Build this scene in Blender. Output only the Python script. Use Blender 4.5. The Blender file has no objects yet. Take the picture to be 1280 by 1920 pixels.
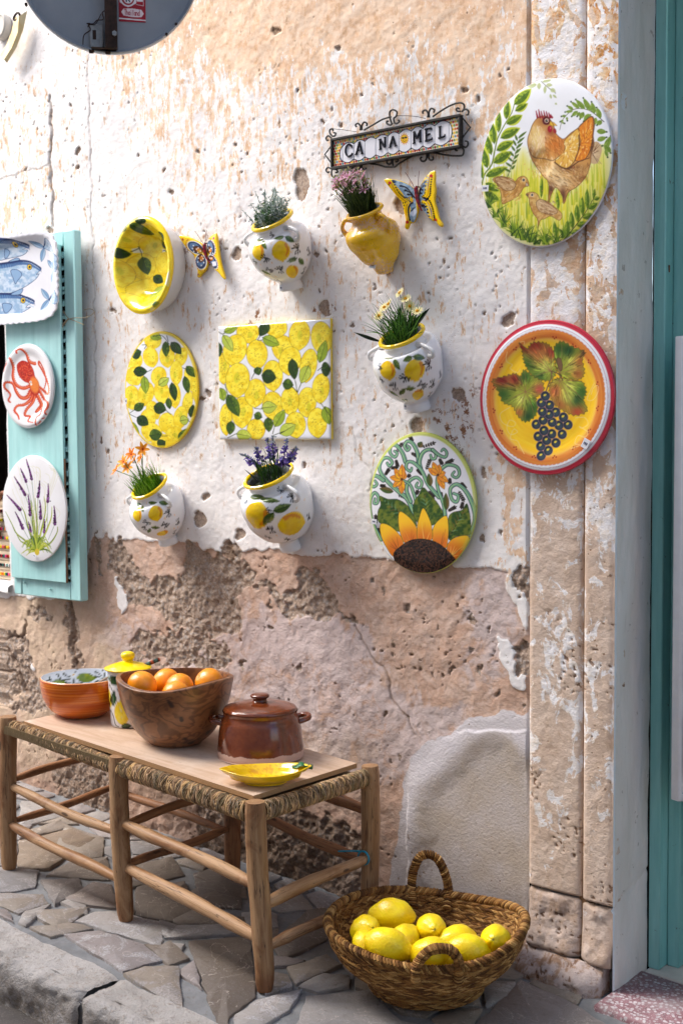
import bpy, math, random
import numpy as np
from mathutils import Vector, Matrix, Euler
D2 = bpy.data
scene = bpy.context.scene
# ---------------------------------------------------------------- camera
PHI = math.radians(51); ROLL = 0.0075; PT = math.atan(155 / 2400.0); FPX = 2400.0
CAM = np.array([2.143, -2.88, 1.394])
_f0 = np.array([-math.cos(PHI), math.sin(PHI), 0.0]); _r0 = np.array([math.sin(PHI), math.cos(PHI), 0.0]); _up = np.array([0, 0, 1.0])
FW = _f0 * math.cos(PT) - _up * math.sin(PT); _u0 = _f0 * math.sin(PT) + _up * math.cos(PT)
RT = _r0 * math.cos(ROLL) - _u0 * math.sin(ROLL); UP = _u0 * math.cos(ROLL) + _r0 * math.sin(ROLL)
cam = D2.objects.new('camera', D2.cameras.new('camera')); scene.collection.objects.link(cam); scene.camera = cam
cam.matrix_world = Matrix(((RT[0], UP[0], -FW[0], CAM[0]), (RT[1], UP[1], -FW[1], CAM[1]), (RT[2], UP[2], -FW[2], CAM[2]), (0, 0, 0, 1)))
cam.data.sensor_fit = 'VERTICAL'; cam.data.sensor_height = 36.0; cam.data.lens = FPX / 1920 * 36.0
cam.data.clip_start = 0.05; cam.data.clip_end = 500
cam.data.dof.use_dof = True; cam.data.dof.focus_distance = 3.45; cam.data.dof.aperture_fstop = 5.6
# ---------------------------------------------------------------- light
world = D2.worlds.new('World'); scene.world = world; world.use_nodes = True
wn = world.node_tree; wn.nodes.clear()
sky = wn.nodes.new('ShaderNodeTexSky'); sky.sky_type = 'NISHITA'; sky.sun_disc = False
SUN_EL = math.radians(48); SUN_AZ = math.radians(-52)      # azimuth measured from -Y (the street side) towards -X
LD = np.array([math.sin(SUN_AZ) * math.cos(SUN_EL), -math.cos(SUN_AZ) * math.cos(SUN_EL), math.sin(SUN_EL)])  # towards the sun
sky.sun_elevation = SUN_EL; sky.sun_rotation = math.atan2(LD[0], LD[1])
sky.air_density = 1.0; sky.dust_density = 2.5; sky.ozone_density = 1.0
bg = wn.nodes.new('ShaderNodeBackground'); bg.inputs[1].default_value = 0.15
wo = wn.nodes.new('ShaderNodeOutputWorld'); wn.links.new(sky.outputs[0], bg.inputs[0]); wn.links.new(bg.outputs[0], wo.inputs[0])
sun = D2.objects.new('sun', D2.lights.new('sun', 'SUN')); scene.collection.objects.link(sun)
sun.data.energy = 3.2; sun.data.angle = math.radians(38); sun.data.color = (1.0, 0.965, 0.92)
sun.rotation_euler = Vector(LD).to_track_quat('Z', 'Y').to_euler()
vs = scene.view_settings; vs.view_transform = 'Standard'; vs.look = 'None'; vs.gamma = 1.0; vs.exposure = 1.3; vs.use_curve_mapping = False
scene.render.engine = 'CYCLES'

# unseen added house, its sloping roof shaped to half cover the sun
def sun_cover_house():
    pts = [(-9.5, -3), (-9.5, 1.2), (-2.6, 8.1), (9.0, 8.1), (9.0, -3)]; V = []
    for y in (-3.45, -9.0):
        for x, z in pts: V.append((x, y, z))
    F_ = [(0, 1, 2, 3, 4), (9, 8, 7, 6, 5)] + [(i, i + 5, (i + 1) % 5 + 5, (i + 1) % 5) for i in range(5)]
    me = D2.meshes.new('facade'); me.from_pydata(V, [], F_); m = D2.materials.new('facade_plaster'); m.use_nodes = True; m.node_tree.nodes['Principled BSDF'].inputs['Base Color'].default_value = (.62, .52, .42, 1); m.node_tree.nodes['Principled BSDF'].inputs['Roughness'].default_value = .9
    n = m.node_tree.nodes.new('ShaderNodeTexNoise'); n.inputs['Scale'].default_value = 2.0; r = m.node_tree.nodes.new('ShaderNodeMix'); r.data_type = 'RGBA'; r.inputs[6].default_value = (.66, .63, .60, 1); r.inputs[7].default_value = (.56, .53, .50, 1); m.node_tree.links.new(n.outputs[0], r.inputs[0]); m.node_tree.links.new(r.outputs[2], m.node_tree.nodes['Principled BSDF'].inputs['Base Color'])
    me.materials.append(m); o = D2.objects.new('added_sun_cover_house', me); scene.collection.objects.link(o); o['label'] = 'added unseen house across the street, roof shaped to half cover the sun'; o['category'] = 'house'
sun_cover_house()
# ---------------------------------------------------------------- pixel <-> place (design-time measuring from the photograph)
def proj(p):
    p = np.asarray(p, float); d = p - CAM; w = d @ FW
    return 640 + FPX * (d @ RT) / w, 960 - FPX * (d @ UP) / w
def ray(px, py):
    px = np.asarray(px, float); py = np.asarray(py, float)
    return FW + RT * ((px - 640) / FPX)[..., None] + UP * ((960 - py) / FPX)[..., None]
def onY(px, py, y=0.0):
    r = ray(px, py); t = (y - CAM[1]) / r[..., 1]; return CAM + r * t[..., None]
def onX(px, py, x):
    r = ray(px, py); t = (x - CAM[0]) / r[..., 0]; return CAM + r * t[..., None]
def onG(px, py, h=0.0, s=-0.06):
    r = ray(px, py); t = (s * CAM[0] + h - CAM[2]) / (r[..., 2] - s * r[..., 0]); return CAM + r * t[..., None]
# ================================================================ library
rng = np.random.RandomState(7); R0 = random.Random(3)
def hsh(ix, iy, seed):
    h = (ix.astype(np.int64) * 374761393 + iy.astype(np.int64) * 668265263 + seed * 1442695041) & 0xffffffff
    h = ((h ^ (h >> 13)) * 1274126177) & 0xffffffff
    return ((h ^ (h >> 16)) & 0xffff) / 65535.0
def vnoise(x, y, seed=0):
    x = np.asarray(x, float); y = np.asarray(y, float)
    ix = np.floor(x); iy = np.floor(y); fx = x - ix; fy = y - iy
    fx = fx * fx * fx * (fx * (fx * 6 - 15) + 10); fy = fy * fy * fy * (fy * (fy * 6 - 15) + 10)
    a = hsh(ix, iy, seed); b = hsh(ix + 1, iy, seed); c = hsh(ix, iy + 1, seed); d = hsh(ix + 1, iy + 1, seed)
    return (a * (1 - fx) + b * fx) * (1 - fy) + (c * (1 - fx) + d * fx) * fy
def fbm(x, y, o=4, seed=0, gain=0.5):
    s = 0; a = 1; t = 0
    for i in range(o):
        s = s + a * vnoise(x * 2 ** i + i * 17.3, y * 2 ** i + i * 9.1, seed + i); t += a; a *= gain
    return s / t
def sstep(a, b, x):
    t = np.clip((x - a) / (b - a), 0, 1); return t * t * (3 - 2 * t)
def lin(c):
    c = np.asarray(c, float) / 255.0
    return np.where(c <= 0.04045, c / 12.92, ((c + 0.055) / 1.055) ** 2.4)
def L4(*c): return tuple(float(v) for v in lin(c)) + (1.0,)
def spline(pts, n=8, closed=False):
    p = np.asarray(pts, float); m = len(p)
    if m < 3 and not closed: 
        t = np.linspace(0, 1, n + 1)[:, None]; return p[0] * (1 - t) + p[1] * t
    out = []
    for i in range(m if closed else m - 1):
        if closed: a, b, c, d = p[(i - 1) % m], p[i], p[(i + 1) % m], p[(i + 2) % m]
        else: a, b, c, d = p[max(i - 1, 0)], p[i], p[i + 1], p[min(i + 2, m - 1)]
        t = (np.arange(n) / n)[:, None]
        out.append(0.5 * ((2 * b) + (-a + c) * t + (2 * a - 5 * b + 4 * c - d) * t * t + (-a + 3 * b - 3 * c + d) * t ** 3))
    r = np.concatenate(out)
    return r if closed else np.vstack([r, p[-1]])

# ---- mesh builder
class MB:
    def __init__(s): s.v = []; s.t = []; s.c = []; s.q = []; s.f3 = []; s.n = 0; s.ng = []
    def add(s, v, quads=None, tris=None, col=None, tex=None):
        v = np.asarray(v, float).reshape(-1, 3); k = len(v)
        s.v.append(v); s.t.append(v if tex is None else np.asarray(tex, float).reshape(-1, 3))
        if col is None: col = np.ones((k, 4))
        col = np.asarray(col, float)
        if col.ndim == 1: col = np.tile(np.append(col[:3], 1.0), (k, 1))
        elif col.shape[1] == 3: col = np.hstack([col, np.ones((k, 1))])
        s.c.append(col)
        if quads is not None and len(quads): s.q.append(np.asarray(quads, int).reshape(-1, 4) + s.n)
        if tris is not None and len(tris): s.f3.append(np.asarray(tris, int).reshape(-1, 3) + s.n)
        s.n += k; return s
    def grid(s, P, col=None, tex=None, wu=False, wv=False, flip=False):
        P = np.asarray(P, float); a, b = P.shape[:2]; I = np.arange(a * b).reshape(a, b)
        if wu: I = np.vstack([I, I[:1]])
        if wv: I = np.hstack([I, I[:, :1]])
        q = np.stack([I[:-1, :-1], I[1:, :-1], I[1:, 1:], I[:-1, 1:]], -1).reshape(-1, 4)
        if flip: q = q[:, ::-1]
        if col is not None and np.asarray(col).ndim == 3: col = np.asarray(col).reshape(a * b, -1)
        return s.add(P.reshape(-1, 3), q, None, col, None if tex is None else np.asarray(tex).reshape(-1, 3))
    def box(s, x0, x1, y0, y1, z0, z1, col=None, bev=0.0, M=None):
        b = min(bev, (x1 - x0) / 2.1, (y1 - y0) / 2.1, (z1 - z0) / 2.1)
        if b <= 0:
            v = np.array([(x, y, z) for x in (x0, x1) for y in (y0, y1) for z in (z0, z1)])
            q = [(0, 1, 3, 2), (4, 6, 7, 5), (0, 4, 5, 1), (2, 3, 7, 6), (0, 2, 6, 4), (1, 5, 7, 3)]; t = None
        else:
            v = []; idx = {}
            lo = (x0, y0, z0); hi = (x1, y1, z1)
            for ax in range(3):
                for sg in (0, 1):
                    for i in (0, 1):
                        for j in (0, 1):
                            o = [a for a in range(3) if a != ax]; p = [0, 0, 0]
                            p[ax] = hi[ax] if sg else lo[ax]
                            p[o[0]] = hi[o[0]] - b if i else lo[o[0]] + b
                            p[o[1]] = hi[o[1]] - b if j else lo[o[1]] + b
                            idx[(ax, sg, i, j)] = len(v); v.append(p)
            v = np.array(v); q = []; t = []
            def cor(ax, c):
                o = [a for a in range(3) if a != ax]; return idx[(ax, c[ax], c[o[0]], c[o[1]])]
            for ax in range(3):
                for sg in (0, 1):
                    f = [idx[(ax, sg, 0, 0)], idx[(ax, sg, 1, 0)], idx[(ax, sg, 1, 1)], idx[(ax, sg, 0, 1)]]
                    q.append(f if (sg == 1) != (ax == 1) else f[::-1])
            for a in range(3):
                for b2 in range(a + 1, 3):
                    c3 = 3 - a - b2
                    for i in (0, 1):
                        for j in (0, 1):
                            c0 = [0, 0, 0]; c0[a] = i; c0[b2] = j; c1 = list(c0); c1[c3] = 1
                            q.append([cor(a, c0), cor(a, c1), cor(b2, c1), cor(b2, c0)])
            for i in (0, 1):
                for j in (0, 1):
                    for k in (0, 1): t.append([cor(0, (i, j, k)), cor(1, (i, j, k)), cor(2, (i, j, k))])
            # orient outward
            ctr = v.mean(0); 
            def ori(f):
                p = v[f]; nn = np.cross(p[1] - p[0], p[2] - p[0]); return f if nn @ (p.mean(0) - ctr) > 0 else f[::-1]
            q = [ori(list(f)) for f in q]; t = [ori(list(f)) for f in t]
        tex = v.copy()
        if M is not None: v = v @ np.array(M.to_3x3()).T + np.array(M.translation)
        return s.add(v, q, t, col, tex)
    def tube(s, pts, r, k=8, col=None, cap=True, wob=0.0, seed=0, flat=1.0, updir=None, closed=False, tofs=0.0):
        p = np.asarray(pts, float); m = len(p); r = np.broadcast_to(np.asarray(r, float), (m,)).copy()
        if closed: T = np.roll(p, -1, 0) - np.roll(p, 1, 0)
        else: T = np.gradient(p, axis=0)
        T /= np.linalg.norm(T, axis=1)[:, None] + 1e-12
        u = np.array(updir, float) if updir is not None else (np.array([0, 0, 1.0]) if abs(T[0][2]) < 0.9 else np.array([1.0, 0, 0]))
        A = []; 
        for i in range(m):
            a = u - T[i] * (u @ T[i]); a /= np.linalg.norm(a) + 1e-12; A.append(a)
            if updir is None: u = a
        A = np.array(A); B = np.cross(T, A)
        th = np.arange(k) / k * 2 * math.pi
        L = np.concatenate([[0], np.cumsum(np.linalg.norm(np.diff(p, axis=0), axis=1))])
        rr = r[:, None] * np.ones(k)
        if wob: rr = rr * (1 + wob * (fbm(L[:, None] * 14 + seed * 3.1, np.cos(th)[None] * 1.3 + seed + 10 + np.sin(th)[None] * 2.1, 3, seed) - .5) * 2)
        P = p[:, None] + A[:, None] * (np.cos(th) * 1.0)[None, :, None] * rr[..., None] * flat + B[:, None] * np.sin(th)[None, :, None] * rr[..., None]
        tex = np.stack([rr * np.cos(th), rr * np.sin(th), (L[:, None] + tofs) * np.ones(k)], -1) + np.array([seed * 0.37, seed * 0.11, seed * 1.7])
        if col is not None and np.asarray(col).ndim == 2: col = np.repeat(np.asarray(col), k, axis=0)
        n0 = s.n
        s.grid(P, col, tex, wu=closed, wv=True)
        if cap and not closed:
            for e, sg in ((0, 1), (m - 1, -1)):
                c = p[e]; cc = None if col is None else (np.asarray(col)[e * k] if np.asarray(col).ndim == 2 else col)
                ring = P[e]; V = np.vstack([ring * 0.999 + c * 0.001, (ring - c) * 0.0 + c - sg * T[e] * r[e] * 0.08])[:k + 1]
                i = np.arange(k); tr = np.stack([i, (i + 1) % k, np.full(k, k)], 1)
                if sg < 0: tr = tr[:, ::-1]
                s.add(V, None, tr[:, ::-1], cc, np.vstack([tex[e] * [1, 1, 0], [[0, 0, 0]]]) + [0, 0, 50.0])
        return s
    def lathe(s, prof, k=48, c=(0, 0, 0), sx=1, sy=1, col=None, a0=0, a1=None, jit=0.0, seed=0, flip=False):
        prof = np.asarray(prof, float); closed = a1 is None
        th = np.arange(k) / k * 2 * math.pi if closed else np.linspace(a0, a1, k)
        r = prof[:, 0][:, None]; z = prof[:, 1][:, None]
        P = np.stack([c[0] + sx * r * np.cos(th), c[1] + sy * r * np.sin(th), c[2] + z + 0 * th], -1)
        if col is not None and np.asarray(col).ndim == 2: col = np.repeat(np.asarray(col), k, axis=0)
        return s.grid(P, col, None, wv=closed, flip=not flip)
    def poly(s, pts, z0, z1, col=None, inset=0.0):
        # vertical prism from XY outline (counter-clockwise), top slightly inset as a chamfer
        p = np.asarray(pts, float); m = len(p); c = p.mean(0)
        zt = np.broadcast_to(np.asarray(z1, float), (m,)); zb = np.broadcast_to(np.asarray(z0, float), (m,))
        q = p + (c - p) / (np.linalg.norm(c - p, axis=1)[:, None] + 1e-9) * inset
        V = np.vstack([np.c_[p, zb], np.c_[p, zt - inset * .6], np.c_[q, zt], [np.append(c, zt.mean())]])
        i = np.arange(m); j = (i + 1) % m
        Q = np.vstack([np.stack([i, j, j + m, i + m], 1), np.stack([i + m, j + m, j + 2 * m, i + 2 * m], 1)])
        T = np.stack([i + 2 * m, j + 2 * m, np.full(m, 3 * m)], 1)
        return s.add(V, Q, T, col)
    def mesh(s, name, org=(0, 0, 0), smooth=True, attrs=None):
        V = np.vstack(s.v) - np.asarray(org, float); T = np.vstack(s.t); Cc = np.vstack(s.c)
        q = np.vstack(s.q) if s.q else np.zeros((0, 4), int); t = np.vstack(s.f3) if s.f3 else np.zeros((0, 3), int)
        me = D2.meshes.new(name); nl = q.size + t.size
        me.vertices.add(len(V)); me.vertices.foreach_set('co', V.astype(np.float32).ravel())
        me.loops.add(nl); me.loops.foreach_set('vertex_index', np.concatenate([q.ravel(), t.ravel()]).astype(np.int32))
        me.polygons.add(len(q) + len(t))
        me.polygons.foreach_set('loop_start', np.concatenate([np.arange(len(q)) * 4, q.size + np.arange(len(t)) * 3]).astype(np.int32))
        me.polygons.foreach_set('loop_total', np.concatenate([np.full(len(q), 4), np.full(len(t), 3)]).astype(np.int32))
        a = me.attributes.new('tex', 'FLOAT_VECTOR', 'POINT'); a.data.foreach_set('vector', T.astype(np.float32).ravel())
        a = me.attributes.new('Col', 'FLOAT_COLOR', 'POINT'); a.data.foreach_set('color', Cc.astype(np.float32).ravel())
        for k_, arr in (attrs or {}).items():
            a = me.attributes.new(k_, 'FLOAT_COLOR', 'POINT'); a.data.foreach_set('color', np.asarray(arr, np.float32).ravel())
        me.update(calc_edges=True)
        me.polygons.foreach_set('use_smooth', np.full(len(q) + len(t), smooth))
        me.validate(); me.update()
        return me
def origin(o):
    v = Vector((0, 0, 0))
    while o is not None: v = v + o.location; o = o.parent
    return np.array(v)
def build(name, mb, mat, parent=None, smooth=True, sharp=40, base=None, attrs=None, kind=None):
    if parent is not None: org = origin(parent)
    else:
        V = np.vstack(mb.v); lo = V.min(0); hi = V.max(0); org = np.array([(lo[0] + hi[0]) / 2, (lo[1] + hi[1]) / 2, lo[2]]) if base is None else np.asarray(base)
    me = mb.mesh(name, org, smooth, attrs)
    if smooth and sharp:
        me.set_sharp_from_angle(angle=math.radians(sharp))
    me.materials.append(mat)
    o = D2.objects.new(name, me); scene.collection.objects.link(o)
    if parent is not None: o.parent = parent
    else: o.location = org
    if kind: o['kind'] = kind
    return o
def thing(name, label, cat, loc, group=None, rot=None):
    o = D2.objects.new(name, None); scene.collection.objects.link(o); o.location = tuple(float(a) for a in loc)
    o.empty_display_size = 0.05
    o['label'] = label; o['category'] = cat
    if group: o['group'] = group
    return o
def tag(o, label, cat, group=None):
    o['label'] = label; o['category'] = cat
    if group: o['group'] = group
    return o

# ---- materials
class Mat:
    def __init__(s, name):
        s.m = D2.materials.new(name); s.m.use_nodes = True; s.nt = s.m.node_tree; s.nt.nodes.clear()
        s.out = s.nt.nodes.new('ShaderNodeOutputMaterial'); s.b = s.nt.nodes.new('ShaderNodeBsdfPrincipled')
        s.nt.links.new(s.b.outputs[0], s.out.inputs[0])
    def n(s, t, ins=None, out=0, **pr):
        nd = s.nt.nodes.new('ShaderNode' + t)
        for k, v in pr.items(): setattr(nd, k, v)
        for k, v in (ins or {}).items(): s.set(nd.inputs[k], v)
        return nd.outputs[out]
    def set(s, sock, v):
        if isinstance(v, bpy.types.NodeSocket): s.nt.links.new(v, sock)
        else:
            if isinstance(v, (tuple, list)) and len(v) == 3 and sock.type == 'RGBA': v = tuple(v) + (1,)
            sock.default_value = v
    def P(s, **k):
        for a, v in k.items(): s.set(s.b.inputs[a.replace('_', ' ')], v)
    def attr(s, name, out=0): return s.n('Attribute', out=out, attribute_name=name)
    def noise(s, vec, scale, detail=4, rough=.6, dist=0, out=0): return s.n('TexNoise', {'Vector': vec, 'Scale': scale, 'Detail': detail, 'Roughness': rough, 'Distortion': dist}, out)
    def math(s, op, a, b=0.0, c=0.0, clamp=False): 
        nd = s.nt.nodes.new('ShaderNodeMath'); nd.operation = op; nd.use_clamp = clamp
        s.set(nd.inputs[0], a); s.set(nd.inputs[1], b); s.set(nd.inputs[2], c); return nd.outputs[0]
    def rng(s, v, a, b, c=0.0, d=1.0, smooth=True):
        return s.n('MapRange', {'Value': v, 'From Min': a, 'From Max': b, 'To Min': c, 'To Max': d}, interpolation_type='SMOOTHSTEP' if smooth else 'LINEAR')
    def mix(s, f, a, b, blend='MIX'):
        nd = s.nt.nodes.new('ShaderNodeMix'); nd.data_type = 'RGBA'; nd.blend_type = blend
        s.set(nd.inputs[0], f); s.set(nd.inputs[6], a); s.set(nd.inputs[7], b); return nd.outputs[2]
    def scale(s, vec, x, y, z): return s.n('VectorMath', {0: vec, 1: (x, y, z)}, operation='MULTIPLY')
    def bump(s, h, st=.3, d=.01, nrm=None):
        i = {'Height': h, 'Strength': st, 'Distance': d}
        if nrm is not None: i['Normal'] = nrm
        s.set(s.b.inputs['Normal'], s.n('Bump', i)); return s
    def pos(s): return s.n('TexCoord', out=3)
    def sep(s, v, o): return s.n('SeparateColor', {0: v}, out=o)
def m_glaze(name, rough=.14, col=None, var=.06, bump=.05, coat=.3, mott=12):
    m = Mat(name); p = m.pos()
    c = m.attr('Col') if col is None else col
    nz = m.noise(p, mott, 3)
    c2 = m.mix(m.rng(nz, .3, .7, 0, 1), m.mix(1.0, c, (1 - var, 1 - var * 1.1, 1 - var * 1.3), 'MULTIPLY'), c)
    m.P(Base_Color=c2, Roughness=m.rng(m.noise(p, 30, 3), .3, .7, rough * .7, rough * 1.6), Coat_Weight=coat, Coat_Roughness=.05, Specular_IOR_Level=.45)
    m.bump(m.noise(p, 45, 3), bump, .01); return m.m
def m_matte(name, c1, c2, rough=.7, sc=20, bump=.2, bsc=120, bd=.002, spec=.3):
    m = Mat(name); p = m.pos(); nz = m.noise(p, sc, 5)
    m.P(Base_Color=m.mix(m.rng(nz, .3, .7), c1, c2), Roughness=rough, Specular_IOR_Level=spec)
    m.bump(m.noise(p, bsc, 5), bump, bd); return m.m
def m_col(name, rough=.6, spec=.3, trans=0.0, var=.1, sc=60):
    m = Mat(name); c = m.attr('Col'); nz = m.noise(m.pos(), sc, 3)
    c = m.mix(m.rng(nz, .3, .7), m.mix(1.0, c, (1 - var,) * 3, 'MULTIPLY'), c)
    m.P(Base_Color=c, Roughness=rough, Specular_IOR_Level=spec)
    if trans:
        t = m.n('BsdfTranslucent', {0: c}); x = m.n('MixShader', {0: trans, 1: m.b.outputs[0], 2: t}); m.nt.links.new(x, m.out.inputs[0])
    return m.m

# ---- painted decoration, rasterised here and stored as colours on the glazed surface itself
class Cv:
    """canvas in 'design' units; sc/ox/oy map the numbers read off an enlargement to design units"""
    def __init__(s, x0, y0, x1, y1, bg, res=1.0):
        s.x0, s.y0, s.res = x0, y0, res
        s.W = int((x1 - x0) * res) + 2; s.H = int((y1 - y0) * res) + 2
        s.X, s.Y = np.meshgrid(x0 + np.arange(s.W) / res, y0 + np.arange(s.H) / res)
        s.img = np.ones((s.H, s.W, 3)) * np.asarray(bg, float); s.sc = 1.0; s.ox = 0.0; s.oy = 0.0
    def at(s, sc, ox, oy): s.sc, s.ox, s.oy = sc, ox, oy; return s
    def T(s, p): return np.asarray(p, float) / s.sc + np.array([s.ox, s.oy])
    def win(s, x0, y0, x1, y1, m=2):
        a = max(int((x0 - s.x0 - m) * s.res), 0); b = min(int((x1 - s.x0 + m) * s.res) + 2, s.W)
        c = max(int((y0 - s.y0 - m) * s.res), 0); d = min(int((y1 - s.y0 + m) * s.res) + 2, s.H)
        return (slice(c, d), slice(a, b)) if a < b and c < d else None
    def put(s, w, mask, col):
        if callable(col): col = col(s.X[w], s.Y[w])
        elif isinstance(col, tuple) and len(col) == 2 and hasattr(col[0], '__len__'):
            n = sstep(.35, .65, fbm(s.X[w] * .22, s.Y[w] * .22, 3, 5))[..., None]; col = np.asarray(col[0]) * (1 - n) + np.asarray(col[1]) * n
        else: col = np.asarray(col, float)
        mask = np.clip(mask, 0, 1)[..., None]; s.img[w] = s.img[w] * (1 - mask) + col * mask
    def ell(s, cx, cy, rx, ry, col, a=0.0, op=1.0, soft=1.0, ring=0):
        c = s.T((cx, cy)); rx /= s.sc; ry /= s.sc; m = max(rx, ry)
        w = s.win(c[0] - m, c[1] - m, c[0] + m, c[1] + m)
        if w is None: return
        dx = s.X[w] - c[0]; dy = s.Y[w] - c[1]; ca, sa = math.cos(a), math.sin(a)
        u = (dx * ca + dy * sa) / rx; v = (-dx * sa + dy * ca) / ry; d = np.sqrt(u * u + v * v); e = (1 - d) * min(rx, ry) * s.res
        if ring: mk = np.clip(ring / s.sc * s.res / 2 + .5 - np.abs(e), 0, 1)
        else: mk = np.clip(e / soft + .5, 0, 1)
        s.put(w, mk * op, col)
    def stroke(s, pts, w0, col, w1=None, op=1.0, sp=True, n=6):
        p = s.T(pts); p = spline(p, n) if sp and len(p) > 2 else p
        w0 = w0 / s.sc / 2; w1 = w0 if w1 is None else w1 / s.sc / 2; mw = max(w0, w1)
        w = s.win(p[:, 0].min() - mw, p[:, 1].min() - mw, p[:, 0].max() + mw, p[:, 1].max() + mw)
        if w is None: return
        X = s.X[w]; Y = s.Y[w]; best = np.full(X.shape, 1e9); m = len(p) - 1
        for i in range(m):
            a = p[i]; d = p[i + 1] - a; l2 = d @ d + 1e-9
            t = np.clip(((X - a[0]) * d[0] + (Y - a[1]) * d[1]) / l2, 0, 1)
            dd = np.hypot(X - a[0] - t * d[0], Y - a[1] - t * d[1]) - (w0 + (w1 - w0) * (i + t) / m); best = np.minimum(best, dd)
        s.put(w, np.clip(.5 - best * s.res, 0, 1) * op, col)
    def inside(s, w, p):
        X = s.X[w]; Y = s.Y[w]; ins = np.zeros(X.shape, bool); d2 = np.full(X.shape, 1e9)
        for i in range(len(p)):
            a = p[i]; b = p[(i + 1) % len(p)]
            c = ((a[1] > Y) != (b[1] > Y)); xx = (b[0] - a[0]) * (Y - a[1]) / (b[1] - a[1] + 1e-12) + a[0]; ins ^= c & (X < xx)
            d = b - a; t = np.clip(((X - a[0]) * d[0] + (Y - a[1]) * d[1]) / (d @ d + 1e-9), 0, 1)
            d2 = np.minimum(d2, (X - a[0] - t * d[0]) ** 2 + (Y - a[1] - t * d[1]) ** 2)
        return np.where(ins, 1, -1) * np.sqrt(d2)
    def poly(s, pts, col, line=None, lw=1.0, sp=4, op=1.0, soft=1.0):
        p = s.T(pts); p = spline(p, sp, True) if sp else p
        w = s.win(p[:, 0].min(), p[:, 1].min(), p[:, 0].max(), p[:, 1].max())
        if w is None: return
        d = s.inside(w, p) * s.res
        s.put(w, np.clip(d / soft + .5, 0, 1) * op, col)
        if line is not None: s.put(w, np.clip(lw / s.sc * s.res / 2 + .5 - np.abs(d), 0, 1), line)
    def leaf(s, b, t, wd, c1, c2=None, vein=None, line=None, bend=0.0, lw=1.0, tip=1.0):
        b = np.asarray(b, float); t = np.asarray(t, float); d = t - b; L = np.hypot(*d) + 1e-9; n = np.array([-d[1], d[0]]) / L
        u = np.linspace(0, 1, 9); pr = np.sin(np.pi * u ** .85) ** .8 * wd / 2
        cen = b + d * u[:, None] + n * (np.sin(np.pi * u) * bend)[:, None]
        up = cen + n * pr[:, None]; dn = cen - n * pr[:, None]
        s.poly(np.vstack([up, dn[::-1][1:-1]]), c1, line, lw, sp=0)
        if c2 is not None: s.poly(np.vstack([up * .96 + cen * .04, cen[::-1][1:-1]]), c2, None, sp=0, op=.75)
        if vein is not None: s.stroke(cen[:8], max(lw * 1.3, wd * .05), vein, max(lw * .5, 1), sp=False)
    def sample(s, x, y):
        fx = np.clip((x - s.x0) * s.res, 0, s.W - 1.001); fy = np.clip((y - s.y0) * s.res, 0, s.H - 1.001)
        ix = fx.astype(int); iy = fy.astype(int); fx = (fx - ix)[..., None]; fy = (fy - iy)[..., None]; I = lin(s.img.clip(0, 255)) if not hasattr(s, '_l') else s._l
        s._l = I
        return (I[iy, ix] * (1 - fx) + I[iy, ix + 1] * fx) * (1 - fy) + (I[iy + 1, ix] * (1 - fx) + I[iy + 1, ix + 1] * fx) * fy
    def planecoords(s, yf): return onY(s.X, s.Y, yf)
# ================================================================ THE WALL
def gz(x): return -0.06 * x                       # the street falls gently to the right
WX0, WX1, WZ0, WZ1 = -1.80, 0.437, -0.12, 3.05
st = 0.0034
xs = np.concatenate([np.linspace(-4.6, WX0, 12)[:-1], np.arange(WX0, WX1, st), [WX1]])
zs = np.concatenate([[-0.6, -0.35, -0.2], np.arange(WZ0, WZ1, st), np.linspace(WZ1, 5.2, 8)])
XX, ZZ = np.meshgrid(xs, zs, indexing='ij')
PX, PY = proj(np.stack([XX, 0 * XX, ZZ], -1))
def mcv(): 
    c = Cv(-60, -40, 1010, 1980, (0, 0, 0), .5); return c
def msamp(c, warp=1.0, seed=0):
    wx = (fbm(XX * 28, ZZ * 28, 5, 40 + seed) - .5) * 34 * warp; wy = (fbm(XX * 28 + 9, ZZ * 28 + 4, 5, 60 + seed) - .5) * 34 * warp
    c._l = c.img; return c.sample(PX + wx, PY + wy)
Rm, Gm, Bm = (1, 0, 0), (0, 1, 0), (0, 0, 1)
class Ch:                                        # draw into a single channel of a mask canvas
    def __init__(s, ch): s.c = mcv(); s.ch = ch
WH = [(-200, -200), (1100, -200), (1100, 1074), (985, 1072), (940, 1068), (900, 1066), (740, 1052), (640, 1040), (560, 1040), (500, 1028), (430, 1038), (340, 1014), (250, 1012), (215, 1018), (200, 1000), (178, 1010), (165, 1040), (140, 1120), (60, 1122), (-60, 1112)]
cw = mcv(); cw.poly(WH, (1, 1, 1), sp=0, soft=3)
for p in ([(975, 1060), (990, 1060), (990, 1180), (968, 1150), (945, 1100), (950, 1070)], [(930, 1190), (962, 1215), (985, 1290), (965, 1285), (940, 1240)], [(40, 1205), (60, 1235), (66, 1262), (40, 1240)],
          [(215, 1090), (225, 1085), (240, 1120), (225, 1150)]): cw.poly(p, (.8, .8, .8), soft=3)
cg = mcv()
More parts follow.
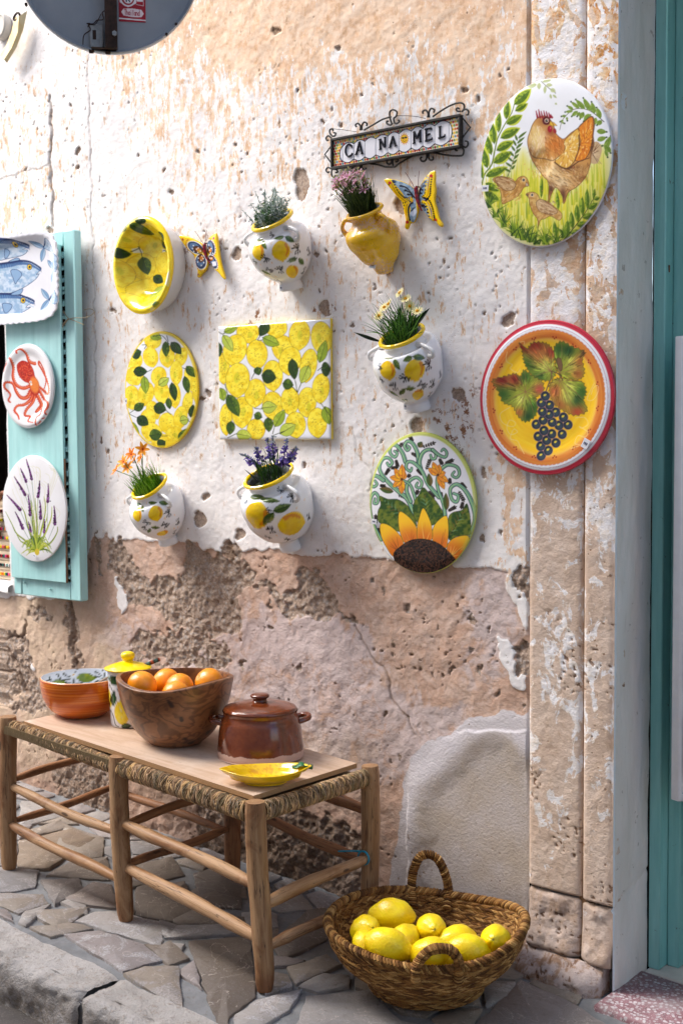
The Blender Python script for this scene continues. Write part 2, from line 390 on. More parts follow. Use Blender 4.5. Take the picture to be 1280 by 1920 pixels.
for p, o in (([(205, 1030), (212, 1012), (225, 1012), (262, 1072), (300, 1085), (335, 1082), (345, 1030), (360, 1022), (390, 1030), (440, 1055), (478, 1075), (470, 1098), (445, 1118), (452, 1170), (430, 1190), (400, 1192), (340, 1182), (300, 1150), (240, 1120), (215, 1075)], 1),
          ([(482, 1092), (510, 1098), (538, 1112), (560, 1075), (575, 1066), (600, 1074), (615, 1100), (642, 1150), (600, 1166), (550, 1156), (522, 1140), (500, 1110)], 1),
          ([(428, 1020), (442, 1018), (452, 1035), (448, 1055), (434, 1045)], 1), ([(640, 1150), (662, 1160), (668, 1175), (650, 1168)], 1), ([(180, 1000), (192, 1010), (190, 1080), (178, 1070)], .8),
          ([(965, 1068), (985, 1066), (986, 1092), (962, 1090)], 1), ([(972, 1095), (988, 1096), (988, 1130), (975, 1120)], .8), ([(962, 1212), (990, 1214), (992, 1262), (970, 1255)], 1),
          ([(250, 1190), (330, 1185), (400, 1195), (440, 1230), (400, 1260), (300, 1245), (240, 1240)], .62), ([(-60, 1195), (50, 1190), (60, 1240), (90, 1330), (30, 1330), (-60, 1290)], .7),
          ([(122, 1135), (135, 1140), (150, 1190), (152, 1250), (138, 1250), (130, 1200)], 1), ([(50, 1140), (80, 1135), (100, 1160), (60, 1165)], .6),
          ([(400, 1480), (520, 1500), (600, 1530), (680, 1570), (690, 1700), (560, 1720), (380, 1600)], .85), ([(100, 1430), (200, 1440), (210, 1520), (120, 1520)], .8), ([(300, 1400), (420, 1440), (420, 1500), (300, 1480)], .7)):
    cg.poly(p, (o, o, o), soft=4)
for q in ((886, 1167, 8), (785, 1255, 5), (742, 1208, 7), (758, 1133, 9), (720, 1105, 6), (702, 1085, 6), (875, 1218, 7), (846, 1258, 6), (812, 1262, 5), (903, 1255, 7), (940, 1300, 6), (982, 1330, 6), (725, 1342, 6), (757, 1343, 5), (802, 1375, 4), (750, 1415, 6), (683, 1233, 3), (738, 1230, 3), (499, 1133, 5), (502, 1172, 4), (417, 1226, 3), (712, 1465, 5), (560, 1245, 6), (450, 1250, 7)):
    cg.ell(q[0], q[1], q[2] * .8, q[2], (.95,) * 3)
cc = mcv(); cc.poly([(742, 1720), (748, 1560), (758, 1470), (770, 1425), (800, 1392), (840, 1378), (872, 1348), (920, 1342), (945, 1328), (975, 1342), (1020, 1348), (1020, 1720)], (1, 1, 1), sp=3, soft=14)
cl = mcv(); cl.poly([(790, 1720), (778, 1560), (790, 1480), (830, 1440), (862, 1405), (900, 1378), (950, 1378), (980, 1410), (1020, 1450), (1020, 1720)], (1, 1, 1), sp=3, soft=44)   # hollow below the lip of the cement patch
co = mcv()
for x, y, a, b, o in ((560, 40, 330, 150, .95), (300, 40, 160, 110, .7), (450, 160, 190, 140, .8), (330, 170, 120, 90, .45), (820, 40, 220, 110, .9), (760, 130, 190, 90, .65), (930, 120, 80, 160, .8), (640, 230, 260, 110, .42), (480, 270, 180, 90, .4), (340, 400, 22, 70, .55), (960, 260, 26, 300, .6), (700, 60, 70, 40, 1), (470, 70, 80, 50, 1), (60, 300, 90, 180, .3), (30, 400, 60, 60, .45), (740, 640, 300, 400, .22), (960, 900, 18, 200, .7), (260, 640, 200, 300, .2)):
    co.ell(x, y, a, b, (o,) * 3, soft=min(a, b) * .5 * .9)
cp = mcv(); cp.res
for q in ((565, 348, 11, 28), (753, 385, 11, 14), (862, 743, 8, 10), (953, 600, 9, 10), (1075, 480, 9, 9), (897, 184, 4, 5), (869, 168, 5, 5), (375, 283, 3, 4), (445, 274, 3, 3), (560, 173, 3, 3), (620, 203, 3, 3), (636, 232, 4, 4), (605, 230, 3, 3), (520, 57, 6, 5), (634, 94, 4, 5), (447, 475, 7, 12), (612, 578, 8, 14), (607, 730, 3, 4), (377, 975, 10, 14), (428, 975, 0, 0), (450, 1000, 6, 8), (270, 760, 0, 0), (783, 800, 8, 14), (148, 285, 4, 9), (137, 202, 3, 3), (310, 323, 3, 4), (323, 360, 3, 4), (262, 290, 3, 4), (150, 318, 3, 4), (850, 740, 5, 8), (905, 885, 5, 9), (900, 1010, 5, 7), (700, 915, 4, 6), (655, 640, 0, 0), (430, 1030, 9, 16), (595, 480, 4, 5), (613, 475, 3, 4), (555, 850, 6, 9), (575, 870, 4, 4), (215, 580, 3, 5), (600, 545, 3, 4), (190, 825, 4, 5), (388, 930, 7, 6), (380, 970, 7, 7), (512, 888, 4, 3), (497, 860, 3, 4), (460, 960, 4, 5), (870, 620, 0, 0), (664, 610, 5, 3), (350, 735, 3, 4), (392, 738, 4, 8), (380, 750, 6, 4), (204, 845, 5, 4), (96, 430, 5, 5)):
    if q[2]: cp.ell(q[0], q[1], q[2] * 1.2, q[3] * 1.2, (.95,) * 3)
crk = mcv()
for pts, w, o in (([(95, 178), (98, 230), (96, 300), (99, 360), (100, 425)], 4, 1), ([(168, 90), (170, 200), (173, 330), (176, 480), (180, 660), (182, 900)], 2, .6), ([(0, 336), (45, 325), (92, 313)], 2, .5),
                  ([(658, 1150), (690, 1225), (722, 1262), (738, 1320), (760, 1342), (775, 1380)], 2.5, .9), ([(130, 1120), (136, 1180), (140, 1230), (150, 1270), (156, 1320)], 9, 1), ([(0, 1208), (20, 1190), (45, 1192), (52, 1175), (50, 1165)], 5, 1), ([(0, 1260), (30, 1262), (36, 1300)], 4, .9),
                  ([(10, 1215), (30, 1240), (42, 1275), (48, 1300)], 5, .9), ([(664, 800), (672, 850), (700, 890), (690, 920)], 1.5, .5), ([(808, 1580), (850, 1530), (880, 1500), (892, 1450)], 1.5, .5), ([(890, 590), (886, 640), (884, 700)], 1.5, .3), ([(440, 780), (436, 850)], 1.5, .3)):
    crk.stroke(pts, w, (o,) * 3)
cr = mcv()
for x, y, a, b, o in ((850, 775, 40, 22, 1), (845, 815, 22, 40, 1), (865, 790, 26, 60, .9), (886, 740, 18, 20, .7), (470, 600, 20, 16, .8), (612, 582, 22, 16, 1), (785, 800, 14, 22, 1), (395, 470, 30, 50, .6), (345, 470, 22, 45, .6), (448, 390, 8, 70, .5), (575, 240, 70, 14, .6), (614, 340, 7, 60, .5), (640, 800, 8, 80, .45), (395, 740, 20, 26, .5), (500, 290, 120, 60, .3), (700, 290, 200, 60, .35), (640, 1100, 0, 0, 0)):
    if a: cr.ell(x, y, a, b, (o,) * 3, soft=min(a, b) * .4)
cd = mcv()
for x, y, a, b, o in ((560, 1640, 240, 130, .9), (690, 1560, 60, 230, .55), (250, 1480, 220, 80, .6), (960, 1780, 80, 120, .3)): cd.ell(x, y, a, b, (o,) * 3, soft=30)  # soft blobs low on the wall, tinted a darker brown
cv_ = mcv()
for x, y, a, b, o in ((560, 1230, 150, 90, .9), (700, 1380, 130, 100, .6), (600, 1340, 160, 90, .6), (920, 1160, 60, 150, .7), (430, 1260, 110, 60, .6), (230, 1200, 60, 60, .5), (800, 1180, 60, 60, .2), (820, 1390, 90, 60, .8)): cv_.ell(x, y, a, b, (o,) * 3, soft=24)
ch = mcv()                                       # warm cream plaster left of and below the shutter
for x, y, a, b, o in ((60, 1290, 200, 160, 1), (60, 1150, 130, 60, .8), (30, 260, 90, 260, .45), (400, 1430, 300, 60, .5)): ch.ell(x, y, a, b, (o,) * 3, soft=24)
white = msamp(cw, .55)[..., 0]; rub = msamp(cg, 1.0, 1)[..., 0]; cem = sstep(0, 1, msamp(cc, .5, 2)[..., 0]); lip = sstep(0, 1, msamp(cl, .35, 2)[..., 0])
och = msamp(co, 2.5, 3)[..., 0]; pit = msamp(cp, .5, 4)[..., 0]; crack = msamp(crk, .35, 5)[..., 0]; rust = msamp(cr, 1.2, 6)[..., 0]; low_brown = msamp(cd, 2, 7)[..., 0]; lav = msamp(cv_, 2.5, 8)[..., 0]; crm = msamp(ch, 2, 9)[..., 0]
f1 = fbm(XX * 90, ZZ * 90, 4, 11); f2 = fbm(XX * 22, ZZ * 22, 5, 12); f3 = fbm(XX * 3.2, ZZ * 3.2, 4, 13); f4 = fbm(XX * 45, ZZ * 45, 3, 15)
low = (1 - sstep(.3, .7, white)) * (1 - cem)
speck = sstep(.82, .86, fbm(XX * 80, ZZ * 80, 2, 21)) * sstep(.47, .62, fbm(XX * 5, ZZ * 5, 3, 22))          # small craters
rubm = np.clip(sstep(.35, .6, rub + (f2 - .5) * .9) * (1 - cem), 0, 1) * (1 - sstep(.6, .9, white) * (rub < .3))
pitw = sstep(.4, .7, np.maximum(pit, speck * .9 * np.where(white > .5, .7, 1.0)))
hh = (f3 - .5) * .010 + (f2 - .5) * (.003 + low * .0055) + (f1 - .5) * .0015 + sstep(.3, .7, white) * .004
hh += rubm * (-.006 + (f4 - .45) * .012 + (f1 - .5) * .007) - pitw * .006 - crack * .006 + low * (f4 - .5) * .002
hh = hh * (1 - cem) + cem * (.001 + (f3 - .5) * .006 + 4 * lip * (1 - lip) * .006 - lip * .003)
hh += (sstep(1400, 1700, PY) * (PX < 700)) * (f2 - .5) * .02
edge = sstep(0, .02, ZZ - (WZ0 + .0)) 
YY = -hh
YY[XX > WX1 - .004] = 0.004
Pw = np.stack([XX, YY, ZZ], -1)
# window opening
WOX0, WOX1, WOZ0, WOZ1 = -2.75, -1.752, 0.832, 2.075
a1 = np.stack([white, rubm, cem, och], -1).reshape(-1, 4); a2 = np.stack([pitw, low_brown, rust, lav], -1).reshape(-1, 4); a3 = np.stack([crm, crack, speck, lip], -1).reshape(-1, 4)
wm = MB(); nx, nz = len(xs), len(zs); I = np.arange(nx * nz).reshape(nx, nz)
q = np.stack([I[:-1, :-1], I[1:, :-1], I[1:, 1:], I[:-1, 1:]], -1)
cxm = (xs[:-1] + xs[1:])[:, None] / 2; czm = (zs[:-1] + zs[1:])[None] / 2
hole = (cxm > WOX0) & (cxm < WOX1) & (czm > WOZ0) & (czm < WOZ1)
wm.add(Pw.reshape(-1, 3), q[~hole])
def mat_wall():
    m = Mat('old_plaster'); p = m.pos()
    A1 = m.attr('m1'); A2 = m.attr('m2'); A3 = m.attr('m3')
    W, G, B = (m.sep(A1, i) for i in range(3)); O = m.attr('m1', 3); Pt, Dm, Ru = (m.sep(A2, i) for i in range(3)); Lv = m.attr('m2', 3); Cm, Ck, Sp = (m.sep(A3, i) for i in range(3))
    nA = m.noise(p, 5, 6, .65); nB = m.noise(p, 38, 8, .72); nC = m.noise(p, 150, 6, .7); nD = m.noise(m.scale(p, 1, 1, .35), 60, 6, .75); nE = m.noise(p, 14, 6, .7, 1.2); nF = m.noise(p, 420, 3, .6)
    pk = m.mix(m.rng(nE, .35, .65), (.57, .37, .275), (.64, .475, .39)); pk = m.mix(m.rng(nB, .45, .75), pk, (.47, .32, .24))
    pk = m.mix(m.math('MULTIPLY', m.rng(m.math('ADD', nE, m.math('MULTIPLY', Lv, .35)), .55, .75), m.rng(Lv, .1, .6, 0, .8)), pk, (.62, .52, .51))
    pk = m.mix(m.math('MULTIPLY', Cm, m.rng(nA, .4, .6, .5, 1)), pk, (.62, .47, .34))
    wh = m.mix(m.rng(nA, .3, .7), (.80, .77, .775), (.86, .83, .81)); wh = m.mix(m.rng(nE, .5, .75, 0, .35), wh, (.82, .72, .65))
    wh = m.mix(m.math('MULTIPLY', m.rng(nD, .52, .60), m.rng(m.math('ADD', nE, m.math('MULTIPLY', O, .5)), .5, .8, .08, .7)), wh, (.60, .47, .37))
    oc = m.mix(m.rng(nE, .35, .65), (.80, .54, .34), (.64, .37, .19)); oc = m.mix(m.rng(nB, .4, .6, 0, .6), oc, (.86, .68, .52)); oc = m.mix(m.rng(nD, .6, .68, 0, .8), oc, (.40, .22, .11))
    om = m.rng(m.math('ADD', m.math('MULTIPLY', O, .95), m.math('MULTIPLY', m.math('SUBTRACT', nD, .5), 2.8)), .40, .50)
    wh = m.mix(m.math('MULTIPLY', om, .85), wh, oc)
    c = m.mix(m.rng(m.math('ADD', W, m.math('MULTIPLY', m.math('SUBTRACT', nB, .5), .55)), .44, .56), pk, wh)
    vor = m.n('TexVoronoi', {'Vector': p, 'Scale': 110.0, 'Randomness': 1.0}, out=1); vd = m.n('TexVoronoi', {'Vector': p, 'Scale': 110.0}, out=0)
    rb = m.mix(m.rng(nC, .35, .65), (.36, .26, .195), (.53, .41, .33)); rb = m.mix(m.rng(m.sep(vor, 0), .72, .9, 0, .75), rb, (.45, .40, .37)); rb = m.mix(m.rng(vd, .5, .8, 0, .5), rb, (.24, .17, .12))
    c = m.mix(m.rng(m.math('ADD', G, m.math('MULTIPLY', m.math('SUBTRACT', nB, .5), .7)), .42, .58), c, rb)
    ce = m.mix(m.rng(nA, .35, .65), (.50, .42, .35), (.56, .50, .48)); ce = m.mix(m.rng(nC, .5, .7, 0, .55), ce, (.34, .27, .21)); ce = m.mix(m.rng(nF, .62, .7, 0, .6), ce, (.20, .16, .13)); ce = m.mix(m.rng(m.math('ADD', m.attr('m3', 3), m.math('MULTIPLY', m.math('SUBTRACT', nB, .5), .5)), .25, .8, .85, 0), ce, (.68, .64, .67))
    c = m.mix(m.rng(m.math('ADD', B, m.math('MULTIPLY', m.math('SUBTRACT', nB, .5), .5)), .42, .58), c, ce)
    c = m.mix(m.math('MULTIPLY', m.rng(nB, .52, .57), m.rng(Ru, .25, .8)), c, (.27, .13, .07))
    # small dark specks and pinholes
    v2 = m.n('TexVoronoi', {'Vector': p, 'Scale': 42.0}, out=0); v2c = m.sep(m.n('TexVoronoi', {'Vector': p, 'Scale': 42.0}, out=1), 0)
    thr = m.rng(v2c, .55, 1, 0, .17, smooth=False); hole_ = m.math('MULTIPLY', m.rng(m.math('SUBTRACT', v2, thr), -.05, .0, 1, 0), m.rng(nE, .42, .58))
    v3 = m.n('TexVoronoi', {'Vector': p, 'Scale': 130.0}, out=0); sp3 = m.math('MULTIPLY', m.rng(v3, .10, .2, 1, 0), m.rng(m.noise(p, 9, 4), .52, .66, 0, .8))
    dk = m.math('MAXIMUM', hole_, sp3)
    c = m.mix(m.math('MULTIPLY', dk, .8), c, (.26, .16, .10))
    c = m.mix(m.math('MULTIPLY', m.rng(Pt, .3, .8), .85), c, m.mix(m.rng(nC, .4, .6), (.20, .12, .075), (.42, .30, .21)))
    c = m.mix(m.math('MULTIPLY', Ck, .7), c, (.18, .11, .07))
    c = m.mix(m.math('MULTIPLY', Dm, m.rng(nE, .25, .6, .5, 1)), c, m.mix(1.0, c, (.42, .36, .30), 'MULTIPLY'))
    m.P(Base_Color=c, Roughness=.85, Specular_IOR_Level=.2)
    low = m.math('SUBTRACT', 1.0, m.rng(W, .4, .6))
    h = m.math('ADD', m.math('MULTIPLY', nB, m.math('ADD', m.math('MULTIPLY', low, .35), .2)), m.math('ADD', m.math('MULTIPLY', nC, m.math('ADD', m.math('MULTIPLY', G, 1.6), m.math('ADD', m.math('MULTIPLY', low, .75), .2))), m.math('MULTIPLY', dk, -.8)))
    m.bump(h, .55, .006); return m.m
MW = mat_wall()
wall = build('house_wall', wm, MW, smooth=True, sharp=0, attrs={'m1': a1, 'm2': a2, 'm3': a3})
tag(wall, 'peeling white and pink plaster wall behind all the hanging ceramics', 'wall')
dark = m_matte('painted_dark', (.012, .008, .006), (.02, .014, .010), .9)  # near-black colour standing in for shade: room, door gap, louvres
limew = m_matte('limewash', (.74, .72, .72), (.82, .80, .78), .8, 12, .4, 60, .006)
woodd = m_matte('dark_wood', (.04, .02, .012), (.07, .035, .02), .6)
b = MB()                                         # room behind the window, its unlit dark put into near-black walls
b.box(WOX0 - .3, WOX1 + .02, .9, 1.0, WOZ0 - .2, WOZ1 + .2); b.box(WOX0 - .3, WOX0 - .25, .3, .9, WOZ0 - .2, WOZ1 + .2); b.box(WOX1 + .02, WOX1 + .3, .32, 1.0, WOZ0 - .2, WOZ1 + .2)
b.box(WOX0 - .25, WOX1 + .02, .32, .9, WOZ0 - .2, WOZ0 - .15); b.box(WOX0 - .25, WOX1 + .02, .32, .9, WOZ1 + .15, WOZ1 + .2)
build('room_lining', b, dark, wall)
b = MB(); b.box(WOX1 - .004, WOX1 + .06, .012, .32, WOZ0 - .05, WOZ1 + .05, bev=.004); b.box(WOX0 - .06, WOX0 + .004, .012, .32, WOZ0 - .05, WOZ1 + .05, bev=.004); b.box(WOX0 + .004, WOX1 - .004, .012, .32, WOZ1 - .004, WOZ1 + .05)
build('window_reveal', b, limew, wall)
b = MB(); u = np.linspace(WOX0, WOX1 + .01, 60); v = np.array([0, .02, .03, .05, .1, .3]); yy = np.array([-.004, -.022, -.024, -.015, .05, .33]); zz = np.array([-.032, -.026, -.008, .0, .002, .004])
Pq = np.stack([u[:, None] + 0 * yy, yy[None] + (fbm(u[:, None] * 20, zz[None] * 30 + 4, 3, 5) - .5) * .012, zz[None] + WOZ0 + (fbm(u[:, None] * 16, yy[None] * 30, 3, 9) - .5) * .014], -1)
b.grid(Pq, flip=False); build('window_sill', b, limew, wall, sharp=60)

# ---------------------------------------------------------------- stone door jamb
JX0, JX1 = 0.437, 0.684
def mat_stone():
    m = Mat('marl_stone'); p = m.pos(); A = m.attr('m1'); Wp, Op, Pp = (m.sep(A, i) for i in range(3)); Bs = m.attr('m1', 3)
    nA = m.noise(p, 7, 6, .65); nB = m.noise(p, 40, 7, .7); nC = m.noise(p, 170, 5, .7); nE = m.noise(m.scale(p, 1, 1, .7), 22, 8, .68, .6)
    c = m.mix(m.rng(nA, .35, .65), (.60, .45, .35), (.70, .56, .465)); c = m.mix(m.rng(nB, .5, .72, 0, .6), c, (.45, .31, .21)); c = m.mix(m.rng(nC, .55, .7, 0, .5), c, (.68, .55, .42))
    oc = m.mix(m.rng(nB, .42, .58), (.60, .27, .075), (.76, .56, .36)); c = m.mix(m.math('MULTIPLY', m.rng(nE, .36, .46), Op), c, oc)
    c = m.mix(m.rng(m.math('ADD', m.math('MULTIPLY', Wp, .36), nE), .628, .645), c, m.mix(m.rng(nB, .4, .7), (.84, .82, .84), (.80, .70, .60)))
    v = m.n('TexVoronoi', {'Vector': p, 'Scale': 85.0}, out=0); vc = m.sep(m.n('TexVoronoi', {'Vector': p, 'Scale': 85.0}, out=1), 1)
    hm = m.math('MULTIPLY', m.rng(m.math('SUBTRACT', v, m.rng(vc, .35, 1, 0, .33, smooth=False)), -.08, 0, 1, 0), m.rng(m.noise(p, 10, 3), .44, .56))
    c = m.mix(m.math('MULTIPLY', hm, .75), c, (.26, .14, .075))
    c = m.mix(m.math('MULTIPLY', Bs, .8), c, m.mix(m.rng(nE, .42, .55), (.30, .17, .10), (.52, .43, .40)))
    c = m.mix(m.math('MULTIPLY', m.rng(Pp, .3, .7), .8), c, (.20, .10, .05))
    m.P(Base_Color=c, Roughness=.88, Specular_IOR_Level=.2)
    m.bump(m.math('ADD', m.math('MULTIPLY', nB, .8), m.math('ADD', m.math('MULTIPLY', nC, .6), m.math('MULTIPLY', hm, -1.4))), .7, .006); return m.m
MS = mat_stone()
jamb = thing('door_jamb', 'pitted golden sandstone door jamb with flaking white paint beside the teal door', 'door jamb', (.56, -.01, gz(.56)))
def stone_block(name, x0, x1, z0, z1, yf, topc=0.0, bot=0.0, base=0.0, rough=.0026, rnd=.006, slopeL=None, seed=0, stp=.0042):
    z = np.arange(z0, z1 + stp * .5, stp); n = max(int((x1 - x0) / stp), 6)
    u = np.linspace(0, 1, n); rd = 1 - np.exp(-np.minimum(u, 1 - u) * (x1 - x0) / rnd)
    xx = np.concatenate([[x0] * 3, x0 + u * (x1 - x0), [x1] * 3]); off = np.concatenate([[.05, .03, .01], -rd * 0, [.01, .03, .05]])
    rr = np.concatenate([[0] * 3, rd, [0] * 3])
    Z, X = np.meshgrid(z, xx); Zr = np.clip(np.minimum(Z - z0, z1 - Z) / rnd, 0, 1)
    jit = (fbm(Z * 40, X * 0 + seed, 3, 3 + seed) - .5) * .006
    ht = fbm(X * 25, Z * 25, 5, 31 + seed); h2 = fbm(X * 130, Z * 130, 3, 33)
    pits = sstep(.70, .77, fbm(X * 105 + 5, Z * 105, 2, 41)) * sstep(.42, .6, fbm(X * 9, Z * 9, 3, 44)) * sstep(900, 1300, proj(np.stack([X, 0 * X, Z], -1))[1])
    y = yf(X, Z) if callable(yf) else yf + 0 * X
    Y = y + (off[:, None]) - rr[:, None] * ((ht - .5) * rough * 2 + (h2 - .5) * .002 - pits * .0045 * (off[:, None] == 0)) + (1 - rr[:, None]) * .008 + (1 - Zr) * (1 - Zr) * .006
    P_ = np.stack([X + jit * (off[:, None] != 0), Y, Z], -1)
    pxx, pyy = proj(np.stack([X, Y * 0, Z], -1))
    wp = np.clip(.22 + .22 * sstep(1300, 600, pyy) + .22 * (fbm(X * 12, Z * 7, 3, 90) - .5) * 2, 0, 1) * sstep(1680, 1480, pyy)
    op = sstep(620, 300, pyy) * 1.0 + .35 * sstep(300, 100, abs(pyy - 700))
    a = np.stack([wp, np.clip(op, 0, 1), pits, base + 0 * X], -1).reshape(-1, 4)
    mb = MB(); mb.grid(P_, flip=True); # close top and bottom
    o = build(name, mb, MS, jamb, sharp=0, attrs={'m1': a}); return o
GX = .5945
JZ = .185
def yl(X, Z): return -.004 + .010 * np.exp(-((X - GX) / .005) ** 2)
stone_block('shaft_stone', JX0 + .001, GX - .002, JZ + .006, 3.3, -.006, seed=1)
stone_block('shaft_stone', GX + .004, JX1, JZ + .002, 3.3, -.010, seed=2)
g = MB(); g.box(GX - .01, GX + .012, .004, .05, -.1, 3.3); build('groove_filler', g, m_matte('groove_dirt', (.22, .12, .06), (.36, .22, .12), .9), jamb)
def ybase(X, Z): return -.006 - .02 * sstep(.14, .03, Z) * (1 - .6 * np.exp(-((X - GX) / .02) ** 2))
stone_block('base_stone', JX0 + .001, GX - .004, .035, JZ, ybase, base=.45, seed=3, rough=.009, rnd=.012)
stone_block('base_stone', GX + .001, JX1 - .002, .03, JZ - .004, ybase, base=.35, seed=4, rough=.009, rnd=.012)
stone_block('foot_stone', JX0 - .005, JX1 - .02, -.08, .032, lambda X, Z: -.012 - .055 * sstep(.05, -.02, Z) * (1 - .5 * sstep(.60, .67, X)), base=1.0, seed=5, rough=.014, rnd=.02)
# painted reveal, facing the doorway
def mat_reveal():
    m = Mat('reveal_paint'); p = m.pos(); nA = m.noise(m.scale(p, 1, 1, .3), 9, 5); nB = m.noise(p, 60, 5)
    c = m.mix(m.rng(nA, .3, .7), (.74, .67, .62), (.84, .78, .75)); ed = m.sep(m.attr('Col'), 0)
    c = m.mix(m.rng(m.math('ADD', ed, m.math('MULTIPLY', m.math('SUBTRACT', nB, .5), .8)), .5, .6), c, (.82, .83, .87))
    c = m.mix(m.rng(m.noise(p, 30, 4), .66, .7, 0, .7), c, (.38, .30, .26)); c = m.mix(m.rng(m.noise(m.scale(p, 1, 1, .12), 40, 4), .6, .75, 0, .35), c, (.5, .45, .42))
    m.P(Base_Color=c, Roughness=.55, Specular_IOR_Level=.35); m.bump(m.math('ADD', m.noise(m.scale(p, 1, 1, .35), 28, 5), m.math('MULTIPLY', nB, .3)), .5, .008); return m.m
RY1 = .186
z = np.arange(-.06, 3.3, .008); yv = np.concatenate([np.arange(-.012, RY1, .006), [RY1]])
Y_, Z_ = np.meshgrid(yv, z, indexing='ij'); bulge = (fbm(Y_ * 14, Z_ * 5, 4, 51) - .5) * .010 + (fbm(Y_ * 60, Z_ * 22, 3, 52) - .5) * .0025
crk_r = np.exp(-((Z_ - (JZ + .25 * (Y_ + .0)) + (fbm(Y_ * 40, Z_ * 0, 2, 9) - .5) * .02) / .004) ** 2) * .006
Xr = JX1 + .003 + bulge * sstep(-.02, .02, Y_) - crk_r
edg = (1 - sstep(-.012, .010, Y_)); mb = MB(); mb.grid(np.stack([Xr, Y_, Z_], -1), np.repeat(edg.reshape(-1, 1), 3, 1), flip=False)
build('painted_reveal', mb, mat_reveal(), jamb, sharp=0)
b = MB(); b.box(JX1 - .24, JX1 - .005, .05, RY1 - .001, -.1, 3.3); build('jamb_core', b, limew, jamb)

# ---------------------------------------------------------------- teal door
def mat_teal(name, c1=(.135, .32, .315), c2=(.19, .40, .39), chips=.66):
    m = Mat(name); p = m.pos(); nA = m.noise(m.scale(p, 1, 1, .12), 30, 5); nB = m.noise(p, 24, 8, .75)
    c = m.mix(m.rng(nA, .3, .7), c1, c2); c = m.mix(m.rng(m.noise(m.scale(p, 1, 1, .05), 120, 3), .5, .8, 0, .3), c, tuple(v * .7 for v in c1))
    c = m.mix(m.rng(nB, chips, chips + .02), c, (.10, .055, .03))
    m.P(Base_Color=c, Roughness=.45, Specular_IOR_Level=.4); m.bump(m.math('ADD', m.noise(m.scale(p, 1, 1, .06), 90, 4), m.math('MULTIPLY', m.rng(nB, chips, chips + .02), -1.0)), .35, .003); return m.m
MTD = mat_teal('teal_door_paint', (.21, .52, .50), (.28, .60, .58), .655)
dx = lambda px, y: float(onY(px, 900, y)[0])
door = thing('shop_door', 'teal painted shop door set back in the stone doorway on the right', 'door', (.9, .22, gz(.9)))
fx0 = JX1 + .007; fx1 = dx(1243, .182)
b = MB(); b.box(fx0, fx1, .182, .30, -.03, 3.3, bev=.003); build('frame_post', b, MTD, door)
b = MB(); b.box(JX1 - .004, fx0 + .01, .20, .29, -.03, 3.3); build('gap_shade_strip', b, dark, door)  # near-black strip paints in the shade of the gap
b = MB(); b.box(fx1 + .0005, fx1 + .035, .225, .31, -.03, 3.3, bev=.003); build('inner_frame', b, MTD, door)
b = MB(); b.box(fx1 + .036, 1.75, .262, .30, -.02, 3.3); build('door_leaf', b, MTD, door)
for i, (xa, xb) in enumerate(((fx1 + .05, fx1 + .30), (fx1 + .40, fx1 + .68))):
    for za, zb in ((.08, .75), (.95, 2.0), (2.1, 2.9)):
        b = MB()
        for (p0, p1, p2, p3) in ((xa, xb, za, za + .03), (xa, xb, zb - .03, zb), (xa, xa + .03, za + .031, zb - .031), (xb - .03, xb, za + .031, zb - .031)): b.box(p0, p1, .247, .2615, p2, p3, bev=.006)
        build('panel_moulding', b, MTD, door)
b = MB(); hk = onY(1249, 508, .215); b.tube([hk + (0, .02, 0), hk, hk + (.012, -.012, -.004), hk + (.014, -.016, .012)], .0022, 6); build('hook', b, m_matte('rusty_iron', (.10, .04, .02), (.2, .09, .04), .8), door)
# the rest of the doorway, above and to the right of the picture
b = MB(); b.box(JX1 - .25, 2.1, -.008, .30, 3.301, 4.2); b.box(JX1, 1.76, -.010, .30, 2.72, 3.3); b.box(1.76, 2.0, -.010, .30, -.16, 3.3); build('lintel_and_far_jamb', b, MS, jamb)
b = MB(); b.box(2.001, 7.0, -.0, .30, -.5, 5.2); fw_ = build('far_wall', b, limew, jamb)
# white framed picture rack
MWP = m_matte('white_frame_paint', (.78, .79, .82), (.84, .85, .87), .5)
c0 = onY(1269, 1503, .12); zt = onY(1269, 630, .12)[2]; zb_ = c0[2]
rk = thing('picture_rack', 'white framed rack of small pictures hanging on the teal door at right edge', 'display rack', (c0[0], .12, zb_))
dA = np.array([-.955, -.297 * -1.0, 0]); dB = np.array([.80, .60, 0.])
dA = np.array([-.80, .30, 0]); dA /= np.linalg.norm(dA)
def rbox(mb, u0, u1, v0, v1, z0, z1, bev=.002):
    M = Matrix(((dB[0], dA[0], 0, c0[0]), (dB[1], dA[1], 0, c0[1]), (0, 0, 1, 0), (0, 0, 0, 1))); mb.box(u0, u1, v0, v1, z0, z1, bev=bev, M=M)
b = MB(); rbox(b, 0, .012, 0.0, .024, zb_, zt); build('side_rail', b, MWP, rk)
b = MB(); rbox(b, .013, .40, .0, .012, zb_, zb_ + .02); build('frame_rail', b, MWP, rk); b = MB(); rbox(b, .013, .40, .0, .012, zt - .02, zt); build('frame_rail', b, MWP, rk)
b = MB(); rbox(b, .013, .40, .005, .012, zb_ + .021, zt - .021); build('backing_panel', b, MWP, rk)
mpic = m_col('picture_print', .3)
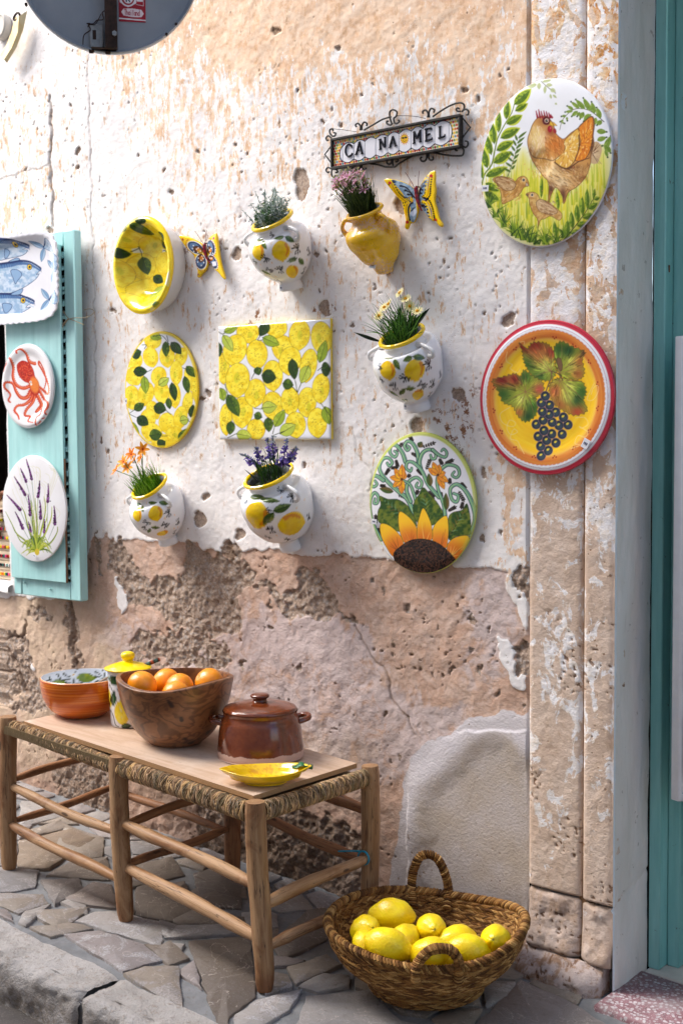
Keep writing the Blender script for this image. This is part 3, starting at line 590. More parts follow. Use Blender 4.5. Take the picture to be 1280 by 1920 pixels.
for i, yv_ in enumerate((672, 850, 1010, 1180, 1345)):
    za = onY(1275, yv_ + 110, .12)[2]; zb2 = onY(1275, yv_, .12)[2]
    cvp = [(140, 30, 40), (70, 60, 60), (60, 70, 30), (90, 70, 60), (110, 90, 100)][i]
    b = MB(); P_ = np.zeros((16, 20, 3)); U = np.linspace(.018, .20, 16)[:, None]; Zq = np.linspace(za, zb2, 20)[None]
    P_[..., 0] = c0[0] + dB[0] * U + dA[0] * .0005; P_[..., 1] = c0[1] + dB[1] * U + dA[1] * .0 - .004; P_[..., 2] = Zq + 0 * U
    nn = fbm(U * 60 + i, Zq * 40, 3, i)[..., None]; cl_ = lin(np.array(cvp)) * (nn * 1.6) + lin((235, 200, 90)) * np.clip(nn - .55, 0, 1) * 2
    eg = (np.minimum(U - .018, .20 - U) < .006) | (np.minimum(Zq - za, zb2 - Zq) < .006); cl_ = np.where(eg[..., None], .03, cl_)
    b.grid(P_, cl_); build('picture', b, mpic, rk)
# terrazzo step
def mat_terrazzo():
    m = Mat('terrazzo'); p = m.pos(); v = m.n('TexVoronoi', {'Vector': p, 'Scale': 95.0}, out=0); vc = m.n('TexVoronoi', {'Vector': p, 'Scale': 95.0}, out=1)
    v2 = m.n('TexVoronoi', {'Vector': p, 'Scale': 220.0}, out=0)
    c = m.mix(m.rng(m.noise(p, 40, 5), .3, .7), (.20, .085, .10), (.30, .16, .18)); chip = m.mix(m.sep(vc, 1), (.60, .56, .58), (.36, .32, .33)); chip = m.mix(m.rng(m.sep(vc, 2), .7, .8), chip, (.14, .10, .10))
    c = m.mix(m.rng(v, m.rng(m.sep(vc, 0), 0, 1, .15, .42, smooth=False), .5, 1, 0), c, chip); c = m.mix(m.rng(v2, .22, .28, .6, 0), c, (.55, .5, .52))
    c = m.mix(m.rng(m.noise(p, 12, 5), .5, .7, 0, .5), c, (.34, .30, .30)); m.P(Base_Color=c, Roughness=.5); m.bump(m.noise(p, 90, 4), .2, .002); return m.m
sx0 = onG(1102, 1886, .012)
b = MB(); P_ = None; b.box(.668, 1.9, -.10, .16, -.14, .0, bev=.010)
stp_ = build('doorstep', b, mat_terrazzo(), smooth=True, sharp=60); stp_.rotation_euler = (0, .06, 0); stp_.location.z = -.204; stp_.location.x += 0.0
tag(stp_, 'reddish terrazzo doorstep slab with white stone chips at the bottom right', 'doorstep')
b = MB(); b.box(.690, 1.9, .152, .45, -.14, -.03, bev=.004); sl = build('door_sill', b, m_matte('cream_sill', (.5, .47, .42), (.62, .58, .52), .7), door)

# ================================================================ GROUND
def mat_road():
    m = Mat('road_asphalt'); p = m.pos(); c = m.mix(m.rng(m.noise(p, 6, 6), .3, .7), (.06, .052, .045), (.12, .10, .09)); c = m.mix(m.rng(m.noise(p, 220, 3), .6, .7), c, (.2, .18, .16)); m.P(Base_Color=c, Roughness=.9); m.bump(m.noise(p, 160, 4), .6, .006); return m.m
b = MB(); gx = np.linspace(-60, 60, 25); gy = np.linspace(-60, 0, 13); GXX, GYY = np.meshgrid(gx, gy, indexing='ij')
b.grid(np.stack([GXX, GYY, gz(GXX) - .115], -1)); rd = build('road', b, mat_road(), sharp=0, kind='structure'); 
def mat_mortar():
    m = Mat('mortar'); p = m.pos(); c = m.mix(m.rng(m.noise(p, 14, 6), .3, .7), (.165, .167, .17), (.24, .24, .242)); c = m.mix(m.rng(m.noise(p, 70, 4), .55, .75, 0, .6), c, (.16, .135, .11)); m.P(Base_Color=c, Roughness=.85); m.bump(m.noise(p, 90, 6), .5, .006); return m.m
MM = mat_mortar()
x_ = np.arange(-2.6, 1.6, .016); y_ = np.arange(-.80, .02, .016); X_, Y_ = np.meshgrid(x_, y_, indexing='ij')
b = MB(); b.grid(np.stack([X_, Y_, gz(X_) - .005 + (fbm(X_ * 9, Y_ * 9, 3, 71) - .5) * .008 + (fbm(X_ * 40, Y_ * 40, 2, 72) - .5) * .004], -1))
pave = build('pavement', b, MM, sharp=0, kind='structure')
b = MB(); b.box(-3.4, 2.5, -.92, -.79, -.14, -.02); V_ = b.v[0]; V_[:, 2] += gz(V_[:, 0]) + .004; build('kerb_bedding', b, MM, pave)
b = MB()
for xa, xb in ((-9, -2.6), (1.6, 8)): b.grid(np.stack(np.broadcast_arrays(np.linspace(xa, xb, 8)[:, None], np.linspace(-.80, .02, 4)[None], gz(np.linspace(xa, xb, 8))[:, None] - .006), -1))
build('outer_paving', b, MM, pave, sharp=0)
def mat_slab():
    m = Mat('paving_limestone'); p = m.pos(); A = m.attr('Col'); nA = m.noise(p, 11, 7, .7, .8); nB = m.noise(p, 55, 7, .7); nC = m.noise(p, 190, 4)
    wt = m.attr('Col', 3)
    c = m.mix(m.rng(nA, .35, .65, 0, .6), A, m.mix(1.0, A, (.66, .58, .50), 'MULTIPLY')); c = m.mix(m.math('MULTIPLY', m.rng(nA, .48, .56), wt), c, m.mix(m.rng(nC, .4, .6), (.42, .40, .40), (.28, .25, .235)))
    c = m.mix(m.rng(nB, .56, .70, 0, .6), c, m.mix(1.0, c, (.5, .45, .4), 'MULTIPLY')); c = m.mix(m.rng(nC, .60, .72, 0, .5), c, (.38, .355, .34))
    vein = m.math('ABSOLUTE', m.math('SUBTRACT', m.noise(p, 5, 4, .5, 2.0), .5)); c = m.mix(m.rng(vein, .0, .006, .55, 0), c, (.55, .48, .42))
    m.P(Base_Color=c, Roughness=m.rng(nA, .3, .7, .5, .8), Specular_IOR_Level=.35); m.bump(m.math('ADD', nB, m.math('MULTIPLY', nC, .4)), .5, .005); return m.m
MSL = mat_slab()
c3 = lambda L: [(x / 2.56, 1600 + y / 2.56) for x, y in L]; c6 = lambda L: [(x / 1.73, 1300 + y / 1.73) for x, y in L]
tan = (.42, .34, .26); brn = (.27, .205, .145); dbr = (.17, .12, .08); pal = (.54, .50, .47); gry = (.37, .345, .335); pnk = (.45, .385, .37)
ST = [(c3([(-120, 60), (190, 85), (170, 165), (75, 185), (-120, 190)]), gry, .7), (c3([(195, 132), (380, 125), (400, 170), (290, 235), (265, 248)]), (.26, .22, .20), .2), (c3([(222, 108), (330, 42), (520, 20), (530, 130), (400, 122)]), brn, .1),
      (c3([(-60, 192), (210, 197), (235, 240), (90, 290), (-60, 225)]), tan, .6), (c3([(175, 282), (432, 262), (370, 320), (270, 365), (182, 312)]), tan, .7), (c3([(315, 220), (450, 137), (540, 150), (560, 265), (430, 252)]), (.34, .27, .23), .1),
      (c3([(355, 332), (450, 286), (560, 282), (780, 330), (775, 445), (600, 397)]), pal, .9), (c3([(305, 392), (480, 372), (690, 440), (790, 510), (590, 568), (430, 470)]), pnk, 1), (c3([(590, 580), (690, 547), (860, 545), (880, 752), (730, 670)]), tan, .6),
      (c3([(790, 430), (890, 437), (835, 527)]), pal, .7), (c3([(905, 425), (1200, 400), (1230, 690), (1100, 790), (1020, 900), (922, 900)]), dbr, .12), (c3([(800, 300), (900, 262), (1180, 310), (1186, 338), (850, 345)]), brn, .2), (c3([(850, 352), (1150, 345), (1186, 386), (790, 410)]), gry, .7),
      (c3([(655, 165), (760, 130), (890, 180), (860, 275), (700, 290), (655, 250)]), brn, .1), (c3([(905, 185), (1040, 112), (1180, 140), (1190, 215), (1060, 245), (905, 250)]), brn, .1),
      (c6([(762, 1045), (830, 998), (982, 962), (940, 1030), (850, 1085), (762, 1085)]), pal, 1), (c6([(930, 892), (1060, 850), (1110, 882), (960, 945)]), tan, .4), (c6([(990, 985), (1200, 962), (1330, 1100), (960, 1100)]), gry, .4), (c6([(885, 800), (1000, 705), (1120, 690), (1060, 800), (905, 872)]), brn, .2),
      (c6([(60, 480), (240, 442), (312, 472), (160, 570), (60, 572)]), (.36, .25, .15), .1), (c6([(70, 350), (190, 352), (200, 400), (62, 436)]), pal, .5), (c6([(212, 428), (340, 470), (335, 532), (260, 540), (180, 500)]), tan, .2), (c6([(90, 448), (200, 410), (235, 435), (90, 470)]), tan, .2), (c6([(440, 640), (600, 612), (640, 700), (560, 742), (440, 722)]), brn, .1),
      (c6([(625, 585), (720, 560), (790, 622), (785, 700), (655, 692)]), dbr, .1), (c6([(440, 560), (560, 530), (600, 590), (440, 625)]), brn, .1), ([(880, 1935), (975, 1838), (1088, 1890), (1190, 1960), (1100, 2010), (900, 2000)], (.40, .34, .33), .3), ([(625, 1935), (700, 1905), (850, 1935), (870, 1990), (640, 1990)], gry, .5)]
def inpoly(pt, poly):
    x, y = pt; r = False
    for i in range(len(poly)):
        a = poly[i]; b_ = poly[(i + 1) % len(poly)]
        if (a[1] > y) != (b_[1] > y) and x < (b_[0] - a[0]) * (y - a[1]) / (b_[1] - a[1]) + a[0]: r = not r
    return r
def clipcell(seeds, i, x0, x1, y0, y1):
    P_ = [np.array(p, float) for p in ((x0, y0), (x1, y0), (x1, y1), (x0, y1))]; s = seeds[i]
    for j, t in enumerate(seeds):
        if j == i or np.hypot(*(t - s)) > .8: continue
        m_ = (s + t) / 2; n_ = t - s; out = []
        for k in range(len(P_)):
            a, b_ = P_[k], P_[(k + 1) % len(P_)]; da = (a - m_) @ n_; db = (b_ - m_) @ n_
            if da <= 0: out.append(a)
            if da * db < 0: out.append(a + (b_ - a) * da / (da - db))
        P_ = out
        if len(P_) < 3: return None
    return np.array(P_)
def slab(poly, colr, wt, i):
    p = np.array(poly); ar = .5 * np.sum(p[:, 0] * np.roll(p[:, 1], -1) - np.roll(p[:, 0], -1) * p[:, 1])
    if ar < 0: p = p[::-1]
    out = []
    for k in range(len(p)):
        a, b_ = p[k], p[(k + 1) % len(p)]; L = np.hypot(*(b_ - a)); m_ = max(int(L / .018), 1); n_ = np.array([b_[1] - a[1], a[0] - b_[0]]) / (L + 1e-9)
        for t in range(m_):
            q_ = a + (b_ - a) * t / m_; out.append(q_ + n_ * ((fbm(q_[0] * 30, q_[1] * 30, 3, 5 + i) - .5) * (.012 if t else .004)))
    p = np.array(out); zt = gz(p[:, 0]) + .004 + (fbm(p[:, 0] * 5 + i * 3.3, p[:, 1] * 5, 2, i) - .5) * .006
    mb = MB(); mb.poly(p, zt - .03, zt, None, inset=.004); V = mb.v[0]; mb.c[0] = np.tile(np.array([*colr, wt]), (len(V), 1)).astype(float)
    build('paving_stone', mb, MSL, pave, sharp=50)
hand = []; mute = lambda c_: tuple((.66 * a + .34 * b_) * .74 for a, b_ in zip(c_, (.27, .255, .245)))
for i, (pts, colr, wt) in enumerate(ST):
    w = onG(np.array([a[0] for a in pts]), np.array([a[1] for a in pts])); pl = w[:, :2]; pl[:, 1] = np.clip(pl[:, 1], -.80, -.012)
    hand.append(pl); slab(pl, mute(colr), wt, i)
seeds = []
for k in range(4000):
    s = np.array([rng.uniform(-3.2, 2.6), rng.uniform(-.79, -.01)])
    if all(np.hypot(*(s - t)) > .10 for t in seeds): seeds.append(s)
cnt = 0
for i, s in enumerate(seeds):
    c = clipcell(seeds, i, -3.4, 2.8, -.775, -.008)
    if c is None or len(c) < 3: continue
    cen = c.mean(0); c = cen + (c - cen) * (1 - .009 / (np.linalg.norm(c - cen, axis=1).mean() + 1e-6))
    if any(inpoly(cen, h) for h in hand): continue
    for it in range(14):
        bad = [any(inpoly(v, h) for h in hand) for v in c]
        if not any(bad): break
        c = np.array([v + (cen - v) * (.12 if b_ else 0) for v, b_ in zip(c, bad)])
    if np.linalg.norm(c - cen, axis=1).mean() < .022: continue
    if cen[0] > .62 and cen[1] > -.13: continue
    slab(c, mute([tan, brn, gry, pal, pnk][R0.randrange(5)]), R0.choice([.1, .3, .8]), 100 + i); cnt += 1
# kerb
def mat_kerb():
    m = Mat('kerb_limestone'); p = m.pos(); nA = m.noise(p, 9, 6, .7); nB = m.noise(p, 60, 7, .75)
    c = m.mix(m.rng(nA, .35, .65), (.40, .365, .335), (.50, .465, .44)); c = m.mix(m.rng(nB, .5, .68, 0, .75), c, (.30, .24, .19)); c = m.mix(m.rng(m.noise(p, 160, 4), .62, .7, 0, .6), c, (.13, .11, .09))
    face_tint = m.rng(m.sep(m.attr('Col'), 0), .25, .75); c = m.mix(m.math('MULTIPLY', face_tint, .8), c, m.mix(m.rng(nB, .4, .6), (.17, .13, .095), (.34, .32, .31)))
    m.P(Base_Color=c, Roughness=.9); m.bump(m.math('ADD', nB, m.noise(p, 170, 4)), .8, .007); return m.m
MK = mat_kerb(); kerb = None
def kerbstone(x0, x1, seed):
    prof = []                                    # (y, z, face_tint): back top -> front top -> front face, darker downwards
    for t in np.linspace(0, 1, 16): prof.append((-.798 - t * .105, 0, 0))
    for t in np.linspace(0, 1, 8)[1:]: a = t * math.pi / 2; prof.append((-.903 - .030 * math.sin(a), -.030 * (1 - math.cos(a)), t * .4))
    for t in np.linspace(0, 1, 12)[1:]: prof.append((-.933 - .006 * t, -.030 - t * .10, .4 + t * .6))
    prof = np.array(prof); x = np.arange(x0, x1, .008)
    X_, K_ = np.meshgrid(x, np.arange(len(prof)), indexing='ij'); y = prof[K_, 0]; z = prof[K_, 1]
    e = sstep(0, .02, np.minimum(X_ - x0, x1 - X_)); n1 = fbm(X_ * 12, K_ * .16 + seed, 4, 81 + seed) - .5; n2 = fbm(X_ * 55, K_ * .55 + seed, 3, 82) - .5
    b0_ = 0; y = y + (K_ > 12) * (-(n1 * .035 + n2 * .008)) + .05 * np.clip(X_ - .1, 0, 9) * (K_ > 12) * 0; z = z + gz(X_) + .006 + n1 * .016 + n2 * .006 - (1 - e) * .006
    mb = MB(); mb.grid(np.stack([X_, y + (1 - e) * (K_ > 14) * .01, z], -1), np.repeat(prof[K_, 2].reshape(-1, 1), 3, 1), flip=True)
    return mb
kerb = build('kerb', kerbstone(-.266, .60, 2), MK, sharp=0, kind='structure')
for i, (a, b_) in enumerate(((-1.30, -.272), (-2.3, -1.31), (.61, 1.5), (1.51, 2.5), (-3.4, -2.31))): build('kerb_stone', kerbstone(a, b_, 3 + i), MK, kerb, sharp=0)
# ================================================================ GLAZED WALL CERAMICS
MG = m_glaze('painted_glaze', .13); MGW = m_glaze('white_glaze', .16, (.78, .78, .79, 1), .04)
MPAP = m_matte('paper', (.70, .71, .76), (.78, .79, .84), .6)
MINK = m_matte('ink', (.05, .05, .12), (.08, .08, .16), .6)
def noise3c(c1, c2, sc=.2, seed=5):
    c1 = np.asarray(c1, float); c2 = np.asarray(c2, float)
    return lambda X, Y: c1 + (c2 - c1) * sstep(.3, .7, fbm(X * sc + seed, Y * sc, 4, seed))[..., None]
def plate(name, label, cat, w, h, ctr, yr, prof, cv=None, shape=None, n=None, rot=0.0, rimcol=None, back=.8, group=None, skirt=None, tilt=0.0, part='dish_body', yw=0.0):
    """ctr: centre (x,z) on its own face plane; prof(r): protrusion from the wall at normalised radius r (list r>1 describes the skirt)"""
    n = n or int(max(w, h) / .0016)
    g = np.linspace(-1, 1, n); A, B = np.meshgrid(g, g, indexing='ij')
    U = A * np.sqrt(1 - B * B / 2); V = B * np.sqrt(1 - A * A / 2); r = np.hypot(U, V); th = np.arctan2(V, U)
    S = 1.0 if shape is None else shape(th, r)
    lx = U * S * w / 2; lz = V * S * h / 2; c, s_ = math.cos(rot), math.sin(rot)
    X = ctr[0] + lx * c - lz * s_; Z = ctr[1] + lx * s_ + lz * c; Y = -(prof(r) + yw) + tilt * (Z - ctr[1])
    P_ = np.stack([X, Y, Z], -1)
    if cv is not None:
        yf = -(yr + yw); px, py = proj(np.stack([X, yf + 0 * X, Z], -1)); col = cv.sample(px, py)
    else: col = np.ones(P_.shape) * (rimcol if rimcol is not None else (.78, .78, .79))
    mb = MB(); mb.grid(P_, col, flip=False)
    # skirt from the boundary loop back to the wall
    loop = np.concatenate([P_[:, 0], P_[-1, 1:], P_[-2::-1, -1], P_[0, -2:0:-1]])
    lc = np.concatenate([col[:, 0], col[-1, 1:], col[-2::-1, -1], col[0, -2:0:-1]])
    rings = []; cols = []
    sk = skirt or [(1.0, 0), (1.012, .3), (1.015, .7), (1.0, 1.0), (back, 1.6), (back * .97, 99)]
    y0 = loop[:, 1].copy()
    for k, (sc_, dy) in enumerate(sk):
        L_ = loop.copy(); L_[:, 0] = ctr[0] + (loop[:, 0] - ctr[0]) * sc_; L_[:, 2] = ctr[1] + (loop[:, 2] - ctr[1]) * sc_
        L_[:, 1] = (-yw + .002) if dy == 99 else y0 + dy * .008
        rings.append(L_); cols.append(lc if k == 0 else np.ones_like(lc) * (np.asarray(rimcol) if rimcol is not None and (sc_ > .9 and dy < 1.1) else np.array((.76, .74, .72))))
    R_ = np.array(rings); Cc_ = np.array(cols)
    mb.grid(R_, Cc_, wv=True, flip=False)
    t = thing(name, label, cat, (ctr[0], -.002 - yw, ctr[1] - h / 2), group)
    build(part, mb, MG, t, sharp=60)
    return t
def sticker(parent, px, py, y, w=13, h=10, a=.1, name='price_sticker'):
    c = onY(px, py, y); k = 3.4 / 2400; w *= k; h *= k
    b = MB(); M = Matrix.Rotation(a, 4, 'Y'); M.translation = c
    b.box(-w / 2, w / 2, -.0006, .0006, -h / 2, h / 2, M=M); o = build(name, b, MPAP, parent, smooth=False)
    b = MB()
    for i in range(3): b.box(-w * .28 + i * w * .2, -w * .28 + i * w * .2 + w * .11, -.0012, -.0007, -h * .12, h * .16, M=M)
    build('price_mark', b, MINK, o, smooth=False)
def centre(l, t, r, b, y): 
    A = onY(l, (t + b) / 2, y); B_ = onY(r, (t + b) / 2, y); C_ = onY((l + r) / 2, t, y); D_ = onY((l + r) / 2, b, y)
    return (A[0] + B_[0]) / 2, (C_[2] + D_[2]) / 2, B_[0] - A[0], C_[2] - D_[2]
Y1, Y2, Y3 = (253, 224, 34), (255, 236, 70), (240, 206, 26)
WHT = (236, 237, 243); INK = (38, 30, 24); OUT_ = (120, 84, 20)
G1, G2, G3, G4 = (52, 82, 22), (96, 124, 26), (170, 190, 60), (205, 214, 90)
def lemon_art(c, x, y, rx, ry, a=0.0, dots=26, seed=0, dull=1.0, line=OUT_):
    th = np.linspace(0, 2 * math.pi, 26, endpoint=False); k = 1 + .10 * np.exp(-((th - math.pi / 2 + .12) / .22) ** 2)
    px = np.cos(th) * rx * k; py = np.sin(th) * ry * k; ca, sa = math.cos(a), math.sin(a)
    pts = np.c_[x + px * ca - py * sa, y + px * sa + py * ca]; d = dull
    y1 = tuple(v * d for v in Y1); y2 = tuple(v * d for v in Y2); y3 = tuple(v * d for v in Y3)
    c.poly(pts, noise3c(y3, y2, .16, seed % 50 + 3), line, 1.4, sp=0)
    c.ell(x - rx * .15, y - ry * .1, rx * .6, ry * .6, y2, a, .45, soft=min(rx, ry) / c.sc * .6)
    rr = random.Random(seed)
    if rr.random() < .6: c.ell(x + rx * rr.uniform(-.3, .3), y + ry * rr.uniform(-.2, .4), rx * .22, ry * .3, (190, 190, 30), a, .5, soft=2)
    for i in range(dots):
        u, v = rr.gauss(0, .42), rr.gauss(0, .42)
        if u * u + v * v < .8: c.ell(x + u * rx * ca - v * ry * sa, y + u * rx * sa + v * ry * ca, 2.0, 2.0, (150, 110, 20), 0, .75)
def leaf_art(c, b, t, wd, k=0, bend=0, line=(40, 50, 20)):
    cc = [(G1, (36, 60, 16)), (G2, G1), (G3, (140, 165, 40)), (G4, (180, 196, 70))][k]
    c.leaf(b, t, wd, noise3c(cc[0], cc[1], .3, 9 + k), cc[1], (30, 44, 18), line, bend, 1.6)

# ---- square lemon tile
c = Cv(400, 590, 632, 832, WHT, 1.1).at(2.909, 200, 590)
T_ = [(770, 95, 62, 58, 0, 1), (925, 70, 60, 54, .1, 2), (1052, 108, 58, 80, .1, 3), (1172, 125, 58, 88, -.1, 4), (700, 190, 64, 84, .3, 5), (820, 215, 58, 78, 0, 6), (965, 185, 62, 76, -.4, 7), (635, 290, 38, 84, 0, 8), (715, 355, 66, 92, .1, 9), (905, 330, 56, 82, 0, 10), (1000, 250, 60, 76, .2, 11),
      (1100, 275, 46, 90, .2, 12), (1168, 400, 48, 80, .1, 13), (810, 425, 58, 76, .1, 14), (905, 495, 56, 76, 0, 15), (1000, 470, 50, 76, 0, 16), (1092, 475, 52, 80, .1, 17), (740, 530, 58, 84, .1, 18), (650, 570, 34, 84, 0, 19), (815, 625, 50, 58, 0, 20), (1030, 600, 56, 70, 0, 21), (1148, 588, 54, 80, 0, 22)]
R0s = random.Random(5); T_.sort(key=lambda a: R0s.random())
for x, y, rx, ry, a, s_ in T_: lemon_art(c, x, y, rx, ry, a, 46, s_)
for b_, t_, w_, k_ in (((640, 95), (715, 65), 42, 2), ((635, 110), (688, 200), 52, 3), ((880, 40), (835, 118), 58, 0), ((850, 125), (942, 165), 60, 2), ((845, 330), (925, 345), 78, 0), ((820, 285), (830, 330), 44, 1), ((1010, 240), (1025, 355), 56, 0), ((960, 375), (1018, 385), 60, 1), ((1100, 278), (1060, 375), 62, 3),
                      ((1160, 262), (1195, 140), 54, 2), ((1170, 300), (1222, 295), 80, 0), ((660, 435), (722, 555), 66, 1), ((620, 400), (640, 470), 50, 2), ((845, 510), (928, 500), 66, 3), ((805, 545), (848, 560), 44, 1), ((880, 560), (885, 640), 52, 1), ((915, 612), (970, 520), 54, 2), ((945, 650), (1030, 600), 70, 3), ((1190, 500), (1215, 600), 60, 2), ((680, 580), (672, 655), 48, 1), ((708, 650), (790, 665), 62, 3), ((608, 150), (616, 230), 40, 0)):
    leaf_art(c, b_, t_, w_, k_)
for p in ([(608, 92), (630, 105), (648, 100)], [(835, 120), (825, 140), (850, 138)], [(790, 350), (800, 330), (815, 300)], [(1040, 425), (1010, 390)], [(1040, 425), (1028, 360)], [(1040, 425), (1062, 370)], [(1150, 305), (1175, 285)], [(660, 430), (645, 380)], [(805, 510), (845, 515)], [(905, 650), (915, 612)], [(660, 672), (705, 650)], [(1165, 480), (1225, 560)], [(905, 660), (970, 635)]):
    c.stroke(p, 3.4, (40, 50, 24))
for (p, q) in (((408, 612), (620, 597)), ((408, 612), (412, 825)), ((412, 825), (622, 824)), ((620, 597), (622, 824))): 
    c.at(1, 0, 0).stroke([p, q], 1.0, (230, 196, 40), sp=False)
yf = .022; A, B_, C_, D_ = (onY(*p, -yf) for p in ((407, 612), (618, 597), (620, 824), (411, 824)))
x0, x1, z0, z1 = (A[0] + D_[0]) / 2, (B_[0] + C_[0]) / 2, (C_[2] + D_[2]) / 2, (A[2] + B_[2]) / 2
t = thing('lemon_tile', 'square ceramic panel painted all over with yellow lemons and green leaves', 'wall tile', ((x0 + x1) / 2, -.002, z0))
n = 190; u = np.linspace(x0, x1, n); v = np.linspace(z0, z1, n); U, V = np.meshgrid(u, v, indexing='ij'); ed = np.minimum(np.minimum(U - x0, x1 - U), np.minimum(V - z0, z1 - V))
Yf = -yf + .004 * np.exp(-ed / .003) + (fbm(U * 12, V * 12, 2, 5) - .5) * .0015; px, py = proj(np.stack([U, Yf, V], -1)); mb = MB(); mb.grid(np.stack([U, Yf, V], -1), c.sample(px, py))
P_ = np.stack([U, Yf, V], -1); loop = np.concatenate([P_[:, 0], P_[-1, 1:], P_[-2::-1, -1], P_[0, -2:0:-1]]); l2 = loop.copy(); l2[:, 1] = -.0155; l3 = loop.copy(); l3[:, 1] = -.001; l3[:, 0] += (l3[:, 0] < (x0 + x1) / 2) * .006 - (l3[:, 0] > (x0 + x1) / 2) * .006
mb.grid(np.array([loop, l2, l3]), np.array([lin((235, 205, 40)) * np.ones_like(loop)] * 3), wv=True); build('tile_body', mb, MG, t, sharp=50)

# ---- oval lemon plate
def oval(th, r): return 1.0
yf = .020; cx, cz, w, h = centre(233, 622, 369, 839, -yf)
c = Cv(222, 610, 382, 850, WHT, 1.3).at(2.909, 200, 590)
for x, y, rx, ry, a, s_ in ((250, 140, 48, 46, .6, 1), (240, 230, 42, 55, -.2, 2), (150, 250, 46, 48, 0, 3), (330, 225, 42, 60, 0, 4), (405, 230, 32, 52, .2, 5), (150, 335, 52, 50, -.3, 6), (285, 335, 42, 52, .2, 7), (380, 315, 34, 64, 0, 8), (135, 450, 46, 64, 0, 9), (215, 430, 44, 64, .2, 10), (300, 420, 42, 62, -.1, 11), (372, 440, 32, 66, 0, 12),
                            (455, 350, 30, 70, -.2, 13), (440, 480, 26, 64, .2, 14), (255, 520, 36, 52, -.4, 15), (330, 590, 46, 56, 0, 16), (402, 560, 36, 62, .2, 17), (225, 570, 44, 58, .2, 18), (245, 640, 60, 50, .5, 19), (370, 660, 50, 50, -.4, 20), (300, 690, 60, 40, 0, 21), (480, 400, 18, 90, -.1, 22)):
    lemon_art(c, x, y, rx, ry, a, 12, s_ + 40, line=(205, 165, 40))
for b_, t_, w_, k_ in (((232, 105), (298, 130), 46, 2), ((150, 160), (192, 135), 34, 1), ((130, 225), (188, 200), 60, 0), ((320, 145), (325, 230), 40, 1), ((350, 150), (405, 215), 50, 0), ((145, 310), (222, 310), 56, 0), ((205, 335), (215, 430), 46, 2), ((285, 385), (340, 345), 46, 3), ((435, 280), (480, 340), 44, 1), ((425, 335), (445, 430), 38, 1), ((355, 370), (375, 470), 42, 0),
                      ((335, 455), (345, 515), 34, 1), ((150, 520), (205, 485), 46, 1), ((258, 500), (325, 520), 66, 0), ((165, 560), (228, 600), 60, 0), ((455, 560), (470, 490), 34, 0), ((400, 580), (445, 570), 52, 3), ((232, 660), (302, 650), 64, 1), ((390, 690), (440, 620), 44, 1), ((275, 715), (318, 690), 50, 0), ((135, 585), (175, 650), 22, 2)):
    leaf_art(c, b_, t_, w_, k_)
for p in ([(190, 165), (215, 165), (205, 185)], [(325, 115), (335, 145)], [(340, 160), (300, 115), (250, 118)], [(222, 312), (245, 300)], [(440, 300), (415, 290)], [(325, 522), (350, 545)], [(118, 540), (150, 520)], [(120, 542), (160, 560)], [(440, 620), (470, 585)], [(300, 662), (330, 662)], [(455, 590), (440, 575)]): c.stroke(p, 3, (30, 50, 40))
for k in range(90):                              # yellow rim
    pass
PQ = c.planecoords(-yf); rr_ = np.hypot((PQ[..., 0] - cx) / (w / 2), (PQ[..., 2] - cz) / (h / 2)); mk = np.clip((rr_ - .955) / .02, 0, 1)[..., None] * .75
c.img = c.img * (1 - mk) + np.array((244, 208, 30)) * mk
t = plate('oval_lemon_plate', 'flat oval plate crowded with lemons beside the square lemon panel', 'plate', w, h, (cx, cz), yf, lambda r: yf - .004 * r ** 6, c, rimcol=lin((240, 200, 20)))
sticker(t, 237, 752, -.024, 5, 13)

# ---- deep oval lemon bowl
yf = .085; cx, cz, w, h = centre(211, 405, 321, 588, -yf)
c = Cv(195, 395, 345, 600, Y1, 1.3).at(9.14, 200, 395)
for x, y, rx, ry, a, s_ in ((620, 330, 260, 120, .45, 1), (300, 480, 170, 140, -.5, 2), (560, 590, 185, 185, .4, 3), (420, 930, 190, 230, 0, 4), (180, 1060, 120, 240, -.2, 5), (740, 890, 120, 210, -.15, 6), (960, 800, 90, 230, .1, 7), (900, 1160, 130, 200, 0, 8), (460, 1320, 190, 180, .2, 9), (700, 1450, 200, 120, -.4, 10), (380, 1530, 200, 90, .5, 11), (700, 1600, 200, 80, -.1, 12), (1000, 1100, 80, 300, .2, 13)):
    lemon_art(c, x, y, rx, ry, a, 40, s_ + 80, line=(140, 96, 14))
c.poly([(730, 620), (800, 660), (720, 680)], WHT, sp=0); c.poly([(340, 240), (420, 130), (470, 170), (380, 240)], WHT, sp=0); c.poly([(300, 640), (370, 600), (400, 690), (300, 700)], WHT, sp=0); c.poly([(1040, 1080), (1085, 1000), (1060, 1320), (1000, 1260)], WHT, sp=0); c.poly([(740, 1680), (790, 1640), (830, 1720), (740, 1740)], WHT, sp=0)
for b_, t_, w_, k_ in (((470, 130), (680, 180), 150, 0), ((390, 230), (660, 380), 170, 1), ((340, 220), (210, 390), 120, 0), ((110, 730), (285, 720), 190, 0), ((380, 760), (480, 1070), 220, 1), ((860, 360), (980, 510), 110, 0), ((760, 470), (830, 640), 140, 0), ((815, 660), (1000, 870), 140, 3), ((570, 1100), (740, 1200), 170, 0), ((770, 1270), (550, 1480), 150, 3), ((780, 1610), (910, 1600), 110, 1)): leaf_art(c, b_, t_, w_, k_)
for p in ([(365, 590), (370, 680), (378, 770)], [(285, 690), (360, 620)], [(730, 660), (770, 650), (810, 690)], [(400, 130), (420, 200)]): c.stroke(p, 9, (40, 50, 24))
PQ = c.planecoords(-yf); rr_ = np.hypot((PQ[..., 0] - cx) / (w / 2), (PQ[..., 2] - cz) / (h / 2)); mk = np.clip((rr_ - .93) / .03, 0, 1)[..., None] * .55
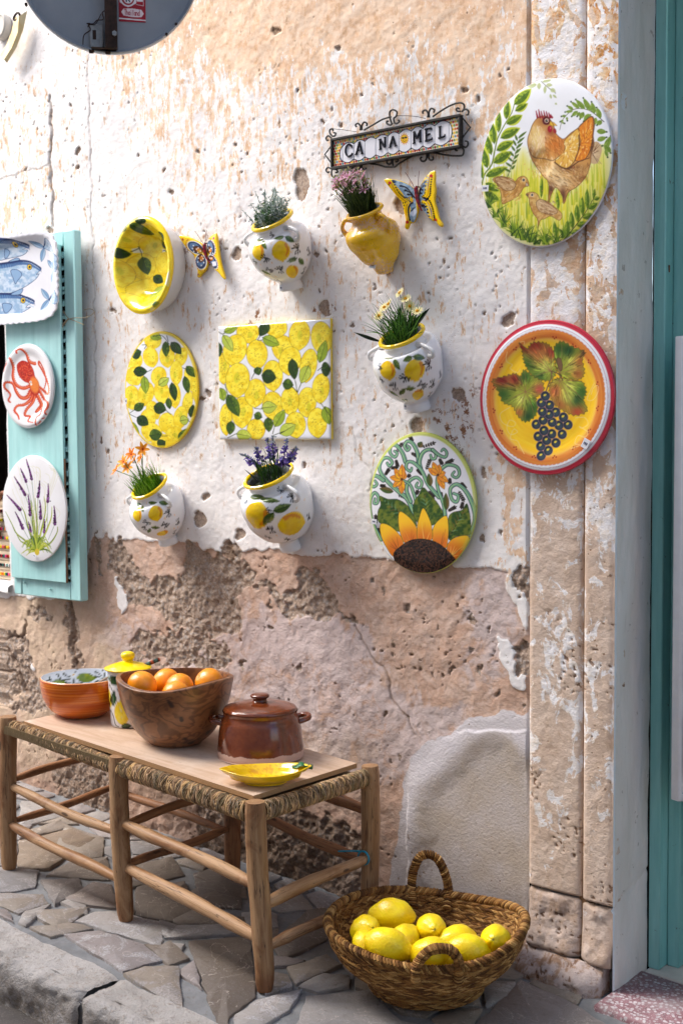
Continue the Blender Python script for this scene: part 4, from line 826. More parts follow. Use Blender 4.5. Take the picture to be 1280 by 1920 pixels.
c.img = c.img * (1 - mk) + np.array((248, 212, 20)) * mk
t = plate('deep_lemon_bowl', 'deep oval bowl hung on its side, lemons painted inside and plain white outside', 'bowl', w, h, (cx, cz), yf, lambda r: yf - .058 * (1 - sstep(.5, .93, r)) - .003 * sstep(.94, 1, r), c, rimcol=lin((245, 205, 20)),
          skirt=[(1, 0), (1.012, .4), (1.01, 1.0), (.985, 1.2), (.97, 2.4), (.955, 5.5), (.92, 8.5), (.86, 9.8), (.82, 99)])

# ---- hen platter
yf = .030; cx, cz, w, h = centre(899, 149, 1143, 459, -yf); 
HB = (238, 240, 246)
c = Cv(885, 135, 1160, 475, HB, 1.3).at(4.923, 890, 140)
rh = random.Random(11)
c.poly([(40, 1040), (200, 980), (330, 900), (440, 700), (560, 880), (700, 1000), (860, 1080), (1000, 900), (1180, 650), (1240, 900), (1180, 1300), (900, 1560), (560, 1600), (200, 1400)], (222, 216, 70), op=.75, soft=30)
for i in range(420):
    x = rh.uniform(60, 1200); yb = rh.uniform(980, 1560); L_ = rh.uniform(90, 330)
    if math.hypot((x - 640) / 610, (yb - 810) / 790) > .97: continue
    if yb - L_ < 660: L_ = yb - 700
    c.stroke([(x, yb), (x + rh.uniform(-25, 25), yb - L_)], rh.uniform(8, 22), rh.choice([(226, 212, 40), (214, 204, 30), (168, 186, 40), (240, 230, 110), (120, 150, 30), (196, 200, 40)]), 2, op=rh.uniform(.35, .9), sp=False)
for x in range(360, 680, 16):
    c.stroke([(x, 1100), (x + rh.uniform(-8, 8), rh.uniform(660, 900))], 14, rh.choice([(226, 214, 60), (214, 208, 50), (236, 226, 110)]), 2, op=.7, sp=False)
# long branch with leaves
c.stroke([(50, 1020), (80, 920), (150, 830), (180, 700), (205, 590), (265, 470), (335, 350), (360, 250)], 16, (110, 130, 40), 8)
for b_, t_, w_ in (((355, 275), (512, 125), 115), ((368, 335), (487, 262), 75), ((288, 455), (438, 372), 92), ((285, 412), (287, 212), 78), ((232, 585), (418, 492), 98), ((214, 535), (205, 306), 70), ((195, 700), (362, 612), 92), ((176, 640), (128, 410), 85), ((168, 815), (342, 708), 105), ((148, 740), (72, 525), 86), ((92, 935), (305, 850), 92), ((108, 862), (45, 650), 92), ((58, 955), (30, 775), 66), ((90, 1000), (230, 1080), 90), ((80, 1080), (230, 1160), 90)):
    c.leaf(b_, t_, w_, (196, 206, 60), None, None, None, rh.uniform(-6, 6)); c.leaf(b_, np.array(t_) * .93 + np.array(b_) * .07, w_ * .74, noise3c((78, 112, 20), (150, 172, 40), .3, int(b_[0])), (70, 102, 18), (40, 64, 14), None, rh.uniform(-6, 6))
for k in range(14):
    x = 300 + k * 9; c.leaf((330 + k * 5, 900 - k * 24), (300 + k * 9 + (60 if k % 2 else -40), 860 - k * 26), 22, (80, 110, 30))
c.stroke([(300, 940), (350, 800), (400, 650), (415, 560)], 8, (90, 110, 60), 3)
c.stroke([(590, 50), (660, 110), (740, 170)], 6, (90, 90, 60))
for b_, t_, w_ in (((560, 90), (445, 90), 60), ((580, 70), (585, 135), 40), ((640, 100), (640, 175), 30), ((650, 90), (708, 95), 36), ((610, 60), (698, 42), 34), ((690, 130), (740, 158), 40), ((690, 180), (702, 222), 24), ((715, 185), (752, 215), 22), ((735, 262), (755, 275), 20)): c.leaf(b_, t_, w_, (190, 198, 150), None, (120, 120, 70))
c.stroke([(1180, 432), (1110, 370), (1040, 325), (960, 312), (900, 325), (845, 370), (800, 430), (780, 510)], 7, (70, 60, 40), 4)
for b_, t_, w_ in (((1060, 335), (992, 212), 46), ((1010, 318), (925, 228), 44), ((960, 312), (882, 248), 34), ((905, 322), (848, 288), 30), ((1095, 360), (1066, 248), 46), ((1150, 400), (1112, 300), 46), ((900, 335), (830, 345), 28), ((945, 335), (890, 385), 38), ((965, 345), (940, 385), 30), ((1000, 345), (965, 410), 46), ((1065, 365), (1000, 430), 60), ((1110, 395), (1095, 470), 40), ((1160, 420), (1120, 465), 44), ((840, 380), (795, 385), 24), ((845, 390), (850, 425), 22), ((815, 420), (785, 435), 20), ((800, 440), (825, 450), 18), ((1118, 520), (1205, 525), 50), ((1122, 605), (1205, 575), 46), ((1190, 690), (1240, 560), 50), ((1200, 650), (1240, 720), 44), ((1195, 690), (1215, 760), 30), ((1150, 660), (1172, 655), 24)):
    c.leaf(b_, t_, w_, noise3c((150, 176, 80), (110, 140, 50), .3, 7), (120, 150, 50), (60, 84, 30)); c.ell(t_[0], t_[1], 8, 8, (36, 60, 30))
# hen
body = [(508, 520), (530, 460), (565, 410), (610, 382), (660, 385), (700, 425), (725, 470), (745, 540), (790, 585), (825, 590), (880, 540), (945, 495), (1000, 440), (1060, 385), (1090, 400), (1098, 470), (1088, 560), (1095, 640), (1070, 740), (1060, 830), (1015, 950), (930, 1040), (860, 1085), (818, 1190), (800, 1110), (745, 1040), (705, 1100), (676, 1165), (678, 1000), (620, 930), (560, 850), (518, 770), (492, 680), (484, 600)]
c.poly([(1085, 640), (1130, 620), (1165, 680), (1150, 760), (1120, 820), (1060, 800)], (200, 170, 130))
for k in range(30): c.stroke([(1085, 720 + rh.uniform(-20, 30)), (rh.uniform(1110, 1170), rh.uniform(620, 830))], 6, rh.choice([(150, 105, 70), (90, 60, 40), (225, 200, 160)]), 1, sp=False)
c.poly(body, (204, 148, 78), None, sp=3)
w_ = c.win(*c.T((480, 370)), *c.T((1110, 1200))); Xh = (c.X[w_] - 890) * 4.923; Yh = (c.Y[w_] - 140) * 4.923
bm = np.clip(c.inside(w_, spline(c.T(body), 3, True)) * c.res + .5, 0, 1)
def blob(x, y, a, b_, col, op=1.0):
    k = np.exp(-((Xh - x) / a) ** 2 - ((Yh - y) / b_) ** 2) * bm * op; c.img[w_] = c.img[w_] * (1 - k[..., None]) + np.array(col) * k[..., None]
for a in ((600, 600, 90, 90, (248, 228, 196)), (560, 560, 50, 120, (232, 205, 130), .7), (740, 640, 90, 90, (206, 118, 44)), (640, 430, 70, 50, (170, 110, 60)), (700, 530, 50, 40, (140, 70, 40), .8), (700, 880, 130, 90, (240, 212, 160)), (600, 780, 60, 60, (180, 130, 60), .8), (520, 700, 30, 60, (110, 76, 50), .7), (800, 1000, 110, 60, (238, 214, 170), .9), (980, 900, 90, 80, (206, 160, 96), .9), (1000, 960, 70, 40, (130, 84, 44), .8), (880, 860, 120, 30, (110, 66, 34), .9), (700, 1060, 30, 60, (100, 64, 48)), (810, 1110, 30, 70, (100, 64, 48)), (1075, 640, 24, 120, (70, 44, 34), .9)): blob(*a)
def feather(pts_fn, n, cols, L=(26, 50), wd=5, op=.8):
    for i in range(n):
        x, y, a = pts_fn(); l_ = rh.uniform(*L); c.stroke([(x, y), (x + l_ * math.cos(a), y + l_ * math.sin(a))], wd, rh.choice(cols), 1, op=op, sp=False)
feather(lambda: (rh.uniform(505, 640), rh.uniform(470, 730), math.radians(rh.uniform(65, 110))), 130, [(250, 236, 210), (226, 196, 150), (204, 160, 90), (236, 214, 130)])
feather(lambda: (rh.uniform(640, 800), rh.uniform(560, 740), math.radians(rh.uniform(35, 85))), 120, [(214, 130, 50), (176, 96, 34), (236, 170, 90), (140, 76, 30)])
feather(lambda: (rh.uniform(530, 720), rh.uniform(760, 940), math.radians(rh.uniform(50, 80))), 130, [(236, 200, 140), (170, 120, 50), (210, 150, 70), (250, 230, 190)])
feather(lambda: (rh.uniform(680, 960), rh.uniform(860, 1030), math.radians(rh.uniform(15, 50))), 150, [(245, 222, 180), (214, 170, 110), (150, 100, 50), (90, 60, 40)])
feather(lambda: (rh.uniform(900, 1050), rh.uniform(820, 960), math.radians(rh.uniform(60, 120))), 90, [(220, 180, 120), (130, 84, 44), (190, 140, 80)])
wing = [(735, 800), (790, 760), (830, 680), (825, 610), (890, 545), (945, 500), (962, 560), (955, 660), (940, 740), (915, 800), (880, 840), (840, 862), (780, 845)]
tail = [(958, 480), (1010, 430), (1065, 388), (1088, 420), (1086, 520), (1075, 620), (1052, 720), (1000, 790), (930, 795), (925, 760), (955, 700), (975, 600), (962, 540)]
c.poly(wing, (228, 178, 80), (100, 64, 30), 5, sp=3); c.poly(tail, (218, 128, 36), (84, 50, 28), 6, sp=3)
def fan(poly_, ox, oy, n, cols):
    pp = spline(np.array(poly_, float), 3, True)
    for i in range(n):
        q = pp[rh.randrange(len(pp))]; t0 = rh.uniform(.15, .95); x = ox + (q[0] - ox) * t0; y = oy + (q[1] - oy) * t0
        x2 = ox + (q[0] - ox) * min(t0 + .16, .97); y2 = oy + (q[1] - oy) * min(t0 + .16, .97); c.stroke([(x, y), (x2, y2)], 9, rh.choice(cols), 3, op=.9, sp=False)
fan(wing, 850, 690, 190, [(246, 222, 140), (214, 150, 60), (236, 180, 70), (252, 238, 190), (180, 110, 50)]); fan(tail, 1000, 640, 190, [(240, 176, 60), (206, 110, 36), (248, 210, 120), (180, 86, 30), (236, 150, 40)])
c.stroke([(735, 810), (790, 850), (850, 868), (900, 840), (960, 800), (1050, 770)], 14, (92, 56, 34), 8); c.stroke([(955, 560), (960, 660), (930, 770), (890, 830)], 10, (100, 70, 40), 5); c.stroke([(500, 700), (540, 760), (640, 775), (720, 790), (790, 740)], 12, (90, 66, 50), 5, op=.8)
for x, y in ((562, 335), (585, 322), (608, 338), (632, 335), (655, 340), (678, 352), (696, 368)): c.stroke([(x + 14, 395), (x, y)], 20, (150, 26, 46), 8, sp=False)
c.ell(658, 425, 38, 40, (90, 26, 30)); c.ell(660, 424, 20, 20, (210, 180, 160)); c.ell(660, 425, 13, 13, (20, 16, 16)); c.ell(665, 421, 4, 4, (240, 240, 240))
c.poly([(690, 430), (725, 440), (757, 470), (715, 474), (688, 462)], (226, 180, 60), (130, 90, 30), 3, sp=0); c.ell(690, 502, 22, 32, (158, 30, 44)); c.ell(735, 518, 15, 24, (168, 36, 50), -.3); c.ell(696, 492, 6, 10, (220, 120, 130), op=.7)
c.stroke(body + body[:1], 7, (104, 66, 38), 7, op=.75)
for k in range(160): q = body[rh.randrange(len(body))]; x, y = q[0] * .93 + 770 * .07, q[1] * .93 + 780 * .07; c.stroke([(x + rh.uniform(-16, 16), y + rh.uniform(-16, 16)), (x + rh.uniform(-40, 40), y + rh.uniform(10, 40))], 5, rh.choice([(110, 66, 34), (150, 96, 50)]), 1, op=.6, sp=False) if y > 620 else None
# chicks
ck1 = [(160, 968), (205, 940), (260, 940), (330, 958), (372, 985), (395, 955), (440, 936), (478, 958), (497, 1022), (450, 1040), (420, 1090), (370, 1140), (300, 1175), (248, 1192), (240, 1110), (215, 1030)]
c.poly(ck1, noise3c((214, 170, 96), (176, 124, 60), .25, 4), (96, 62, 30), 4, sp=3); c.poly([(180, 965), (250, 945), (330, 975), (375, 1010), (350, 1060), (290, 1070), (235, 1040)], (196, 160, 112), (90, 56, 30), 5, sp=3)
for k in range(60): x, y = rh.uniform(200, 350), rh.uniform(955, 1060); c.stroke([(x, y), (x - 26, y - 12)], 5, rh.choice([(150, 100, 56), (230, 204, 160), (110, 70, 40)]), 1, sp=False)
for k in range(50): x, y = rh.uniform(250, 410), rh.uniform(1075, 1170); c.stroke([(x, y), (x + 22, y - 14)], 5, rh.choice([(220, 160, 70), (170, 110, 40), (240, 210, 150)]), 1, sp=False)
c.poly([(472, 990), (498, 1028), (465, 1024)], (200, 180, 160), (90, 70, 50), 3, sp=0); c.ell(448, 972, 17, 17, (226, 206, 170)); c.ell(448, 972, 11, 11, (20, 20, 24))
ck2 = [(468, 1105), (500, 1086), (545, 1086), (582, 1112), (602, 1150), (660, 1165), (720, 1210), (800, 1285), (775, 1345), (700, 1305), (640, 1330), (600, 1345), (575, 1432), (578, 1340), (535, 1280), (505, 1200), (496, 1140)]
c.poly(ck2, noise3c((218, 180, 110), (190, 140, 76), .25, 6), (96, 62, 30), 4, sp=3); c.poly([(562, 1180), (610, 1150), (680, 1190), (760, 1260), (720, 1290), (640, 1280), (585, 1250)], (206, 172, 128), (96, 60, 36), 4, sp=3)
for k in range(60): x, y = rh.uniform(580, 730), rh.uniform(1165, 1285); c.stroke([(x, y), (x + 28, y + 16)], 5, rh.choice([(150, 100, 56), (236, 214, 176), (120, 80, 50)]), 1, sp=False)
c.ell(526, 1110, 17, 17, (230, 212, 180)); c.ell(526, 1110, 10, 10, (20, 20, 24)); c.poly([(468, 1104), (496, 1100), (490, 1130)], (110, 80, 60), sp=0)
# dark foreground grass
for k in range(230):
    bx, by = rh.choice([(180, 1310), (260, 1400), (390, 1500), (440, 1520), (560, 1560), (640, 1560), (740, 1560), (820, 1500), (120, 1220), (350, 1480), (500, 1540)]); a = math.radians(rh.uniform(200, 340)); l_ = rh.uniform(60, 190)
    x1_, y1_ = bx + l_ * math.cos(a) * .8, by + l_ * math.sin(a); c.stroke([(bx + rh.uniform(-30, 30), by), ((bx + x1_) / 2, (by + y1_) / 2 - 18), (x1_, y1_)], rh.uniform(8, 20), rh.choice([(56, 92, 20), (84, 120, 24), (40, 70, 18), (116, 150, 30), (150, 176, 40)]), 2, op=.9)
c.stroke([(790, 1540), (880, 1440), (960, 1340), (1030, 1240), (1110, 1100)], 9, (50, 60, 20), 4)
for b_, t_, w_ in (((1085, 1140), (1100, 1050), 30), ((1030, 1240), (1030, 1050), 46), ((985, 1300), (985, 1120), 46), ((940, 1360), (935, 1195), 50), ((890, 1420), (885, 1262), 52), ((840, 1480), (850, 1340), 50), ((1090, 1150), (1140, 1130), 40), ((1040, 1240), (1120, 1180), 50), ((985, 1320), (1090, 1285), 60), ((930, 1390), (1040, 1370), 60), ((870, 1460), (980, 1450), 60), ((610, 1140), (615, 940), 34), ((770, 1240), (755, 1085), 34), ((740, 1500), (730, 1350), 40)):
    c.leaf(b_, t_, w_, noise3c((96, 136, 30), (160, 180, 50), .3, 3), (64, 100, 20), (40, 66, 14))
for k in range(26): c.ell(rh.uniform(340, 1000), rh.uniform(700, 1200), 5, 4, (214, 120, 90), op=.7)
t = plate('hen_platter', 'large oval platter painted with a brown hen and two chicks in grass', 'platter', w, h, (cx, cz), yf, lambda r: yf - .003 * sstep(.80, .9, 1 - np.abs(r - .0) * 1.0) - .006 * r ** 8, c, rimcol=lin((232, 232, 238)))
sticker(t, 909, 353, -.0335, 14, 11, .1)

# ---- grape plate
yf = .034; cx, cz, w, h = centre(898, 601, 1149, 889, -yf)
c = Cv(885, 590, 1160, 900, WHT, 1.3).at(4.129, 870, 570)
PQ = c.planecoords(-yf); uu = (PQ[..., 0] - cx) / (w / 2); vv_ = (PQ[..., 2] - cz) / (h / 2); rr_ = np.hypot(uu, vv_); tt = np.arctan2(vv_, uu)
sw = fbm(rr_ * 42, tt * 1.6, 3, 4)
def ringc(a, b_, col, op=1.0, soft=.01):
    mk = (np.clip((rr_ - a) / soft + .5, 0, 1) * np.clip((b_ - rr_) / soft + .5, 0, 1) * op)[..., None]; c.img = c.img * (1 - mk) + np.asarray(col, float) * mk
ringc(-1, .86, (252, 206, 30)); c.img[rr_ < .86] = (np.array((255, 218, 46)) * sw[..., None] + np.array((246, 188, 24)) * (1 - sw[..., None]))[rr_ < .86]
ringc(.74, .92, (240, 190, 90), .9, .06); k = (sstep(.75, .80, rr_) * sstep(.93, .88, rr_) * (.45 + sw * .7)).clip(0, 1)[..., None]; c.img = c.img * (1 - k) + np.array((214, 112, 44)) * k
sc_ = .882 + .008 * np.abs(np.sin(tt * 44)); mk = np.clip((rr_ - sc_) / .008 + .5, 0, 1)[..., None]; c.img = c.img * (1 - mk) + np.array(WHT) * mk
mk = np.clip(1 - np.abs(rr_ - sc_) / .004, 0, 1)[..., None] * .8; c.img = c.img * (1 - mk) + np.array((190, 140, 170)) * mk
mk = np.clip(1 - np.abs(rr_ - .922) / .004, 0, 1)[..., None] * .9; c.img = c.img * (1 - mk) + np.array((140, 40, 80)) * mk
ringc(.955, 9, (186, 38, 60)); ringc(.96, .975, (214, 80, 90), .5, .02)
for k in range(16):
    a = k / 16 * 2 * math.pi + .2
    for da, dr in ((0, 0), (.03, .02), (-.03, .02)):
        p = (cx + math.cos(a + da) * (.775 + dr) * w / 2, -yf, cz + math.sin(a + da) * (.775 + dr) * h / 2); X_, Y_ = proj(p); c.at(1, 0, 0).ell(X_, Y_, 1.3, 1.5, (150, 24, 24))
c.at(4.129, 870, 570)
for p in ([(330, 370), (320, 440), (360, 470), (345, 500), (400, 530), (420, 500)], [(340, 800), (270, 850), (290, 920), (360, 950), (385, 920), (340, 900), (320, 960), (350, 1010), (400, 990), (370, 970), (350, 1040), (400, 1060), (430, 1110), (460, 1160)], [(1000, 610), (960, 680), (940, 740), (990, 740), (1030, 680), (1030, 630), (990, 650), (970, 700)], [(850, 880), (920, 880), (950, 930), (900, 960), (880, 950), (950, 990), (930, 1030), (870, 1020), (850, 1080), (900, 1090), (820, 1120)], [(430, 295), (460, 290), (460, 310)]): c.stroke(p, 4, (244, 216, 140))
def vine(pts, ctr_, tips, seed):
    rv = random.Random(seed); sp_ = spline(np.array(pts, float), 5, True); out = []
    for i, q in enumerate(sp_): d_ = q - np.array(ctr_); out.append(q + d_ / (np.hypot(*d_) + 1e-6) * (8 if i % 2 else -7))
    c.poly(out, (150, 160, 50), (80, 50, 30), 3, sp=0)
    w2 = c.win(*c.T(np.min(out, 0)), *c.T(np.max(out, 0))); m_ = np.clip(c.inside(w2, c.T(out)) * c.res - .2, 0, 1)
    X2 = (c.X[w2] - 870) * 4.129; Y2_ = (c.Y[w2] - 570) * 4.129
    for (x, y, a, col) in tips: k = (np.exp(-((X2 - x) ** 2 + (Y2_ - y) ** 2) / a ** 2) * m_)[..., None]; c.img[w2] = c.img[w2] * (1 - k) + np.array(col) * k
    for i in range(170):
        q = out[rv.randrange(len(out))]; t0 = rv.uniform(.25, .78); p0 = np.array(ctr_) + (q - np.array(ctr_)) * t0; p1 = np.array(ctr_) + (q - np.array(ctr_)) * (t0 + .2); pm = c.T((p0 + p1) / 2)
        ix = int((pm[0] - c.x0) * c.res); iy = int((pm[1] - c.y0) * c.res); base_ = c.img[np.clip(iy, 0, c.H - 1), np.clip(ix, 0, c.W - 1)]
        c.stroke([p0, p1], rv.uniform(5, 12), tuple(np.clip(base_ * rv.choice([.6, .75, 1.25, 1.4]), 0, 250)), 2, op=.6, sp=False)
    for i in range(0, len(pts), 2):
        q = np.array(pts[i], float); m_ = (q + np.array(ctr_)) / 2 + np.array([6, -6]); c.stroke([ctr_, m_, q * .92 + np.array(ctr_) * .08], 4.5, (150, 110, 70), 2)
GR, RD, BR, LG, DG = (60, 100, 36), (150, 40, 34), (176, 104, 50), (196, 200, 90), (34, 74, 36)
vine([(425, 300), (475, 345), (520, 300), (600, 298), (655, 325), (690, 395), (682, 450), (700, 520), (660, 588), (585, 590), (520, 562), (478, 505), (448, 440), (440, 370)], (655, 520), [(540, 330, 80, RD), (660, 370, 50, RD), (560, 400, 70, BR), (470, 470, 60, GR), (570, 560, 60, GR), (440, 330, 40, RD), (610, 480, 60, LG)], 1)
vine([(690, 430), (684, 335), (748, 290), (830, 330), (932, 370), (905, 430), (918, 520), (890, 578), (810, 582), (740, 560), (700, 500)], (720, 530), [(720, 350, 60, GR), (800, 360, 50, DG), (830, 470, 60, LG), (890, 440, 50, BR), (870, 540, 50, BR), (920, 375, 30, (90, 60, 40))], 2)
vine([(215, 592), (300, 560), (380, 538), (420, 560), (452, 510), (520, 560), (592, 600), (600, 685), (545, 722), (556, 800), (532, 872), (460, 912), (400, 862), (360, 790), (290, 762), (248, 662)], (462, 680), [(280, 590, 60, RD), (380, 580, 50, RD), (460, 560, 50, GR), (290, 700, 60, GR), (520, 800, 60, GR), (480, 870, 50, DG), (570, 660, 50, (190, 90, 70)), (410, 840, 40, BR), (430, 740, 50, LG)], 3)
vine([(740, 572), (830, 590), (902, 602), (932, 680), (912, 742), (938, 826), (850, 862), (760, 830), (682, 772), (650, 700), (648, 622), (690, 580)], (725, 590), [(690, 680, 60, (196, 100, 60)), (740, 770, 70, BR), (860, 840, 60, (190, 80, 50)), (900, 680, 60, GR), (850, 740, 50, DG), (800, 640, 50, LG), (790, 720, 50, LG)], 4)
c.stroke([(615, 690), (640, 620), (665, 560), (660, 520)], 10, (120, 90, 60)); c.stroke([(660, 520), (715, 540), (750, 590)], 10, (110, 84, 56)); c.poly([(705, 420), (735, 425), (748, 480), (735, 520), (712, 480)], (120, 90, 60), (70, 50, 30), 3)
for x, y in ((590, 1175), (640, 1135), (580, 1100), (697, 1075), (560, 1025), (625, 1055), (745, 1008), (665, 1005), (605, 980), (790, 935), (545, 932), (720, 940), (668, 915), (598, 898), (755, 877), (695, 838), (645, 855), (592, 832), (648, 782), (585, 765), (615, 712)):
    c.ell(x, y, 36, 38, (36, 48, 62)); c.ell(x + 5, y + 6, 24, 24, (66, 84, 96), op=.7, soft=6); c.ell(x, y, 36, 38, (150, 110, 130), ring=3); c.leaf((x - 14, y - 2), (x + 8, y - 14), 16, (236, 216, 70))
t = plate('grape_plate', 'round red rimmed plate painted with blue grapes and vine leaves on yellow', 'plate', w, h, (cx, cz), yf, lambda r: yf - .007 * (1 - sstep(.62, .86, r)) - .004 * sstep(.9, 1, r), c, rimcol=lin((180, 36, 56)))
sticker(t, 1097, 832, -.036, 13, 17, .5)

# ---- sunflower plate
yf = .026; cx, cz, w, h = centre(691, 812, 889, 1074, -yf)
c = Cv(680, 800, 900, 1085, (238, 238, 244), 1.4).at(4.923, 660, 790)
c.sc = 4.923
TL, TD, TY = (110, 176, 160), (56, 120, 110), (190, 206, 120)
def scroll(p, w_=34):
    c.stroke(p, w_ + 12, INK, w_ * .55 + 9, n=8); c.stroke(p, w_, TL, w_ * .55, n=8); c.stroke(p, w_ * .55, TY, w_ * .2, op=.6, n=8); c.stroke(np.array(p) + (w_ * .22, w_ * .1), w_ * .2, TD, 2, op=.7, n=8)
def sprig(x, y, a, L_=80, n=5):
    dx_, dy_ = math.cos(a), math.sin(a); c.stroke([(x, y), (x + dx_ * L_, y + dy_ * L_)], 3, INK, sp=False)
    for i in range(n):
        t0 = (i + .6) / n; bx, by = x + dx_ * L_ * t0, y + dy_ * L_ * t0
        for sg in (-1, 1): b2 = a + sg * .8; l_ = 20 + 8 * t0; c.leaf((bx, by), (bx + math.cos(b2) * l_, by + math.sin(b2) * l_), 13 + 4 * t0, INK)
    c.leaf((x + dx_ * L_, y + dy_ * L_), (x + dx_ * (L_ + 28), y + dy_ * (L_ + 28)), 14, INK)
for a in ((400, 290, -1.0, 90), (225, 370, -1.2, 120), (560, 190, -2.2, 60), (640, 240, -.35, 110), (540, 290, .5, 70), (400, 350, 1.3, 60), (300, 500, -1.0, 60), (350, 430, 0, 50), (180, 470, -2.6, 30), (680, 450, -1.2, 90), (590, 440, .7, 60), (800, 340, 1.1, 50), (850, 390, -.4, 70), (900, 520, 1.6, 40), (1000, 560, 1.0, 60), (980, 640, 1.1, 90), (700, 640, .9, 70), (880, 830, -.5, 70), (420, 680, .3, 90), (250, 590, .2, 40), (510, 520, -.9, 20), (215, 950, -1.6, 70), (820, 650, 1.6, 30), (590, 680, -1.2, 30), (1020, 740, 1.8, 50), (240, 980, 1.6, 40)): sprig(*a)
for p, w_ in (([(260, 1090), (195, 970), (160, 850), (158, 730), (200, 660), (238, 695), (228, 755), (195, 755), (205, 715)], 30), ([(570, 850), (510, 720), (430, 650), (345, 575), (270, 490), (245, 420), (275, 350), (330, 338), (368, 380), (342, 412), (320, 385)], 34), ([(285, 545), (220, 505), (162, 512), (148, 560), (190, 605), (225, 580), (205, 550)], 30), ([(490, 372), (460, 290), (400, 222), (350, 228), (345, 290), (390, 330), (412, 295), (385, 275)], 30),
              ([(612, 395), (600, 290), (555, 205), (505, 185), (478, 225), (505, 268), (528, 245), (505, 225)], 30), ([(632, 440), (620, 370), (650, 290), (710, 260), (765, 290), (765, 340), (735, 345), (722, 312)], 30), ([(740, 262), (800, 312), (855, 330), (868, 290), (840, 255), (820, 275)], 24), ([(800, 700), (700, 580), (640, 455), (565, 382), (510, 378), (498, 430), (535, 462), (548, 432)], 30), ([(540, 740), (502, 640), (520, 560), (590, 518), (640, 560), (628, 612), (588, 602), (602, 568)], 28),
              ([(820, 440), (880, 402), (960, 420), (986, 480), (960, 520), (920, 498), (940, 465)], 26), ([(1085, 1050), (1126, 900), (1100, 760), (1040, 640), (965, 582), (905, 622), (915, 712), (960, 745), (978, 690), (935, 665)], 34), ([(600, 780), (565, 660), (530, 580), (470, 545)], 26), ([(856, 870), (840, 760), (795, 640), (780, 560), (785, 508)], 28)): scroll(p, w_)
def flw(cx_, cy_, tips, wd=62):
    for tx_, ty_ in tips: c.leaf((cx_, cy_), (tx_, ty_), wd, noise3c((250, 190, 40), (226, 130, 40), .35, 3), (232, 146, 50), (120, 50, 20), INK, 0, 2.5)
    c.ell(cx_, cy_, 12, 12, (90, 40, 20))
flw(458, 535, [(490, 470), (455, 672), (375, 608), (345, 515), (388, 435), (460, 394)]); flw(790, 495, [(850, 628), (886, 560), (860, 470), (802, 398), (742, 374), (700, 432)])
def bigleaf(p, a_, b_):
    c.poly(p, noise3c((44, 78, 30), (110, 124, 40), .14, 4), INK, 3, sp=4); a_ = np.array(a_, float); b_ = np.array(b_, float); c.stroke([a_, (a_ + b_) / 2, b_], 7, (24, 44, 18), 3)
    for k in range(1, 9):
        q = a_ + (b_ - a_) * k / 9
        for sg in (-1, 1):
            d_ = (b_ - a_) / np.hypot(*(b_ - a_)); n_ = np.array([-d_[1], d_[0]]) * sg; e = q + (n_ * .8 + d_ * .6) * 62 * math.sin(math.pi * k / 9 + .2)
            c.stroke([q, (q + e) / 2 + d_ * 5, e], 13, R0.choice([(150, 160, 70), (96, 120, 50), (130, 90, 40), (110, 160, 120)]), 2, op=.6)
bigleaf([(250, 690), (330, 718), (420, 720), (500, 768), (545, 830), (595, 965), (500, 1000), (430, 1020), (330, 962), (240, 930), (235, 830), (262, 770)], (560, 950), (270, 710)); bigleaf([(655, 610), (722, 680), (792, 762), (842, 870), (770, 940), (720, 962), (600, 932), (560, 830), (572, 740), (612, 680)], (700, 950), (657, 625)); bigleaf([(1055, 760), (1082, 880), (1085, 1000), (1070, 1050), (960, 1062), (890, 1090), (885, 900), (930, 840), (1010, 820)], (890, 1080), (1050, 780))
for b_, t_ in (((380, 650), (250, 620)), ((610, 240), (640, 190)), ((720, 600), (705, 480)), ((870, 820), (862, 660))): c.leaf(b_, t_, 56, (70, 96, 40), (120, 90, 50), INK, INK, 0, 2)
def petal(p, o):
    c.poly(p, (252, 200, 40), INK, 3.5, sp=4); pp = spline(np.array(p, float), 4, True); o = np.array(o, float)
    w2 = c.win(*c.T(pp.min(0)), *c.T(pp.max(0))); m_ = np.clip(c.inside(w2, c.T(pp)) * c.res - .8, 0, 1); d_ = np.hypot(c.X[w2] - c.T(o)[0], c.Y[w2] - c.T(o)[1]); k = (m_ * sstep(50, 12, d_) * .85)[..., None]; c.img[w2] = c.img[w2] * (1 - k) + np.array((216, 104, 36)) * k
    for i in range(14): q = pp[R0.randrange(len(pp))]; e = o + (q - o) * R0.uniform(.35, .75); s0 = o + (q - o) * .12; c.stroke([s0, e], R0.uniform(4, 9), R0.choice([(120, 60, 20), (236, 150, 50), (255, 226, 110), (200, 100, 36)]), 1.5, op=.75, sp=False)
petal([(256, 952), (330, 955), (422, 1030), (472, 1130), (382, 1250), (310, 1165), (262, 1060)], (430, 1200)); petal([(1062, 1060), (1062, 1150), (1010, 1250), (940, 1302), (870, 1180), (905, 1100), (980, 1062)], (900, 1250)); petal([(440, 832), (530, 890), (592, 980), (602, 1082), (500, 1130), (450, 1060), (425, 930)], (540, 1140)); petal([(866, 870), (887, 980), (882, 1080), (860, 1170), (760, 1122), (735, 1060), (762, 950)], (810, 1180)); petal([(656, 800), (712, 900), (737, 1000), (727, 1095), (610, 1095), (598, 980), (620, 880)], (668, 1140))
c.poly([(372, 1250), (450, 1150), (560, 1092), (700, 1092), (830, 1150), (948, 1292), (900, 1400), (700, 1480), (480, 1440)], noise3c((26, 18, 14), (84, 56, 44), .45, 8), INK, 4, sp=4)
